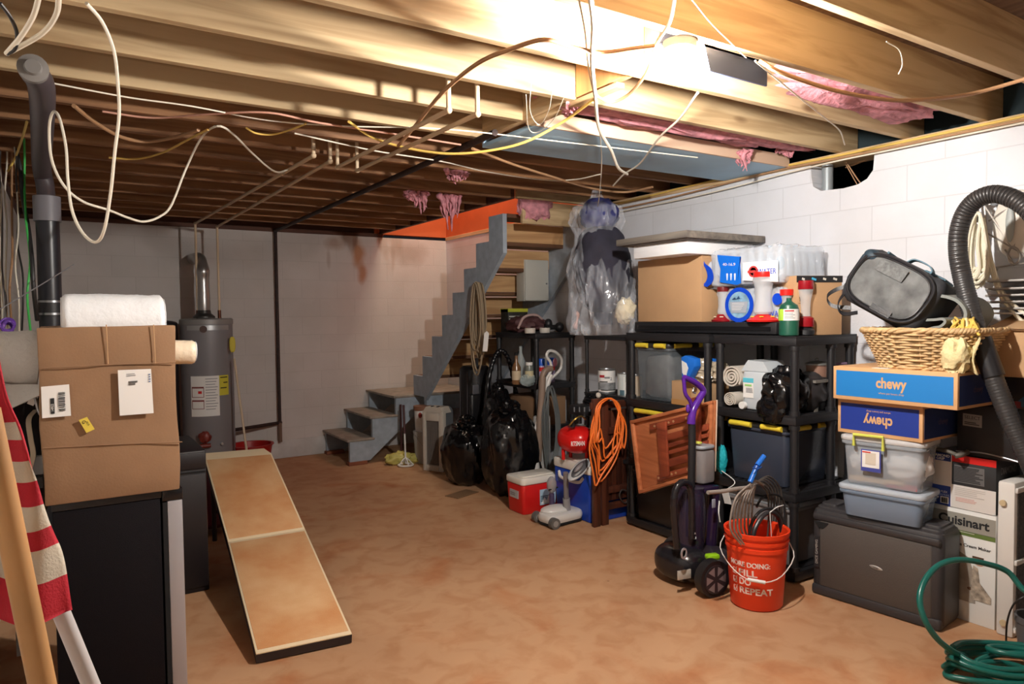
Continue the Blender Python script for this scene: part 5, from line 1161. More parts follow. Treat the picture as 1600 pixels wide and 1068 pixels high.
cyl_patch(t, c2, .053, a0-1.4, a0+1.4, c2.z+.01, c2.z+.168, M('label_palegreen', (190,196,194), .5), 'can_label'); cyl_patch(t, c2, .0545, a0-.7, a0-.05, c2.z+.01, c2.z+.05, M('label_teal', (70,100,112), .5), 'label_print'); cyl_patch(t, c2, .0545, a0+.1, a0+.6, c2.z+.02, c2.z+.11, PAPER, 'label_print'); cyl_patch(t, c2, .0545, a0-.12, a0-.02, c2.z+.05, c2.z+.15, PAPER, 'label_print')
t = can('beige can partly hidden at the right end of the far metal shelf', c3, .05, .165, 0, 3); a0 = fa(c3); cyl_patch(t, c3, .051, a0-1.4, a0+1.4, c3.z+.01, c3.z+.158, M('label_beige', (176,158,138), .5), 'can_label')
# ---------------- garment bag
t = thing('garment_bag', 'clear plastic garment bag of clothes hung from the joists above the far shelf', 'garment bag', (3.55,4.15,1.375))
BX, BYc = 3.52, 4.22
def prof_r(u):
    pts = [(0,.03),(.06,.05),(.12,.17),(.22,.20),(.30,.16),(.38,.17),(.5,.23),(.7,.235),(.85,.25),(.97,.28),(1,.26)]
    for (a, ra), (b, rb) in zip(pts, pts[1:]):
        if u <= b: return ra+(rb-ra)*(u-a)/(b-a)
    return pts[-1][1]
zt_, zb_ = 2.50, 1.385
def gf(k, seed, sx=1, sy=1, da=.0, am=1):
    def g(u, v):
        a = 2*PI*v; z = zt_+(zb_-zt_)*u; r = prof_r(u)*k
        cr = 1+am*(.20*crease((math.cos(a)*1.2, math.sin(a)*1.2, z*1.6),1.6,seed)+.12*crease((math.cos(a)*2, math.sin(a)*2, z*2.2),2.6,seed+3)-.14)
        dx = -.03+.10*max(0, u-.35); return (BX+dx*.3+r*cr*math.cos(a)*sx, BYc-dx*1.4+r*cr*math.sin(a)*sy, z)
    return g
CLB = bpy.data.materials.new('garment_film'); CLB.use_nodes = True; nt = CLB.node_tree; L = nt.links; b = nt.nodes['Principled BSDF']
b.inputs['Base Color'].default_value = (.80,.84,.92,1); b.inputs['Roughness'].default_value = .10; b.inputs['IOR'].default_value = 1.7
tc = nt.nodes.new('ShaderNodeTexCoord'); mp = nt.nodes.new('ShaderNodeMapping'); mp.inputs['Scale'].default_value = (6,6,1.6); L.new(tc.outputs['Object'], mp.inputs[0])
n = nt.nodes.new('ShaderNodeTexNoise'); n.inputs['Scale'].default_value = 1.3; n.inputs['Detail'].default_value = 3; n.inputs['Distortion'].default_value = 1.0; L.new(mp.outputs[0], n.inputs['Vector'])
r = nt.nodes.new('ShaderNodeValToRGB'); r.color_ramp.elements[0].color = (.10,)*3+(1,); r.color_ramp.elements[1].color = (.42,)*3+(1,); r.color_ramp.elements[0].position = .42; r.color_ramp.elements[1].position = .75; L.new(n.outputs['Fac'], r.inputs[0]); L.new(r.outputs[0], b.inputs['Alpha'])
bp = nt.nodes.new('ShaderNodeBump'); bp.inputs['Strength'].default_value = .8; bp.inputs['Distance'].default_value = .03; L.new(n.outputs['Fac'], bp.inputs['Height']); L.new(bp.outputs[0], b.inputs['Normal'])
MB().grid(gf(1, 2), 90, 80).build('plastic_film', CLB, t, smooth=28, label='clear crumpled plastic film')
def gi(u, v):
    a = 2*PI*v; z = 2.22+(1.46-2.22)*u; r = (.07+.16*math.sin(PI*min(1,u*1.15))**.5)*(1+.12*fbm((math.cos(a),math.sin(a),z*2),1.5,3))
    return (BX+r*math.cos(a), BYc-.02*u+r*math.sin(a), z)
MB().grid(gi, 40, 40).build('dark_clothes', M('clothes_dark', (52,50,66), .85, var=.4, vs=4), t, smooth=60)
MB().ell((BX-.02,BYc,2.30),(.145,.15,.13),30,20,f=lambda d: 1+.15*fbm(d,2,5)).build('navy_hood', M('navy_cloth', (52,54,110), .8), t, smooth=60)
qq = W(982,485,Y=3.98); MB().ell((qq.x,4.02,qq.z),(.075,.08,.10),30,20,f=lambda d: 1+.2*fbm(d,2.4,5)).build('cream_plush', M('cream_plush', (226,214,186), .95, bump=.6, bs=40), t, smooth=60)
MB().tube([(BX,BYc,2.47),(BX,BYc,2.58)], .006, sm=1).build('hanger_hook', STEEL, t)
pk = [W(900,487,Y=4.35),W(903,495,Y=4.35),W(899,508,Y=4.35),W(901,514,Y=4.35)]; tag(MB().tube(pk, .014, n=8, rf=lambda q: 1+.4*math.sin(q*11)).build('pink_scrap', M('pink_scrap', (226,180,170), .7)), 'pale pink scrap dangling at the left of the plastic garment bag', 'scrap')
for i, (x, y0_, r_) in enumerate(((932,318,.03),(948,316,.022))):
    pass
# ================================================================ TOP OF THE SHELVES
PZ = 1.482
t = thing('folding_tabletop', 'thick black slab lying across the tops of both shelf units', 'table top', (3.75,3.2,1.407))
MB().span((3.50,2.62,1.409),(4.0,3.83,PZ),bev=.01).build('slab', BLACKP, t)
MB().span((3.495,2.66,1.43),(3.502,3.79,1.455)).build('edge_groove', BLACKG, t)
BZ = PZ+.001
t = carton('cardboard_box', 'large plain cardboard box under the white foam block on the shelf tops', 3.50, 3.19, BZ, 3.96, 3.79, 1.918, CARD)
MB(t).box((0,0,.4355),(.462,.05,.002)).build('tape', TAPE, t, smooth=0)
t = thing('foam_block', 'white polystyrene block between the large cardboard box and the grey board', 'foam block', (3.7,3.45,1.919))
MB().span((3.34,3.165,1.919),(3.98,3.66,2.005),bev=.006).build('block', M('styrofoam', (236,236,238), .8, bump=.15, bs=120), t)
t = thing('grey_board', 'weathered grey wooden board lying on top of the white foam block', 'board', (3.7,3.45,2.006))
GBW = wood_mat('weathered_grey', (128,120,110), (98,92,86), 1, knots=False)
MB().span((3.27,3.10,2.012),(4.02,3.76,2.056),bev=.003).build('board_top', GBW, t)
MB().span((3.30,3.13,2.006),(4.0,3.73,2.014)).build('board_lip', GBW, t)
# water bottle packs
BLU = M('print_blue_bright', (22,110,222), .25); BLD = M('print_blue_deep', (18,70,200), .25)
FILM = clear('pack_film', (238,242,248), .36, .08, .3, 30); WAT = clear('bottle_clear', (206,222,236), .45, .06)
def pack(label, x0, x1, y0, y1, z0, z1, seed, group='shrink wrapped water bottle packs'):
    t = thing('water_bottle_pack', label, 'water bottle pack', ((x0+x1)/2,(y0+y1)/2,z0), group=group)
    dx, dy, dz = x1-x0, y1-y0, z1-z0
    m = MB(t); m.ell((0,0,dz/2),(dx/2*1.02,dy/2*1.02,dz/2),120,70,sq=.22)
    c_ = Vector(((x0+x1)/2,(y0+y1)/2,(z0+z1)/2))
    def wr(q):
        d = q-c_; lump = .007*math.cos(q.y*2*PI/.067)*(1 if d.z > dz*.3 else .5)
        k = .016*crease(q,7,seed)+.010*crease(q,17,seed+1)-.014+lump*(d.z > 0)
        p_ = q+Vector((d.x/dx, d.y/dy, d.z/dz)).normalized()*k; p_.z = max(p_.z, z0+.001); return p_
    m.warp(wr)
    m.build('film', FILM, t, smooth=30, label='clear wrinkled shrink film')
    n1 = int(dy/.067); n2 = max(2, int(dx/.068))
    for i in range(n1):
        for j in range(n2):
            if 0 < j < n2-1 and 0 < i < n1-1: continue
            cx = -dx/2+.038+(dx-.076)*j/(n2-1); cy = -dy/2+.038+(dy-.076)*i/(n1-1)
            MB(t).lathe([(.028,.012),(.031,.02),(.031,dz*.62),(.026,dz*.72),(.013,dz*.86),(.013,dz*.9),(.015,dz*.9),(.015,dz*.97),(0,dz*.97)], (cx,cy,0), 14).build('bottle', WAT, t)
    return t
wy0, wy1 = W(1222,480,X=3.56).y, W(1130,480,X=3.56).y
PX0 = 3.56
P2 = pack('lower shrink wrapped pack of water bottles with a round blue logo behind the feeders', PX0,3.98,wy0,3.12,BZ,1.695,1)
wyA, wyB = W(1222,430,X=3.54).y, W(1100,430,X=3.54).y
P1 = pack('upper shrink wrapped pack of water bottles with a blue printed panel, above the feeders', 3.535,3.97,wyA,min(wyB,3.165),1.705,1.945,4)
def onX(x, y, Xp): return W(x, y, X=Xp)
def panel(par, pts, mat, name='print', th=.002, nrm=Vector((-1,0,0)), label=None):
    m = MB(); A_ = [m.bm.verts.new(q) for q in pts]; B_ = [m.bm.verts.new(q+nrm*th) for q in pts]; m.face(A_[::-1]); m.face(B_)
    for i in range(len(pts)): m.face([A_[i],A_[(i+1)%len(pts)],B_[(i+1)%len(pts)],B_[i]])
    return m.build(name, mat, par, smooth=0, label=label)
X1 = 3.522
panel(P1, [onX(x,y,X1) for x,y in ((1121,398),(1158,401),(1156,400),(1158,442),(1152,445),(1125,441),(1126,420),(1122,407))], BLU, 'printed_panel', label='bright blue printed panel')
text(P1, '40-16.9', PAPER, lp(P1, onX(1139,413,X1-.003)), (0,-1,-.06), (0,0,1), .018, .10)
for i in range(3):
    q = onX(1136+6*i,430,X1-.003); MB().lathe([(.013,-.03),(.014,.01),(.006,.025),(.006,.032),(0,.032)], q+Vector((.004,0,0)), 12, sx=.25).build('bottle_picture', M('print_pale', (214,226,240), .5), P1)
panel(P1, [onX(x,y,X1) for x,y in ((1161,410),(1216,406),(1216,440),(1161,438))], M('film_white', (232,234,238), .3), 'printed_panel')
text(P1, 'WATER', BLD, lp(P1, onX(1198,424,X1-.003)), (0,-1,-.02), (0,0,1), .032, .13)
q = onX(1177,424,X1-.003); MB().lathe([(.034,0),(.034,.002),(.024,.002),(.024,0)], q, 24, R=Matrix.Rotation(-PI/2,3,'Y')).build('round_seal', M('seal_red', (200,60,60), .5), P1); lines(P1, lp(P1,q+Vector((-.001,0,0))), (0,-1,0), (0,0,1), .08, .016, 1, M('seal_red'), 'print', frac=.9)
# loose film end with blue edge at the left of the upper pack
m = MB(); m.grid(lambda u, v: onX(1124-30*u+9*math.sin(v*6+1)*u, 402+50*v-6*u*math.cos(v*5), X1+.03+.04*math.sin(u*2.6)+.03*math.sin(v*8+u*3)), 14, 16, th=.002); m.build('loose_film_end', clear('film_loose', (214,224,240), .6, .1, .4, 30), P1, smooth=40)
MB().strip([onX(x,y,X1-.0) for x,y in ((1093,400),(1097,410),(1106,418),(1110,430),(1108,440),(1101,447))], .05, .003, (0,.9,.2)).build('blue_film_edge', BLD, P1)
MB().strip([onX(x,y,X1+.01) for x,y in ((1097,424),(1090,430),(1088,437),(1092,444))], .02, .003, (0,.9,.2)).build('blue_film_edge', BLD, P1)
# blue ring logo of the lower pack
X2 = 3.546; q = onX(1155,476,X2); Rx = Matrix.Rotation(-PI/2,3,'Y')
MB().lathe([(.108,0),(.108,.004),(.082,.004),(.082,0)], q, 48, R=Rx).build('ring_logo', BLD, P2, label='blue ring logo')
MB().lathe([(.082,0),(.082,.002),(0,.002)], q, 40, R=Rx).build('logo_centre', M('logo_sky', (150,196,226), .4, var=.3, vs=20), P2)
panel(P2, [q+Vector((-.003,.07,.02)), q+Vector((-.003,-.07,.02)), q+Vector((-.003,-.055,-.05)), q+Vector((-.003,.055,-.05))], M('logo_grey', (160,170,184), .4), 'print')
lines(P2, lp(P2, q+Vector((-.006,0,-.01))), (0,-1,0), (0,0,1), .10, .05, 5, PAPER, 'print', seed=6, frac=.3)
MB().prism([(-.05,0),(-.03,.012),(-.02,0),(.0,.02),(.01,.003),(.03,.004),(-.05,-.003)], q+Vector((-.004,0,.035)), -VY, VZ, (-.002,0,0)).build('print', M('logo_dark', (40,70,110), .5), P2)
text(P2, 'WATER', BLD, lp(P2, onX(1216,490,X2-.004)), (0,-1,0), (0,0,1), .035, .14)
MB().lathe([(.035,0),(.035,.004),(0,.004)], onX(1215,467,X2), 20, R=Rx).build('print', BLD, P2)
# hummingbird feeders
GLS = clear('feeder_glass', (226,230,234), .42, .04)
def feeder(label, c, h, capr, capm, basm, flow, rb=.075, rg=.038, kind=0):
    t = thing('hummingbird_feeder', label, 'bird feeder', c, group='hummingbird feeders on the black slab')
    MB(t).lathe([(.03,0),(rb*.95,.002),(rb,.012),(rb*.7,.028),(.04,.042),(.036,.048),(0,.048)], (0,0,0), 32).build('feeder_base', basm, t)
    for i in range(6):
        a = 2*PI*i/6+.5; p_ = Vector((rb*.66*math.cos(a),rb*.66*math.sin(a),.032)); m = MB(t)
        for k in range(5): b_ = 2*PI*k/5; m.ell(p_+Vector((.007*math.cos(b_),.007*math.sin(b_),0)),(.006,.006,.004),8,5)
        m.build('flower_port', flow, t, label='flower shaped feeding port')
    MB(t).lathe([(rg*.8,.045),(rg,.06),(rg*.82,h*.45),(rg*.9,h*.7),(rg*1.1,h-.05),(rg*1.0,h-.03)], (0,0,0), 28).build('glass_bottle', GLS, t)
    MB(t).lathe([(capr,h-.035),(capr*1.03,h-.03),(capr,h-.002),(0,h)], (0,0,0), 28).build('cap', capm, t)
    return t
RC = M('feeder_red', (222,36,30), .3); RDK = M('feeder_darkred', (146,20,32), .25); FY2 = M('flower_yellow', (240,206,70), .5); FWH = M('flower_cream', (236,226,200), .5)
f1 = W(1130,497,X=3.535); f2 = W(1194,497,X=3.545)
feeder('hummingbird feeder with a dark red base and cap, left in front of the water packs', Vector((3.58,W(1130,497,X=3.58).y,BZ)), .225, .038, M('cap_maroon', (110,26,30), .35), RDK, FWH)
feeder('large hummingbird feeder with bright red cap and yellow flowers beside the propane bottle', Vector((3.535,W(1195,497,X=3.535).y+.01,BZ)), .30, .058, RC, RC, FY2, .10, .058)
# shelf-top items standing on the unit itself
SZ = 1.4055
g = W(1232,520,X=3.465); t = thing('propane_bottle', 'small green propane bottle with a white and lime label on the shelf top', 'gas bottle', (3.468,g.y,SZ))
c0 = Vector((3.468,g.y,SZ)); GP = M('propane_green', (28,84,66), .35)
r_ = .053; MB().lathe([(.046,0),(r_,.006),(r_,.155),(.046,.175),(.02,.192),(.014,.20),(.014,.215),(0,.215)], c0, 32).build('tank', GP, t)
a0 = fa(c0); cyl_patch(t, c0, r_+.0008, a0-1.5, a0+1.6, c0.z+.088, c0.z+.152, PAPER, 'paper_label'); cyl_patch(t, c0, r_+.0022, a0-1.4, a0-.55, c0.z+.088, c0.z+.152, M('lime', (170,210,70), .5), 'label_print'); cyl_patch(t, c0, r_+.0022, a0-.4, a0+.5, c0.z+.138, c0.z+.146, M('print_red'), 'label_print', n=5)
for i in range(4): cyl_patch(t, c0, r_+.0022, a0-.4, a0+.6-.2*(i%2), c0.z+.100+.009*i, c0.z+.103+.009*i, M('print_grey'), 'label_print', n=5)
t = thing('hummingbird_feeder', 'small clear feeder bottle with a bright red cap just behind the green propane bottle', 'bird feeder', (3.56,g.y+.06,BZ-.076), group=None)
cf = Vector((3.565,W(1229,470,X=3.565).y,BZ)); t.location = cf; WM[t.name] = Matrix.Translation(cf)
if cf.y < 2.66: pass
MB(t).lathe([(.03,0),(.04,.01),(.034,.03),(0,.03)], (0,0,0), 24).build('feeder_base', RC, t); MB(t).lathe([(.028,.03),(.032,.05),(.026,.12),(.034,.17)], (0,0,0), 24).build('glass_bottle', GLS, t); MB(t).lathe([(.037,.155),(.038,.19),(0,.192)], (0,0,0), 24).build('cap', RC, t)
cf = W(1255,510,X=3.60); t = thing('hummingbird_feeder', 'tall feeder with dark red cap half hidden by the open cardboard box at right', 'bird feeder', (3.62,cf.y,SZ), group=None)
MB(t).lathe([(.03,0),(.05,.004),(.05,.03),(.03,.05),(0,.05)], (0,0,0), 28).build('foot', BLACKP, t)
MB(t).lathe([(.045,.05),(.048,.06),(.046,.10),(.03,.11),(0,.11)], (0,0,0), 28).build('feeder_base', RDK, t); MB(t).lathe([(.03,.105),(.026,.13),(.03,.2),(.042,.26),(.042,.27)], (0,0,0), 28).build('glass_bottle', GLS, t)
MB(t).lathe([(.044,.265),(.046,.27),(.044,.315),(0,.318)], (0,0,0), 28).build('cap', RDK, t)
# cardboard carton with printed black tape
q0 = W(1263,521,Z=SZ); q1 = W(1352,521,Z=SZ); qt = W(1263,425,X=q0.x)
cy = 2.455
t = carton('cardboard_box', 'upright cardboard box with black printed tape on its top edge beside the mesh bag', 3.60, cy, SZ, 3.90, cy+.24, SZ+.345, CARD)
dx_ = .15; dy_ = .12
# rotate it to face the viewer
R_z = math.atan2(q1.y-q0.y, q1.x-q0.x)
w_ = .31; u_ = (Vector((q1.x,q1.y,0))-Vector((q0.x,q0.y,0))).normalized(); nrm = Vector((-u_.y,u_.x,0)); cen = Vector((q0.x,q0.y,0))+u_*.155+nrm*.12
ang = math.radians(-20); 
mt_ = Matrix.Translation((3.755,2.60,SZ)) @ Matrix.Rotation(ang,4,'Z'); t.matrix_world = mt_; WM[t.name] = mt_
for ch in t.children: WM[ch.name] = mt_
MB(t).box((0,-.121,.325),(.302,.003,.038)).box((0,0,.3465),(.302,.06,.002)).build('black_tape', INK, t, smooth=0, label='black printed tape')
for i, (c_, w2) in enumerate(((M('tape_white', (210,206,196), .5), .018),(M('tape_cyan', (70,170,210), .5), .03),(M('tape_white'), .02),(M('tape_white'), .025))): MB(t).box((-.11+.07*i,-.1232,.325),(w2,.0012,.012),R=Matrix.Rotation(.3,3,'Y')).build('tape_print', c_, t, smooth=0)
for x in (-.13,-.115): MB(t).cyl((x,-.1215,.195),(x,-.1215,.215),.0012,n=6).prism([(-.005,0),(.005,0),(0,.01)], (x,-.1205,.215), VX, VZ, (0,-.0012,0)).build('arrow_print', M('print_brown', (70,44,26), .7), t, smooth=0)
MB(t).box((-.122,-.1212,.185),(.034,.001,.002)).build('print', M('print_brown'), t, smooth=0)
m = MB(t)
for (x, z, a, b) in ((-.132,.055,.026,.002),(-.132,.012,.026,.002),(-.145,.0335,.002,.045),(-.119,.0335,.002,.045),(-.132,.035,.026,.002)): m.box((x,-.1212,z),(a,.001,b))
m.build('print', M('print_brown'), t, smooth=0); lines(t, (-.132,-.1215,.033), (1,0,0), (0,0,1), .022, .036, 7, M('print_brown2', (120,86,56), .7), 'print', seed=3)
# ================================================================ RIGHT STACK
def boxr(name, label, p0, p1, depth, z0, z1, mat, cat, group=None, bev=.003, parts=True):
    """box whose near face runs from p0 (far) to p1 (near) on the floor plan; local +x = along face towards p1, local -y = towards the viewer"""
    p0 = Vector((p0[0],p0[1],0)); p1 = Vector((p1[0],p1[1],0)); u = (p1-p0).normalized(); ang = math.atan2(u.y,u.x); L = (p1-p0).length
    nn = Vector((-u.y,u.x,0)); c_ = (p0+p1)/2+nn*depth/2; c_.z = z0
    t = thing(name, label, cat, c_, ang, group)
    if mat: MB(t).box((0,0,(z1-z0)/2),(L,depth,z1-z0),bev=bev).build('box_body', mat, t)
    t['L'] = L; return t, L, depth, z1-z0
# totes
T2 = ((3.455,2.165),(3.455,1.76))
def ctote(label, z0, z1, L_, d_, body, lid):
    a = math.radians(10); c_ = Vector((3.465,1.755,0))+Vector((math.cos(a),math.sin(a),0))*d_/2+Vector((-math.sin(a),math.cos(a),0))*L_/2
    return tote(label, c_.x-d_/2, c_.x+d_/2, c_.y-L_/2, c_.y+L_/2, z0, z1, body, lid, yel=False, lidth=.028, rz=a)
STB = clear('sterile_blue', (138,156,178), .62, .12); STC = clear('tub_clear', (180,188,196), .5, .12)
t = ctote('shallow blue-grey translucent tub resting on the long dark grey hard case', .478, .645, .42, .25, STB, clear('tub_lid', (196,206,216), .8, .2))
MB(t).rbox((0,0,.075),(.18,.34,.11),.04,.02).build('contents', M('contents_grey', (92,100,112), .9, var=.3, vs=8), t)
t = ctote('clear storage tub with a yellow latch holding white cloth, under the darker blue box', .65, .902, .41, .25, STC, clear('tub_lid2', (206,206,206), .85, .2))
MB(t).ell((0,-.09,.12),(.09,.10,.09),36,24,f=lambda d: 1+.2*crease(d,2,3)).build('white_cloth', M('cloth_white', (226,224,222), .9), t, smooth=60)
MB(t).ell((0,.11,.12),(.085,.07,.08),30,20,f=lambda d: 1+.2*crease(d,2,6)).build('white_cloth', M('cloth_white'), t, smooth=60)
MB(t).span((-.20,-.10,.02),(-.19,.17,.045)).build('wooden_strip', CARD, t) if False else MB(t).box((-.085,.03,.03),(.03,.26,.022)).build('wooden_strip', M('strip_tan', (196,172,140), .7), t)
MB(t).box((-.085,-.09,.0185),(.03,.14,.02)).build('red_item', M('dull_red', (170,60,70), .6), t)
FXt = -.125
yl = lambda px: W(px,680,X=3.45).y-1.955
MB(t).tube([(FXt-.012,yl(1343),.205),(FXt-.014,yl(1343),.262),(FXt-.014,yl(1385),.262),(FXt-.012,yl(1385),.195)], .009, sm=1, n=8).build('latch', M('latch_yellow', (206,210,90), .5), t, label='pale yellow latch handle')
MB(t).box((FXt-.004,(yl(1353)+yl(1381))/2,.135),(.004,.095,.11)).build('paper_label', M('label_blue_edge', (60,70,150), .6), t); MB(t).box((FXt-.0065,(yl(1353)+yl(1381))/2,.143),(.003,.083,.085)).build('paper_label', PAPER, t, label='white product label'); MB(t).box((FXt-.0085,(yl(1353)+yl(1381))/2,.146),(.002,.05,.06)).build('label_print', M('print_shirt', (206,196,180), .6), t); MB(t).box((FXt-.0085,(yl(1353)+yl(1381))/2+.02,.178),(.002,.04,.006)).build('label_print', RED, t)
# blue printed pet-food cartons
CB1 = M('carton_blue', (22,118,190), .55, bump=.05, bs=200); CB2 = M('carton_navy', (22,50,140), .55, bump=.05, bs=200); TANP = M('carton_tan', (206,160,112), .7)
def chew(label, p0, p1, depth, z0, z1, blue, flip):
    t, L, D_, h = boxr('printed_carton', label, p0, p1, depth, z0, z1, TANP, 'cardboard box')
    MB(t).box((0,-D_/2-.0006,h/2),(L-.035,.0015,h-.04)).build('printed_panel', blue, t, smooth=0, label='blue printed panel')
    MB(t).box((L/2+.0006,0,h/2),(.0015,D_-.03,h-.03)).build('printed_panel', M('carton_darkside', (24,44,96), .6), t, smooth=0)
    s_ = -1 if flip else 1
    yy = -D_/2-.0018
    text(t, 'chewy', TANP, (0,yy,h/2+.012*s_), (s_,0,0), (0,0,s_), .052, .15, bold=.03)
    text(t, 'where pet lovers shop', TANP, (.002,yy,h/2-.037*s_), (s_,0,0), (0,0,s_), .010, .125)
    text(t, 'chewy', M('carton_faint', (90,74,100), .6), (L/2+.002,-.02,h/2), (0,1,0), (0,0,1), .03, .09)
    return t
chew('lower dark blue printed box with an upside-down logo, on the clear tub', (3.45,2.20), (3.455,1.765), .42, .905, 1.083, CB2, True)
tc_ = chew('bright blue printed box directly under the wicker basket', (3.40,2.195), (3.405,1.588), .42, 1.086, 1.256, CB1, False)
MB(tc_).box((-.06,-.18,.1705),(.08,.05,.0012)).build('paper_label', PAPER, tc_, smooth=0)
# black storage things to the right of the cartons
t, L, D_, h = boxr('black_case', 'black case with a faint grey label behind the cartons at right', (3.74,1.745), (3.74,1.30), .26, .824, 1.075, M('case_black', (24,22,24), .5), 'case')
patch(t, (-L/2+.07,-D_/2-.0005,h-.075), (1,0,-.04), (0,0,1), .085, .06, M('label_dim', (120,116,112), .6), 'paper_label', .0015)
text(t, 'SELECT', INK, (-L/2+.07,-D_/2-.0022,h-.062), (1,0,-.04), (0,0,1), .017, .07)
lines(t, (-L/2+.07,-D_/2-.0022,h-.09), (1,0,-.04), (0,0,1), .07, .016, 2, INK, 'print')
t = thing('dark_tray_box', 'black lidded box supporting the open cardboard box at the right edge', 'box', (3.87,1.45,1.076))
MB().span((3.72,.9,1.077),(4.0,1.56,1.225),bev=.01).build('box_body', M('case_black2', (28,26,30), .4), t); MB().span((3.70,.95,1.14),(3.722,1.42,1.147)).build('chrome_strip', STEEL, t); MB().prism([(0,0),(.2,0),(.16,.05),(.06,.06)], (3.719,1.50,1.09), -VY, VZ, (-.002,0,0)).build('dark_teal_print', M('teal_dim', (24,70,96), .5), t)
MB().box((3.717,1.49,1.10),(.004,.06,.03)).build('red_print', M('red_dim', (110,20,24), .6), t)
# pillar carrying the black box at the frame edge
tag(MB().span((3.78,.9,0),(4.0,1.18,1.076),bev=.01).build('cabinet', M('case_black')), 'black cabinet at the far right edge under the black boxes', 'cabinet')
# open cardboard box at right
cb = W(1490,475,X=4.0); t = thing('open_cardboard_box', 'open shallow cardboard box at the right edge under the hanging rope', 'cardboard box', (3.86,1.45,1.226))
zt2 = 1.485
m = MB(); x0_, x1_, y0_, y1_ = 3.72, 4.02, .95, 1.60
for a_, b_ in (((x0_,y0_,1.227),(x1_,y1_,1.235)),((x0_,y0_,1.227),(x0_+.006,y1_,zt2-.03)),((x1_-.006,y0_,1.227),(x1_,y1_,zt2)),((x0_,y1_-.006,1.227),(x1_,y1_,zt2-.02)),((x0_,y0_,1.227),(x1_,y0_+.006,zt2-.02))): m.span(a_, b_)
m.build('tray', CARD, t)
MB().poly([(x0_-.02,y0_,zt2-.05),(x0_-.02,y1_,zt2-.03),(x1_,y1_+.02,zt2+.03),(x1_,y0_,zt2+.03)]).poly([(x0_-.02,y0_,zt2-.056),(x0_-.02,y1_,zt2-.036),(x1_,y1_+.02,zt2+.024),(x1_,y0_,zt2+.024)]).build('flap', CARD, t, smooth=0)
# ---------------- wicker basket
t = thing('wicker_basket', 'light wicker basket overflowing with cloth on top of the bright blue box', 'basket', (3.60,1.80,1.257))
bc = Vector((3.615,1.805,0)); zb, zt = 1.258, 1.445; WK = M('wicker', (214,178,128), .6, var=.2, vs=30)
def bring(k, off=0, a=0):
    hx, hy = .165+.055*k, .205+.085*k; cs, sn = math.cos(a), math.sin(a); e = .55
    return Vector((bc.x+(hx+off)*math.copysign(abs(cs)**e,cs), bc.y+(hy+off)*math.copysign(abs(sn)**e,sn), zb+(zt-zb)*k))
m = MB(); NSK = 56
rows = 15
for r_i in range(rows):
    k = (r_i+.5)/rows; P = []
    for j in range(NSK*2):
        a = 2*PI*j/(NSK*2); off = .0055*(1 if ((j//1) % 4 < 2) ^ (r_i % 2 == 0) else -1)
        P.append(bring(k, off, a))
    m.tube(P, .0058, n=6, closed=True, sm=2)
m.build('woven_sides', WK, t, smooth=60)
m = MB()
for j in range(NSK//2+14):
    a = 2*PI*(j+.25)/(NSK//2+14); m.tube([bring(0,0,a),bring(.5,0,a),bring(1,0,a)], .0035, n=5, sm=2)
m.build('stakes', WK, t, smooth=60)
m = MB()
for s_ in range(3):
    P = [bring(1.0,.009*math.cos(a*26+s_*2.1),a)+Vector((0,0,.008*math.sin(a*26+s_*2.1))) for a in [2*PI*j/260 for j in range(260)]]; m.tube(P, .0085, n=6, closed=True, sm=1)
m.build('braided_rim', WK, t, smooth=60)
m = MB()
for s_ in range(2):
    P = [bring(0,.007*math.cos(a*22+s_*3.1),a)+Vector((0,0,.007+.006*math.sin(a*22+s_*3.1))) for a in [2*PI*j/200 for j in range(200)]]; m.tube(P, .007, n=6, closed=True, sm=1)
m.build('foot_braid', WK, t, smooth=60); MB().box((bc.x,bc.y,zb+.006),(.30,.38,.008)).build('basket_bottom', WK, t)
# cloths and mat in the basket
GM = M('mat_felt', (122,126,122), .9, bump=.2, bs=200)
t = thing('rolled_mat', 'grey-green folded felt mat sticking out of the basket beside the mesh bag', 'mat', (3.6,1.65,1.30))
A0 = W(1470,500,X=3.50)
def fold(u, v):
    a = u*PI*1.0
    base = Vector((3.46+.25*v, 1.70-.10*v, 1.43)); x = base.x; 
    prof = [(0,-.02),(-.15,.02),(-.19,.05),(-.15,.075),(0,.085),(.12,.06)]
    f = u*(len(prof)-1); i = min(int(f), len(prof)-2); f -= i; d = prof[i][0]+(prof[i+1][0]-prof[i][0])*f; z = prof[i][1]+(prof[i+1][1]-prof[i][1])*f
    return (x, base.y-d*.6+.0, base.z+z+.09*max(0, -d*0+.0)+(.35*(1.75-(base.y-d*.6)))*(-.0))
m = MB()
P = [W(1402,520,X=3.50),W(1425,480,X=3.50),W(1455,462,X=3.50),W(1495,468,X=3.50),W(1512,490,X=3.50),W(1500,512,X=3.50)]
m.strip(P, .26, .014, (1,0,0), sm=6); m.warp(lambda q: q+Vector((.11,0,0)))
m.build('felt_sheet', GM, t, smooth=60)
m = MB(); P = [W(x,y,X=3.47) for x,y in ((1432,514),(1436,504),(1446,500),(1462,499),(1474,498),(1478,503),(1470,510),(1458,512),(1450,516))]; m.strip(P, .20, .012, (1,0,0), sm=5); m.warp(lambda q: q+Vector((.09,0,0))); m.build('inner_fold', GM, t, smooth=60)
t = thing('yellow_towel', 'cream and mustard fringed towel hanging over the right rim of the basket', 'towel', (3.60,1.55,1.30))
TWM = M('towel_cream', (214,198,150), .95, bump=.5, bs=80)
def tw(u, v):
    p = W(1488+38*u+5*math.sin(v*7), 500+82*v+4*math.sin(u*8), X=3.50-.03*math.sin(v*3)+.03*math.sin(u*9+v*3)); return p
MB().grid(tw, 22, 26, th=.006).build('towel_cloth', TWM, t, smooth=70)
m = MB(); rnd = random.Random(5)
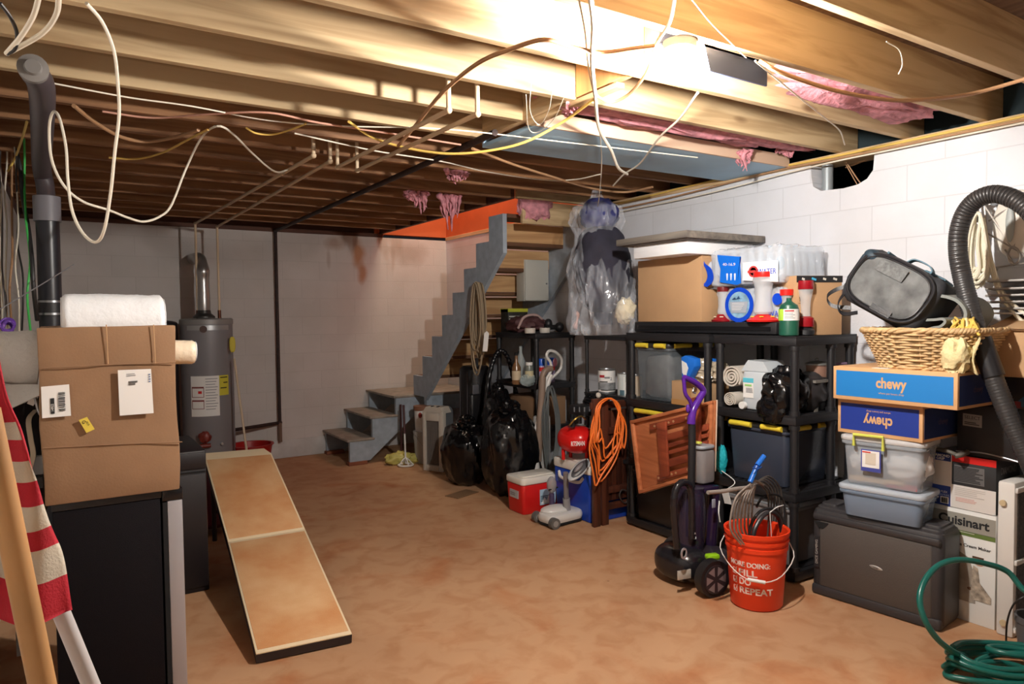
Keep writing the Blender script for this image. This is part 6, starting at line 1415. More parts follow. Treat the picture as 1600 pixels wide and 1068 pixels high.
for i in range(26):
    x = 1488+rnd.uniform(0,36); y = 498+rnd.uniform(-2,10); m.tube([W(x,y,X=3.52),W(x+rnd.uniform(-6,6),y+5,X=3.46),W(x+rnd.uniform(-8,8),y+rnd.uniform(12,22),X=3.45)], .006, n=6, sm=4)
m.build('fringe', M('fringe_mustard', (206,172,80), .9), t, smooth=70)
m = MB(); m.ell(W(1494,555,X=3.44),(.045,.05,.075),30,20,f=lambda d: 1+.35*crease(d,2.4,4)); m.build('hanging_fold', TWM, t, smooth=50)
# pet carrier
t = thing('pet_carrier', 'black soft-sided pet carrier with a grey mesh side tilted in the basket', 'pet carrier', W(1410,505,X=3.55))
u = (W(1450,420,X=3.5)-W(1335,470,X=3.5))
cen = W(1408,455,X=3.60)
# frame: long axis runs down to the right in the mesh face, face normal towards the viewer
ax = (W(1500,480,X=3.5)-W(1380,420,X=3.5)).normalized(); nf = (Vector((-.93,-.36,.10))); nf = (nf-ax*nf.dot(ax)).normalized(); up_ = ax.cross(nf).normalized()
if up_.z < 0: up_ = -up_
Rm = Matrix((ax, nf, up_)).transposed()
PM = Matrix.Translation(W(1405,459,X=3.56)) @ Rm.to_4x4()
BK = M('nylon_black', (46,48,52), .6, bump=.2, bs=300); MG = M('mesh_grey', (122,124,124), .7, .0, var=.5, vs=9, bump=.4, bs=500)
m = MB(M=PM); Lh, Hh, Dh = .225, .15, .13
m.rbox((0,-.0,0),(Lh*2,Dh*2,Hh*2),.05,.06,n=6); m.build('bag_body', BK, t, smooth=50)
def sell(a, kx, kz, y): 
    c_, s_ = math.cos(a), math.sin(a); e = .62; return (kx*math.copysign(abs(c_)**e,c_), y, kz*math.copysign(abs(s_)**e,s_))
m = MB(M=PM); N = 48; ring = [m._v([sell(2*PI*j/N, Lh*.86*k, Hh*.84*k, Dh+.004+.008*(1-k)) for j in range(N)]) for k in (1,.7,.4,.15)]
for a, b in zip(ring, ring[1:]):
    for j in range(N): m.face([a[j],a[(j+1)%N],b[(j+1)%N],b[j]])
m.face(ring[-1]); m.build('mesh_side', MG, t, smooth=60, label='grey mesh side panel')
m = MB(M=PM); m.tube([sell(2*PI*j/N, Lh*.90, Hh*.90, Dh+.006) for j in range(N)], .008, n=8, closed=True, sm=1); m.tube([sell(2*PI*j/N, Lh*.84, Hh*.82, Dh+.012) for j in range(N)], .003, n=6, closed=True, sm=1); m.build('zip_piping', M('zip_black', (30,30,34), .35), t)
MB(M=PM).box((-.03,Dh+.016,.075),(.15,.006,.06)).build('shoulder_pad', M('pad_grey', (104,106,106), .7, var=.3, vs=60), t)
MB(M=PM).box((.04,Dh+.012,-.115),(.11,.005,.03)).build('front_patch', BLACKP, t)
tl = MB(M=PM); tl.box((-Lh-.004,0,.02),(.03,.18,.16),bev=.015); tl.build('end_panel', M('panel_teal', (36,54,66), .6), t, label='dark teal end panel')
MB(M=PM).ell((-Lh+.05,Dh*.75,.10),(.05,.05,.035),20,12).build('end_pocket', M('panel_teal'), t)
MB().strip([W(1338,446,X=3.48),W(1312,450,X=3.44),W(1293,462,X=3.43),W(1300,477,X=3.44),W(1330,481,X=3.47)], .022, .004, (.2,.1,1)).build('carry_strap', BLACKP, t, label='black webbing loop')
MB().strip([W(1345,440,X=3.46),W(1318,460,X=3.42),W(1309,478,X=3.41),W(1318,490,X=3.42),W(1340,488,X=3.45)], .024, .004, (.5,.3,.6)).build('carry_strap', BLACKP, t)
MB(M=PM).strip([(-.06,.0,Hh-.002),(-.03,0,Hh+.03),(.05,.0,Hh+.03),(.09,0,Hh-.002)], .035, .006, (0,1,0)).build('top_handle', M('handle_teal', (70,104,120), .6), t)
MB(M=PM).box((Lh*.55,.02,Hh-.01),(.12,.12,.03),bev=.012).build('top_pocket', M('handle_teal'), t)
for x in (-.10,.13): MB(M=PM).box((x,Dh*.75,Hh-.004),(.012,.09,.012),bev=.003).build('buckle', M('handle_teal'), t)
# ---------------- big black vacuum hose
t = thing('vacuum_hose', 'thick black ribbed vacuum hose arching over the right end of the stack', 'hose', W(1600,1000,X=3.62))
P = [W(x,y,X=3.55) for x,y in ((1640,400),(1625,352),(1605,325),(1580,309),(1552,303),(1526,312),(1508,332),(1498,362),(1497,395),(1503,430),(1513,470),(1526,515),(1543,565),(1562,615),(1584,668),(1606,715),(1628,765))]
MB().tube(P, .040, n=20, sm=26, rf=lambda q: 1+.045*math.sin(q*1050)).build('ribbed_hose', M('hose_black', (48,46,46), .4), t, smooth=70)
q = W(1541,555,X=3.55); dd = (W(1562,615,X=3.55)-W(1526,515,X=3.55)).normalized()
MB().cyl(q-dd*.08,q+dd*.10,.046,n=24).build('cuff', M('cuff_black', (26,25,28), .4), t)
# hook, rope and wire rack on the wall
t = thing('wall_hook', 'grey metal hook bracket on the white wall inside the hose arch', 'hook', W(1530,300,X=3.98))
HKX = 3.97; q = W(1530,312,X=HKX)
MB().box((XR-.06,q.y,q.z),(.14,.04,.025)).build('arm', LGREY, t); MB().box((XR-.125,q.y,q.z-.06),(.012,.045,.12)).build('drop_plate', M('hook_grey', (150,156,154), .5), t)
MB().ell((XR-.13,q.y+.03,q.z-.12),(.03,.03,.03),14,10).build('hook_tip', GREYP, t)
t = thing('rope_hank', 'hank of cream rope hanging from the grey hook at right', 'rope', W(1528,480,X=3.85))
m = MB(); rnd = random.Random(11); RX = XR-.15
T_ = lambda x, y, o=0: W(x, y, X=RX-.0+o)
for i in range(10):
    l_ = 1512+rnd.uniform(-2,8); r_ = 1538+rnd.uniform(-8,8); bt = 440+rnd.uniform(-22,12); o = rnd.uniform(-.03,.02)
    m.tube([T_(1524,336,o),T_(l_+3,365,o),T_(l_,400,o),T_(l_+3,430,o),T_((l_+r_)/2,bt,o),T_(r_,420,o),T_(r_-3,380,o),T_(1532,338,o)], .0085, n=7, sm=5, closed=True)
m.tube([T_(1536,340),T_(1545,400),T_(1560,455),T_(1585,490),T_(1610,512)], .009, n=7, sm=6); m.tube([T_(1536,342),T_(1550,410),T_(1570,462),T_(1612,498)], .009, n=7, sm=6)
m.build('rope_loops', M('rope_cream', (222,214,192), .75, bump=.4, bs=160), t)
t = thing('wire_rack', 'thin metal wire rack fixed on the wall behind the cream rope', 'wire rack', W(1580,420,X=4.0))
m = MB(); RX2 = 3.96
R2 = lambda x, y, o=0: W(x, y, X=RX2+o)
for a_, b_ in (((1536,318),(1640,300)),((1536,318),(1582,388)),((1640,300),(1582,388)),((1545,345),(1600,310)),((1535,360),(1640,420)),((1540,420),(1640,405)),((1570,390),(1585,415)),((1538,318),(1546,430)),((1562,316),(1640,365))):
    m.tube([R2(*a_),R2(*b_)], .005, n=6, sm=1)
m.tube([R2(1582,385),R2(1575,395),R2(1577,408),R2(1587,412),R2(1594,402),R2(1590,390)], .006, n=6, closed=True)
m.tube([R2(1536,318),R2(1560,312),R2(1600,309),R2(1640,300)], .007, n=7)
m.build('wires', M('wire_steel', (150,144,138), .4, .5), t)
for yy in (318,420): q = R2(1546,yy); MB().cyl(q,(XR,q.y,q.z),.006).build('wall_fixing', STEEL, t)
t = thing('shell_lid', 'pale curved lid hanging in the wire rack at the right edge', 'lid', W(1590,420,X=4.0))
q = R2(1590,350,.02); MB().ell(q,(.03,.11,.17),28,20).build('lid_shell', M('lid_pale', (206,200,190), .5), t, smooth=60); MB().ell(R2(1578,350,-.02),(.01,.02,.09),16,12).build('grey_handle', M('hook_grey'), t)
t = thing('foil_trays', 'stack of pale foil trays on the wall rack at the right edge', 'tray stack', W(1580,500,X=3.95))
for i, y_ in enumerate((440,452,462,472,482)):
    a_ = W(1548,y_,X=3.93); m = MB(); m.rbox((3.95,a_.y-.14,a_.z),(.16,.30,.012),.03,.004); m.build('tray', M('foil_pale', (206,204,200) if i % 2 else (150,146,142), .35, .3), t)
MB().span((3.88,W(1548,488,X=3.93).y-.29,W(1548,488,X=3.93).z-.008),(XR,W(1548,488,X=3.93).y,W(1548,488,X=3.93).z)).build('shelf_board', M('shelf_white', (210,206,200), .6), t)
# ---------------- boxes at floor right
pA, pB = (3.73,1.852), (3.73,1.56)
t, L, D_, h = boxr('appliance_box', 'tall white appliance box with black brand lettering behind the green hose', pA, pB, .26, 0, .555, M('box_white', (226,226,222), .6), 'cardboard box')
yy = -D_/2-.0008
MB(t).box((0,yy,h-.065),(L-.004,.0015,.085)).build('grey_band', M('band_grey', (150,146,136), .6), t, smooth=0); MB(t).box((0,yy,h-.117),(L-.004,.0015,.022)).build('green_band', M('band_olive', (96,116,56), .6), t, smooth=0)
text(t, 'Cuisinart', INK, (0,yy-.0012,h-.062), (1,0,0), (0,0,1), .044, L*.80, bold=.03)
lines(t, (.01,yy-.0014,h-.112), (1,0,0), (0,0,1), L*.6, .006, 1, M('print_cream', (200,200,180), .6), 'print')
text(t, 'Mix It In\u2122', M('ink_soft', (60,60,60), .6), (-L/2+.012,yy,h-.147), (1,0,0), (0,0,1), .016, None, align='LEFT', bold=.02)
text(t, 'Soft Serve Ice Cream Maker', M('ink_soft'), (0,yy,h-.176), (1,0,0), (0,0,1), .015, L*.86, bold=.02)
lines(t, (-.06,yy,h-.235), (1,0,0), (0,0,1), .11, .04, 5, M('print_grey'), 'print', seed=5, frac=.25)
MB(t).box((.07,yy-.001,h-.235),(.05,.002,.032)).build('small_picture', M('pic_brown', (112,74,48), .6, var=.6, vs=60), t, smooth=0)
MB(t).prism([(-.09,0),(.06,0),(.06,.12),(.03,.22),(-.01,.24),(-.09,.24)], (0,yy,.10), VX, VZ, (0,-.0012,0)).build('picture', M('pic_taupe', (172,160,146), .6, var=.25, vs=12), t, smooth=0)
MB(t).prism([(0,0),(.09,.0),(.09,.03),(.04,.09),(.03,.16),(.01,.17),(0,.10)], (.04,yy-.0015,.12), VX, VZ, (0,-.0012,0)).build('picture', M('pic_mix', (206,190,170), .6, var=.5, vs=30), t, smooth=0)
MB(t).ell((.035,yy,.17),(.016,.002,.01),12,8).build('picture', M('pic_brown'), t); MB(t).ell((.075,yy,.30),(.018,.002,.008),12,8).build('picture', M('pic_skin', (206,160,140), .6), t)
t, L, D_, h = boxr('glove_box', 'red, black and white printed glove box standing on the white appliance box', (3.728,1.865), (3.728,1.562), .25, .557, .822, M('glove_black', (34,34,36), .5), 'box')
yy = -D_/2-.0008; xl = -L/2
def gp(x0, x1, z0, z1, mat, name='print_panel', o=0): MB(t).box(((x0+x1)/2+xl,yy-o,(z0+z1)/2),(x1-x0,.0015,z1-z0)).build(name, mat, t, smooth=0)
NV = M('glove_blue', (44,72,160), .5, var=.5, vs=12)
gp(0,.10,h-.04,h,NV); gp(0,.10,.10,h-.04,M('glove_white',(214,208,202),.6)); gp(0,.10,0,.10,NV); gp(.104,L,h-.035,h,RED); gp(.10,.104,0,h,PAPER); gp(.104,L,0,.115,M('glove_white')); gp(.116,L-.05,.13,h-.05,M('print_darkgrey',(96,94,94),.6),o=.0005)
text(t, 'DIAMOND', PAPER, (xl+.05,yy-.0012,h-.014), (1,0,0), (0,0,1), .013, .088, bold=.02); text(t, 'GRIP', PAPER, (xl+.05,yy-.0012,h-.030), (1,0,0), (0,0,1), .013, .04, bold=.02)
text(t, 'INDUX\u00b7FLEX', PAPER, (xl+.045,yy-.0012,.068), (1,0,0), (0,0,1), .011, .080); text(t, 'POWERFREE', M('print_sky', (170,190,230), .6), (xl+.05,yy-.0012,.052), (1,0,0), (0,0,1), .010, .088)
gp(.052,.092,.010,.044,PAPER,o=.001); lines(t, (xl+.072,yy-.002,.027), (1,0,0), (0,0,1), .03, .026, 12, INK, 'barcode', vert=True)
MB(t).cyl((xl+.025,yy,.036),(xl+.025,yy-.0025,.036),.013,n=24).build('round_mark', PAPER, t); text(t, 'b', INK, (xl+.025,yy-.0032,.036), (1,0,0), (0,0,1), .014); lines(t, (xl+.025,yy-.001,.014), (1,0,0), (0,0,1), .036, .006, 1, PAPER, 'print', frac=1)
lines(t, (xl+(.116+L-.05)/2,yy-.002,(.13+h-.05)/2), (1,0,0), (0,0,1), L-.17, h-.19, 10, INK, 'print', seed=9, frac=.45)
lines(t, (xl+.19,yy-.0014,.085), (1,0,0), (0,0,1), .14, .045, 5, M('print_faint', (186,178,172), .6), 'print', seed=2, frac=.25); lines(t, (xl+.18,yy-.0014,.045), (1,0,0), (0,0,1), .11, .022, 3, M('print_pinkish', (214,150,140), .6), 'print', seed=3, frac=.3)
text(t, 'DIAMOND', M('print_dim', (120,116,116), .6), (L/2+.001,-.0,h-.06), (0,1,0), (0,0,1), .035, .16)
# short hose end and thin rod lying on the glove box
tp_ = W(1500,708,X=3.66); z_ = .835
tag(MB().tube([W(1462,700,X=3.72),W(1478,704,X=3.68),W(1490,708,X=3.67),W(1494,711,X=3.66)], .010).tube([W(1492,712,X=3.66),W(1502,710,X=3.68),W(1512,706,X=3.74)], .013).build('hose_end', M('hose_end_grey', (96,92,84), .5)), 'short grey hose end with a dark nozzle lying on the glove box', 'hose')
tag(MB().tube([W(1494,704,X=3.74),W(1540,708,X=3.74),W(1600,724,X=3.74),W(1640,738,X=3.74)], .004).build('thin_rod', STEEL), 'thin pale rod lying over the glove box towards the right edge', 'rod')
# white framed fan / purifier
n0 = W(1584,1003,Z=0)
t = thing('box_fan', 'white framed unit with dark mesh grille at the right edge next to the white box', 'box fan', (3.85,1.36,0))
bx0, by1 = 3.70, 1.545; by0 = W(1584,900,X=bx0).y
MB().span((bx0,by0,0),(bx0+.30,by1,.735),bev=.012).build('frame', M('frame_white', (216,212,206), .45), t)
MB().span((bx0+.025,by0-.004,.05),(bx0+.29,by0+.01,.70)).build('grille_panel', M('grille_dark', (84,74,66), .7, var=.5, vs=80, bump=.6, bs=160), t, label='dark mesh grille')
for z_ in (.04,.36,.70): MB().span((bx0,by0-.012,z_-.012),(bx0+.30,by0,z_+.012),bev=.004).build('frame_bar', M('frame_white'), t)
for y_px, rr in ((785,.014),(972,.014)):
    q = W(1568,y_px,X=bx0); MB().cyl((bx0,q.y,q.z),(bx0-.012,q.y,q.z),rr,n=20).build('knob', M('knob_beige', (196,176,140), .5), t)
# black case (portable power / speaker)
p0, p1 = (3.425,2.335), (3.495,1.685)
t, L, D_, h = boxr('hard_case', 'long dark grey hard case standing on its side on the floor before the tubs', p0, p1, .235, 0, .475, None, 'case')
CG = M('case_grey', (78,72,68), .6, bump=.25, bs=250); CE = M('case_edge', (54,52,54), .45)
MB(t).rbox((0,0,h/2),(L,D_,h),.035,.03).build('case_shell', CE, t); 
MB(t).rbox((-.0,-D_/2+.01,h/2-.005),(L-.09,.03,h-.12),.012,.006).build('face_panel', CG, t)
MB(t).rbox((0,0,h-.012),(L-.02,D_-.05,.045),.03,.015).build('top_ridge', CE, t); MB(t).rbox((0,-D_/2+.012,.03),(L-.01,.04,.055),.012,.012).build('bottom_bumper', CE, t); MB(t).rbox((0,-D_/2+.008,h-.045),(L-.02,.035,.04),.012,.012).build('top_bumper', CE, t)
for x in (-L/2+.07,L/2-.07): MB(t).rbox((x,0,h+.004),(.09,.14,.04),.02,.012).build('latch', CE, t)
MB(t).prism([(-.03,0),(.05,0),(.02,-.035),(-.005,-.035)], (-L/2+.05,-D_/2-.006,h-.07), VX, VZ, (0,-.002,0)).build('corner_notch', DARK, t)
MB(t).box((-L/2+.035,-D_/2-.006,h/2),(.028,.004,.17)).build('label_plate', M('plate_dark', (48,46,48), .4), t)
text(t, 'DICE GAMING', M('ink_pale', (180,176,170), .5), (-L/2+.035,-D_/2-.0092,h/2), (0,0,1), (-1,0,0), .014, .13)
MB(t).ell((.02,-D_/2-.006,h/2-.005),(.034,.003,.010),20,8,R=Matrix.Rotation(.12,3,'Y')).build('badge', M('badge_pale', (170,168,164), .4, .5), t)
text(t, 'LINE', CE, (.02,-D_/2-.0105,h/2-.005), (1,0,-.12), (0,0,1), .009)
# ---------------- green hose and pale bin
GH_ = M('hose_green', (20,96,86), .3); t = thing('garden_hose', 'coiled dark green garden hose on the floor at the lower right corner', 'garden hose', (3.4,1.32,0))
Rh = .0125; m = MB(); rnd = random.Random(6); ctr = W(1555,1050,Z=0)
P = []
P += [W(1600,900,Y=1.30)+Vector((.1,-.1,-.1)), W(1605,925,Y=1.33), W(1575,893,Y=1.40), W(1540,880,Y=1.45), W(1500,874,Y=1.50), W(1468,882,Y=1.53), W(1446,905,Y=1.54), W(1437,935,Y=1.53), W(1445,968,Y=1.50), W(1465,998,Y=1.47), W(1490,1018,Y=1.45)]
k = W(1508,1028,Z=.03); P.append(k)
N = 13
for lap in range(4):
    rx = .24-.02*lap+rnd.uniform(-.02,.02); ry = .13+rnd.uniform(-.015,.02); ox = rnd.uniform(-.02,.03); oy = rnd.uniform(-.015,.015)
    for j in range(N):
        a = PI*.9+2*PI*j/N; P.append(ctr+Vector((.03+ox+rx*math.cos(a), -.02+oy+ry*math.sin(a)-rx*math.cos(a)*.35, Rh+.004+lap*.020+.010*math.sin(a*2+lap))))
m.tube(P, Rh, n=12, sm=6); m.build('hose_body', GH_, t)
m = MB()
for lap, (rx, ry, oz) in enumerate(((.11,.07,.02),(.13,.08,.05),(.09,.075,.085))):
    m.tube([ctr+Vector((-.02+.05*lap+rx*math.cos(a), -.04+ry*math.sin(a)-rx*math.cos(a)*.35, oz+.015*math.sin(a+lap*2))) for a in [2*PI*j/12 for j in range(12)]], Rh, n=12, closed=True, sm=5)
m.build('inner_loops', GH_, t)
cable('power_cord', 'thin black cord looping down beside the white framed unit', [(1625,925,1.32),(1600,932,1.34),(1583,945,1.38),(1574,970,1.42),(1572,1000,1.44),(1573,1016,1.45)], .004, CABD, cat='cord')
q = W(1592,1020,Z=0)
t = thing('grey_bin', 'small dark grey bin at the right edge among the hose coils', 'bin', (3.56,1.30,0))
bq = W(1615,1000,Z=0.0); bq = Vector((3.60,1.20,0)); 
MB().lathe([(.07,0),(.085,.16),(.09,.165),(.09,.19),(.08,.19),(.065,.02),(0,.02)], W(1622,1030,Z=0), 28).build('bin_body', M('bin_grey', (84,84,86), .45), t); pz = W(1594,990,Y=W(1622,1030,Z=0).y-.07)
# ================================================================ ORANGE BUCKET
bk = Vector((3.06,2.41,0)); t = thing('orange_bucket', 'bright orange plastic bucket with white slogan holding coiled tubing', 'bucket', bk)
OB = M('bucket_orange', (228,62,24), .38)
s_ = 1.12
pr = [(.118,0),(.124,.004),(.130,.012),(.150,.30),(.156,.30),(.156,.318),(.150,.32),(.150,.335),(.158,.337),(.158,.352),(.151,.354),(.152,.368),(.162,.370),(.164,.392),(.158,.394),(.151,.386),(.147,.30),(.128,.015),(0,.012)]
pr = [(r*1.02,z*1.03) for r,z in pr]
MB().lathe(pr, bk, 64).build('bucket_body', OB, t)
ab = math.atan2(-bk.y,-bk.x)+.0
def ctext(par, s, c, rad, a_c, z, h, width, mat, slope=0):
    """lettering wrapped on a cone; rad(z)"""
    cu = bpy.data.curves.new('l','FONT'); cu.body = s; cu.align_x = 'LEFT'; cu.align_y = 'CENTER'; cu.offset = .022; cu.extrude = .002
    ob = bpy.data.objects.new('l', cu); C.objects.link(ob); bpy.context.view_layer.update()
    me = bpy.data.meshes.new_from_object(ob.evaluated_get(bpy.context.evaluated_depsgraph_get())); bpy.data.objects.remove(ob)
    bm = bmesh.new(); bm.from_mesh(me); bmesh.ops.subdivide_edges(bm, edges=[e for e in bm.edges if e.calc_length() > .15], cuts=2); bmesh.ops.triangulate(bm, faces=bm.faces)
    xs = [v.co.x for v in bm.verts]; x0 = min(xs); W_ = max(xs)-x0; inv = wm(par).inverted()
    for v in bm.verts:
        xx = (v.co.x-x0)/W_*width; zz = z+v.co.y*h/.72; r = rad(zz)+(.0016 if v.co.z > 0 else .0002); a = a_c+xx/r
        v.co = inv @ Vector((c.x+r*math.cos(a), c.y+r*math.sin(a), zz))
    bm.to_mesh(me); bm.free(); me.materials.clear(); me.materials.append(mat)
    o = bpy.data.objects.new('lettering', me); C.objects.link(o); o.parent = par; WM[o.name] = wm(par); return o
radb = lambda z: (.130+(z/1.03-.012)/.288*.020)*1.02
WI = M('ink_white', (232,214,206), .5)
# angle increases to the right when seen from the camera? a grows counter-clockwise -> to the right on the near side
ctext(t, 'MORE DOING:', bk, radb, ab-.98, .245, .026, .215, WI)
for i, (s, wd) in enumerate((('FILL',.095),('DO',.062),('REPEAT',.172))):
    z = .200-.047*i; ctext(t, s, bk, radb, ab-.62, z, .034, wd, WI)
    m = MB(); r = radb(z)+.0012; P = lambda da, dz: Vector((bk.x+r*math.cos(ab-.82+da), bk.y+r*math.sin(ab-.82+da), z+dz))
    for a_, b_ in (((-.08,-.014),(.08,-.014)),((-.08,.014),(.08,.014)),((-.08,-.014),(-.08,.014)),((.08,-.014),(.08,.014)),((-.05,.0),(-.01,-.012)),((-.01,-.012),(.10,.022))): m.tube([P(*a_),P(*b_)], .0013, n=5, sm=1)
    m.build('checkbox', WI, t)
hl = [bk+Vector((.165*math.cos(ab+PI/2+.25),.165*math.sin(ab+PI/2+.25),.335)), bk+Vector((.185*math.cos(ab+1.5),.185*math.sin(ab+1.5),.27)), bk+Vector((.18*math.cos(ab+.75),.18*math.sin(ab+.75),.205)), bk+Vector((.175*math.cos(ab+.25),.175*math.sin(ab+.25),.175))]
hr = [bk+Vector((.175*math.cos(ab-.25),.175*math.sin(ab-.25),.182)), bk+Vector((.18*math.cos(ab-.75),.18*math.sin(ab-.75),.225)), bk+Vector((.185*math.cos(ab-1.45),.185*math.sin(ab-1.45),.285)), bk+Vector((.165*math.cos(ab-PI/2-.25),.165*math.sin(ab-PI/2-.25),.345))]
MB().tube(hl+hr, .0028, n=8, sm=3).build('wire_handle', M('wire_white', (226,222,216), .35), t, label='white wire handle')
MB().cyl(hl[-1], hr[0], .009, n=14).build('hand_grip', WHITEP, t)
for s2 in (1,-1): MB().ell(bk+Vector((.158*math.cos(ab+s2*(PI/2+.25)),.158*math.sin(ab+s2*(PI/2+.25)),.34)),(.014,.014,.014),12,8).build('handle_boss', OB, t)
# coiled tubing in the bucket
TB = M('tube_grey', (142,132,124), .35, .1); TBK = M('tube_dark', (40,38,40), .4)
t = thing('tubing_coil', 'loops of grey and black tubing standing in the orange bucket', 'tubing', bk+Vector((0,0,.02)))
Yb_ = bk.y
def loop(pts, r, mat, name='tubing', dY=0, closed=False): return [W(x, y, Y=Yb_+dY+.0) for x, y in pts]
m = MB()
for i in range(7):
    dx = i*5.6; dY = -.07+.018*i
    m.tube(loop([(1158+dx*.8,850),(1142+dx,828),(1143+dx*.95,800),(1152+dx*.75,774),(1172+dx*.25,756)],0,0,dY=dY), .0052, n=8)
m.tube(loop([(1173,757),(1180,751),(1193,757)],0,0,dY=-.02), .007); m.build('grey_strands', TB, t)
m = MB()
for i in range(6):
    m.tube(loop([(1174+i*1,760-i),(1186+i*3,756-i*2.4),(1199+i*4.0,770-i*1.5),(1201+i*4.2,795),(1200+i*3.8,830),(1197+i*3,850)],0,0,dY=.02+.012*i), .0052, n=8)
m.build('dark_strands', M('tube_mid', (74,68,64), .35), t)
m = MB(); m.tube(loop([(1106,769),(1130,767),(1152,763),(1172,761)],0,0,dY=-.06), .010, n=10); m.build('loose_end', TB, t, label='loose tube end pointing left')
m = MB(); m.tube(loop([(1175,848),(1180,825),(1192,806),(1206,800),(1217,810),(1222,832),(1222,852)],0,0,dY=-.04), .012, n=10); m.tube(loop([(1170,850),(1173,822),(1186,800),(1204,794),(1218,802),(1228,830)],0,0,dY=.0), .008, n=10)
m.tube(loop([(1182,792),(1190,778),(1205,772),(1220,776),(1226,795),(1226,850)],0,0,dY=.03), .0065, n=8); m.build('black_loops', TBK, t)
m = MB(); m.tube(loop([(1203,800),(1214,792),(1224,789)],0,0,dY=-.07), .0025); m.tube(loop([(1203,800),(1204,815),(1206,845)],0,0,dY=-.07), .002); m.build('zip_tie', WHITEP, t, label='white zip tie')
m = MB(); m.tube(loop([(1172,753),(1180,735)],0,0,dY=-.05), .0135, n=14, sm=1); m.tube(loop([(1183,727),(1194,712)],0,0,dY=-.05), .0135, n=14, sm=1); m.build('blue_sleeve', BLUEP, t, label='bright blue foam sleeve')
m = MB(); m.tube(loop([(1180,735),(1183,728)],0,0,dY=-.05), .015, n=14, sm=1); m.tube(loop([(1176,730),(1184,732),(1190,729)],0,0,dY=-.07), .003, n=6); m.build('pipe_clamp', M('clamp_blue', (20,70,150), .4), t)
# ================================================================ UPRIGHT CARPET VACUUM (purple)
vc = Vector((3.03,2.80,0)); t = thing('upright_vacuum', 'black upright vacuum with purple handle and green pedal beside the orange bucket', 'vacuum cleaner', vc)
Yq = 2.83; Q = lambda x, y, o=0: W(x, y, Y=Yq+o)
VB = M('vac_black', (30,28,32), .25); VD = M('vac_dark', (42,38,44), .35); PUR = M('vac_purple', (82,34,140), .25)
wr = Q(1119,893,-.16); 
MB().ell((Q(1068,880).x,Yq+.02,.115),(.12,.16,.105),34,22,sq=.8).build('motor_housing', VB, t)
MB().ell((Q(1100,870).x,Yq-.03,.10),(.11,.17,.085),34,22,sq=.75).build('brush_head', VD, t)
for c_, r_ in ((W(1113,893,Y=2.60),.100),(W(1058,880,Y=3.0),.10)):
    cz = r_; c_ = Vector((c_.x,c_.y,cz)); ax_ = Vector((-.12,-1,.0)).normalized()
    MB().cyl(c_-ax_*.03,c_+ax_*.025,r_,n=36).build('wheel', M('tyre', (26,25,27), .5), t)
    m = MB(); m.cyl(c_+ax_*.02,c_+ax_*.030,r_*.78,n=32); m.build('wheel_rim', M('rim_black', (44,42,46), .3), t)
    m = MB(); sd = ax_.cross(VZ).normalized()
    for i in range(6):
        a = 2*PI*i/6; d1 = sd*math.cos(a)+VZ*math.sin(a); d2 = sd*math.cos(a+.35)+VZ*math.sin(a+.35); d3 = sd*math.cos(a-.35)+VZ*math.sin(a-.35); o_ = c_+ax_*.031
        m.face(m._v([o_+d1*r_*.18, o_+d2*r_*.70, o_+d3*r_*.70][::1])); 
    m.build('wheel_spokes', M('spoke_silver', (150,148,150), .35, .4), t, smooth=0)
gp_ = W(1113,869,Y=2.66); MB().rbox(gp_,(.075,.05,.03),.012,.01,rz=-.3).build('green_pedal', M('pedal_lime', (150,204,30), .4), t, label='lime green pedal')
MB().rbox(W(1100,893,Y=2.66),(.055,.012,.03),.008,.004,rz=-.4).build('side_badge', M('badge_lav', (150,150,164), .3), t)
q = W(1069,897,Y=2.70); MB().rbox((q.x,q.y,q.z),(.085,.012,.05),.004,.003,rz=-.2).build('maker_plate', M('plate_silver', (176,170,160), .4), t)
body_r = lambda z: .085
def rq(x, y, Y_=Yq): return W(x, y, Y=Y_)
MB().tube([rq(1078,860),rq(1079,800),rq(1080,760)], .085, n=30, sm=6, rf=lambda u: .86+.14*math.sin(min(1,u*1.1)*PI)).build('main_tank', clear('tank_smoke', (48,40,60), .86, .08), t, label='smoky clear dirt tank')
MB().tube([rq(1076,850),rq(1079,800),rq(1082,770)], .045, n=24, sm=4).build('tank_core', M('core_grey', (96,84,92), .5), t)
P = [rq(1058,856,2.76),rq(1055,820,2.76),rq(1053,785,2.76),rq(1057,762,2.76),rq(1068,753,2.76),rq(1079,763,2.76),rq(1081,800,2.76),rq(1081,840,2.76)]
MB().tube(P, .020, n=14, sm=8, rf=lambda u: 1+.05*math.sin(u*260)).build('suction_hose', VB, t)
MB().tube([rq(1110,850,2.82),rq(1114,800,2.82),rq(1116,770,2.82)], .035, n=18, sm=4).build('purple_tank', M('purple_dark', (40,26,54), .2), t)
MB().rbox((rq(1100,762).x,2.83,rq(1100,762).z),(.16,.12,.03),.03,.01).build('tank_lid', M('purple_dark'), t)
MB().rbox((rq(1105,728).x,2.86,rq(1105,728).z),(.125,.10,.20),.035,.02).build('clean_tank', clear('tank_clear', (150,146,146), .72, .12), t, label='clear grey clean water tank')
MB().rbox((rq(1104,698).x,2.86,rq(1104,698).z),(.13,.105,.02),.035,.008).build('tank_top_rim', M('rim_silver', (176,184,192), .3, .3), t)
MB().rbox((rq(1096,692).x,2.86,rq(1096,692).z),(.03,.05,.012),.008,.004).build('tank_button', M('latch_yellow'), t)
MB().tube([rq(1080,760,2.80),rq(1081,700,2.80),rq(1081,655,2.80)], .021, n=20, sm=3).build('handle_pole', BLACKP, t)
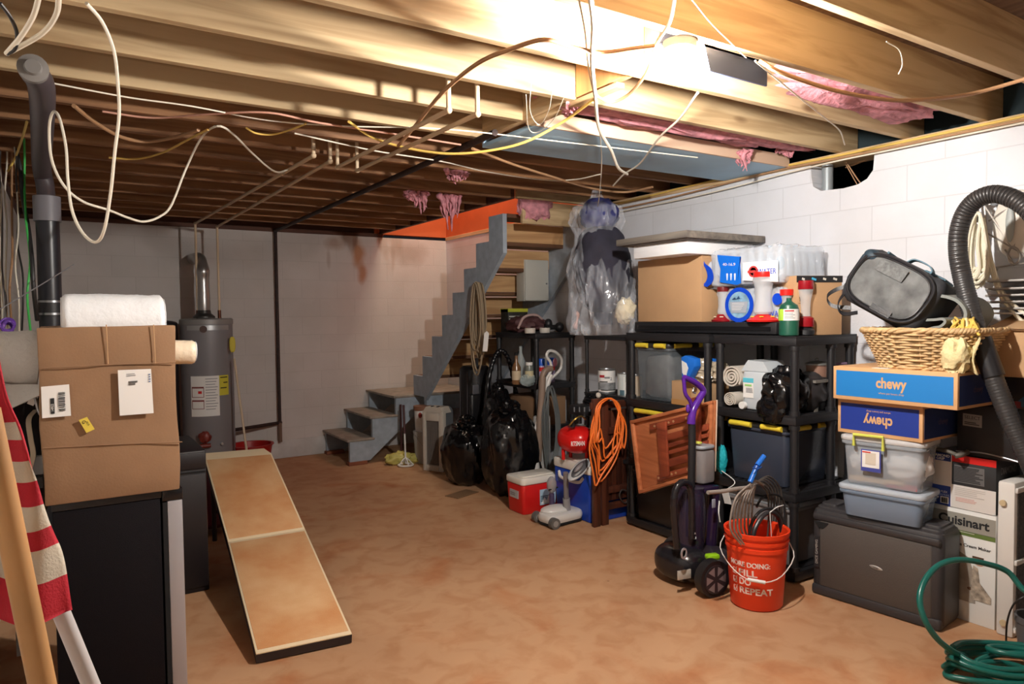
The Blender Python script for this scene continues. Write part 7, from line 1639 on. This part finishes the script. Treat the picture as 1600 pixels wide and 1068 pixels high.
MB().tube([rq(1080,662,2.80),rq(1081,650,2.80),rq(1084,638,2.80),rq(1093,622,2.80),rq(1099,610,2.80),rq(1090,600,2.80),rq(1078,593,2.80),rq(1069,589,2.80)], .021, n=18, sm=6, rf=lambda u: 1.15-.45*u).build('handle_grip', PUR, t, label='glossy purple handle')
MB().tube([rq(1083,640,2.80),rq(1078,626,2.80),rq(1071,615,2.80),rq(1069,600,2.80),rq(1068,590,2.80)], .011, n=12, sm=5).build('handle_loop', PUR, t)
MB().ell(rq(1075,638,2.80),(.013,.013,.025),12,8).build('trigger', PUR, t)
MB().tube([rq(1087,614,2.775),rq(1083,612,2.77),rq(1084,606,2.775)], .005).build('cord_hook', STEEL, t)
MB().lathe([(.0,0),(.022,.0),(.022,.006),(.014,.006),(.014,0)], rq(1068,864,2.66), 24, R=Matrix.Rotation(PI/2,3,'X'), sy=1.4).build('front_emblem', M('emblem_silver', (186,184,186), .3, .4), t)
text(t, 'A', WI, lp(t, rq(1086,833,2.735)), (1,-.1,0), (0,0,1), .012); MB().span(rq(1084,842,2.745),rq(1088,838,2.742)).build('print', M('print_pale'), t)
MB().tube([rq(1124,782,2.74),rq(1123,800,2.72),rq(1125,815,2.72)], .004).build('tie_string', WHITEP, t); MB().rbox(rq(1115,786,2.74),(.025,.01,.05),.004,.003).build('latch_silver', M('badge_lav'), t)
# ================================================================ sub-parts: print on its label, hub in its wheel ...
SUBS = {'lettering': ('printed_panel','grey_band','print_panel','label_plate','can_label','shipping_label','sticker','badge','paper_label','black_tape','tank','bucket_body','box_body'),
        'label_print': ('paper_label','shipping_label','instruction_label','can_label'), 'label_photo': ('can_label',), 'barcode_bar': ('shipping_label',),
        'label_frame': ('instruction_label',), 'hub': ('wheel',), 'wheel_rim': ('wheel',), 'wheel_spokes': ('wheel',), 'latch': ('door',), 'fold_crease': ('carton_body',),
        'tape': ('carton_body',), 'brown_tape': ('carton_body',), 'tape_print': ('black_tape',), 'flower_port': ('feeder_base',), 'lid_panel': ('lid',), 'lid_clip': ('lid',), 'knob': ('lid','frame'),
        'screw': ('bracket',), 'logo_centre': ('ring_logo',), 'green_band': ('box_body',), 'grey_band': ('box_body',), 'elbow': ('run',), 'clamp': ('rubber_sleeve',), 'cooling_fin': ('motor_cover',), 'tag_string': ('paper_tag',)}
base = lambda o: o.name.split('.')[0]
def mid(o):
    b = [Vector(c) for c in o.bound_box]; return sum(b, Vector())/8
for root in [o for o in bpy.data.objects if o.parent is None]:
    ch = list(root.children)
    for o in ch:
        want = SUBS.get(base(o))
        if not want: continue
        for wn in want:
            cand = [p for p in ch if base(p) == wn and p is not o and p.parent is root]
            if cand:
                o.parent = min(cand, key=lambda p: (mid(p)-mid(o)).length); break
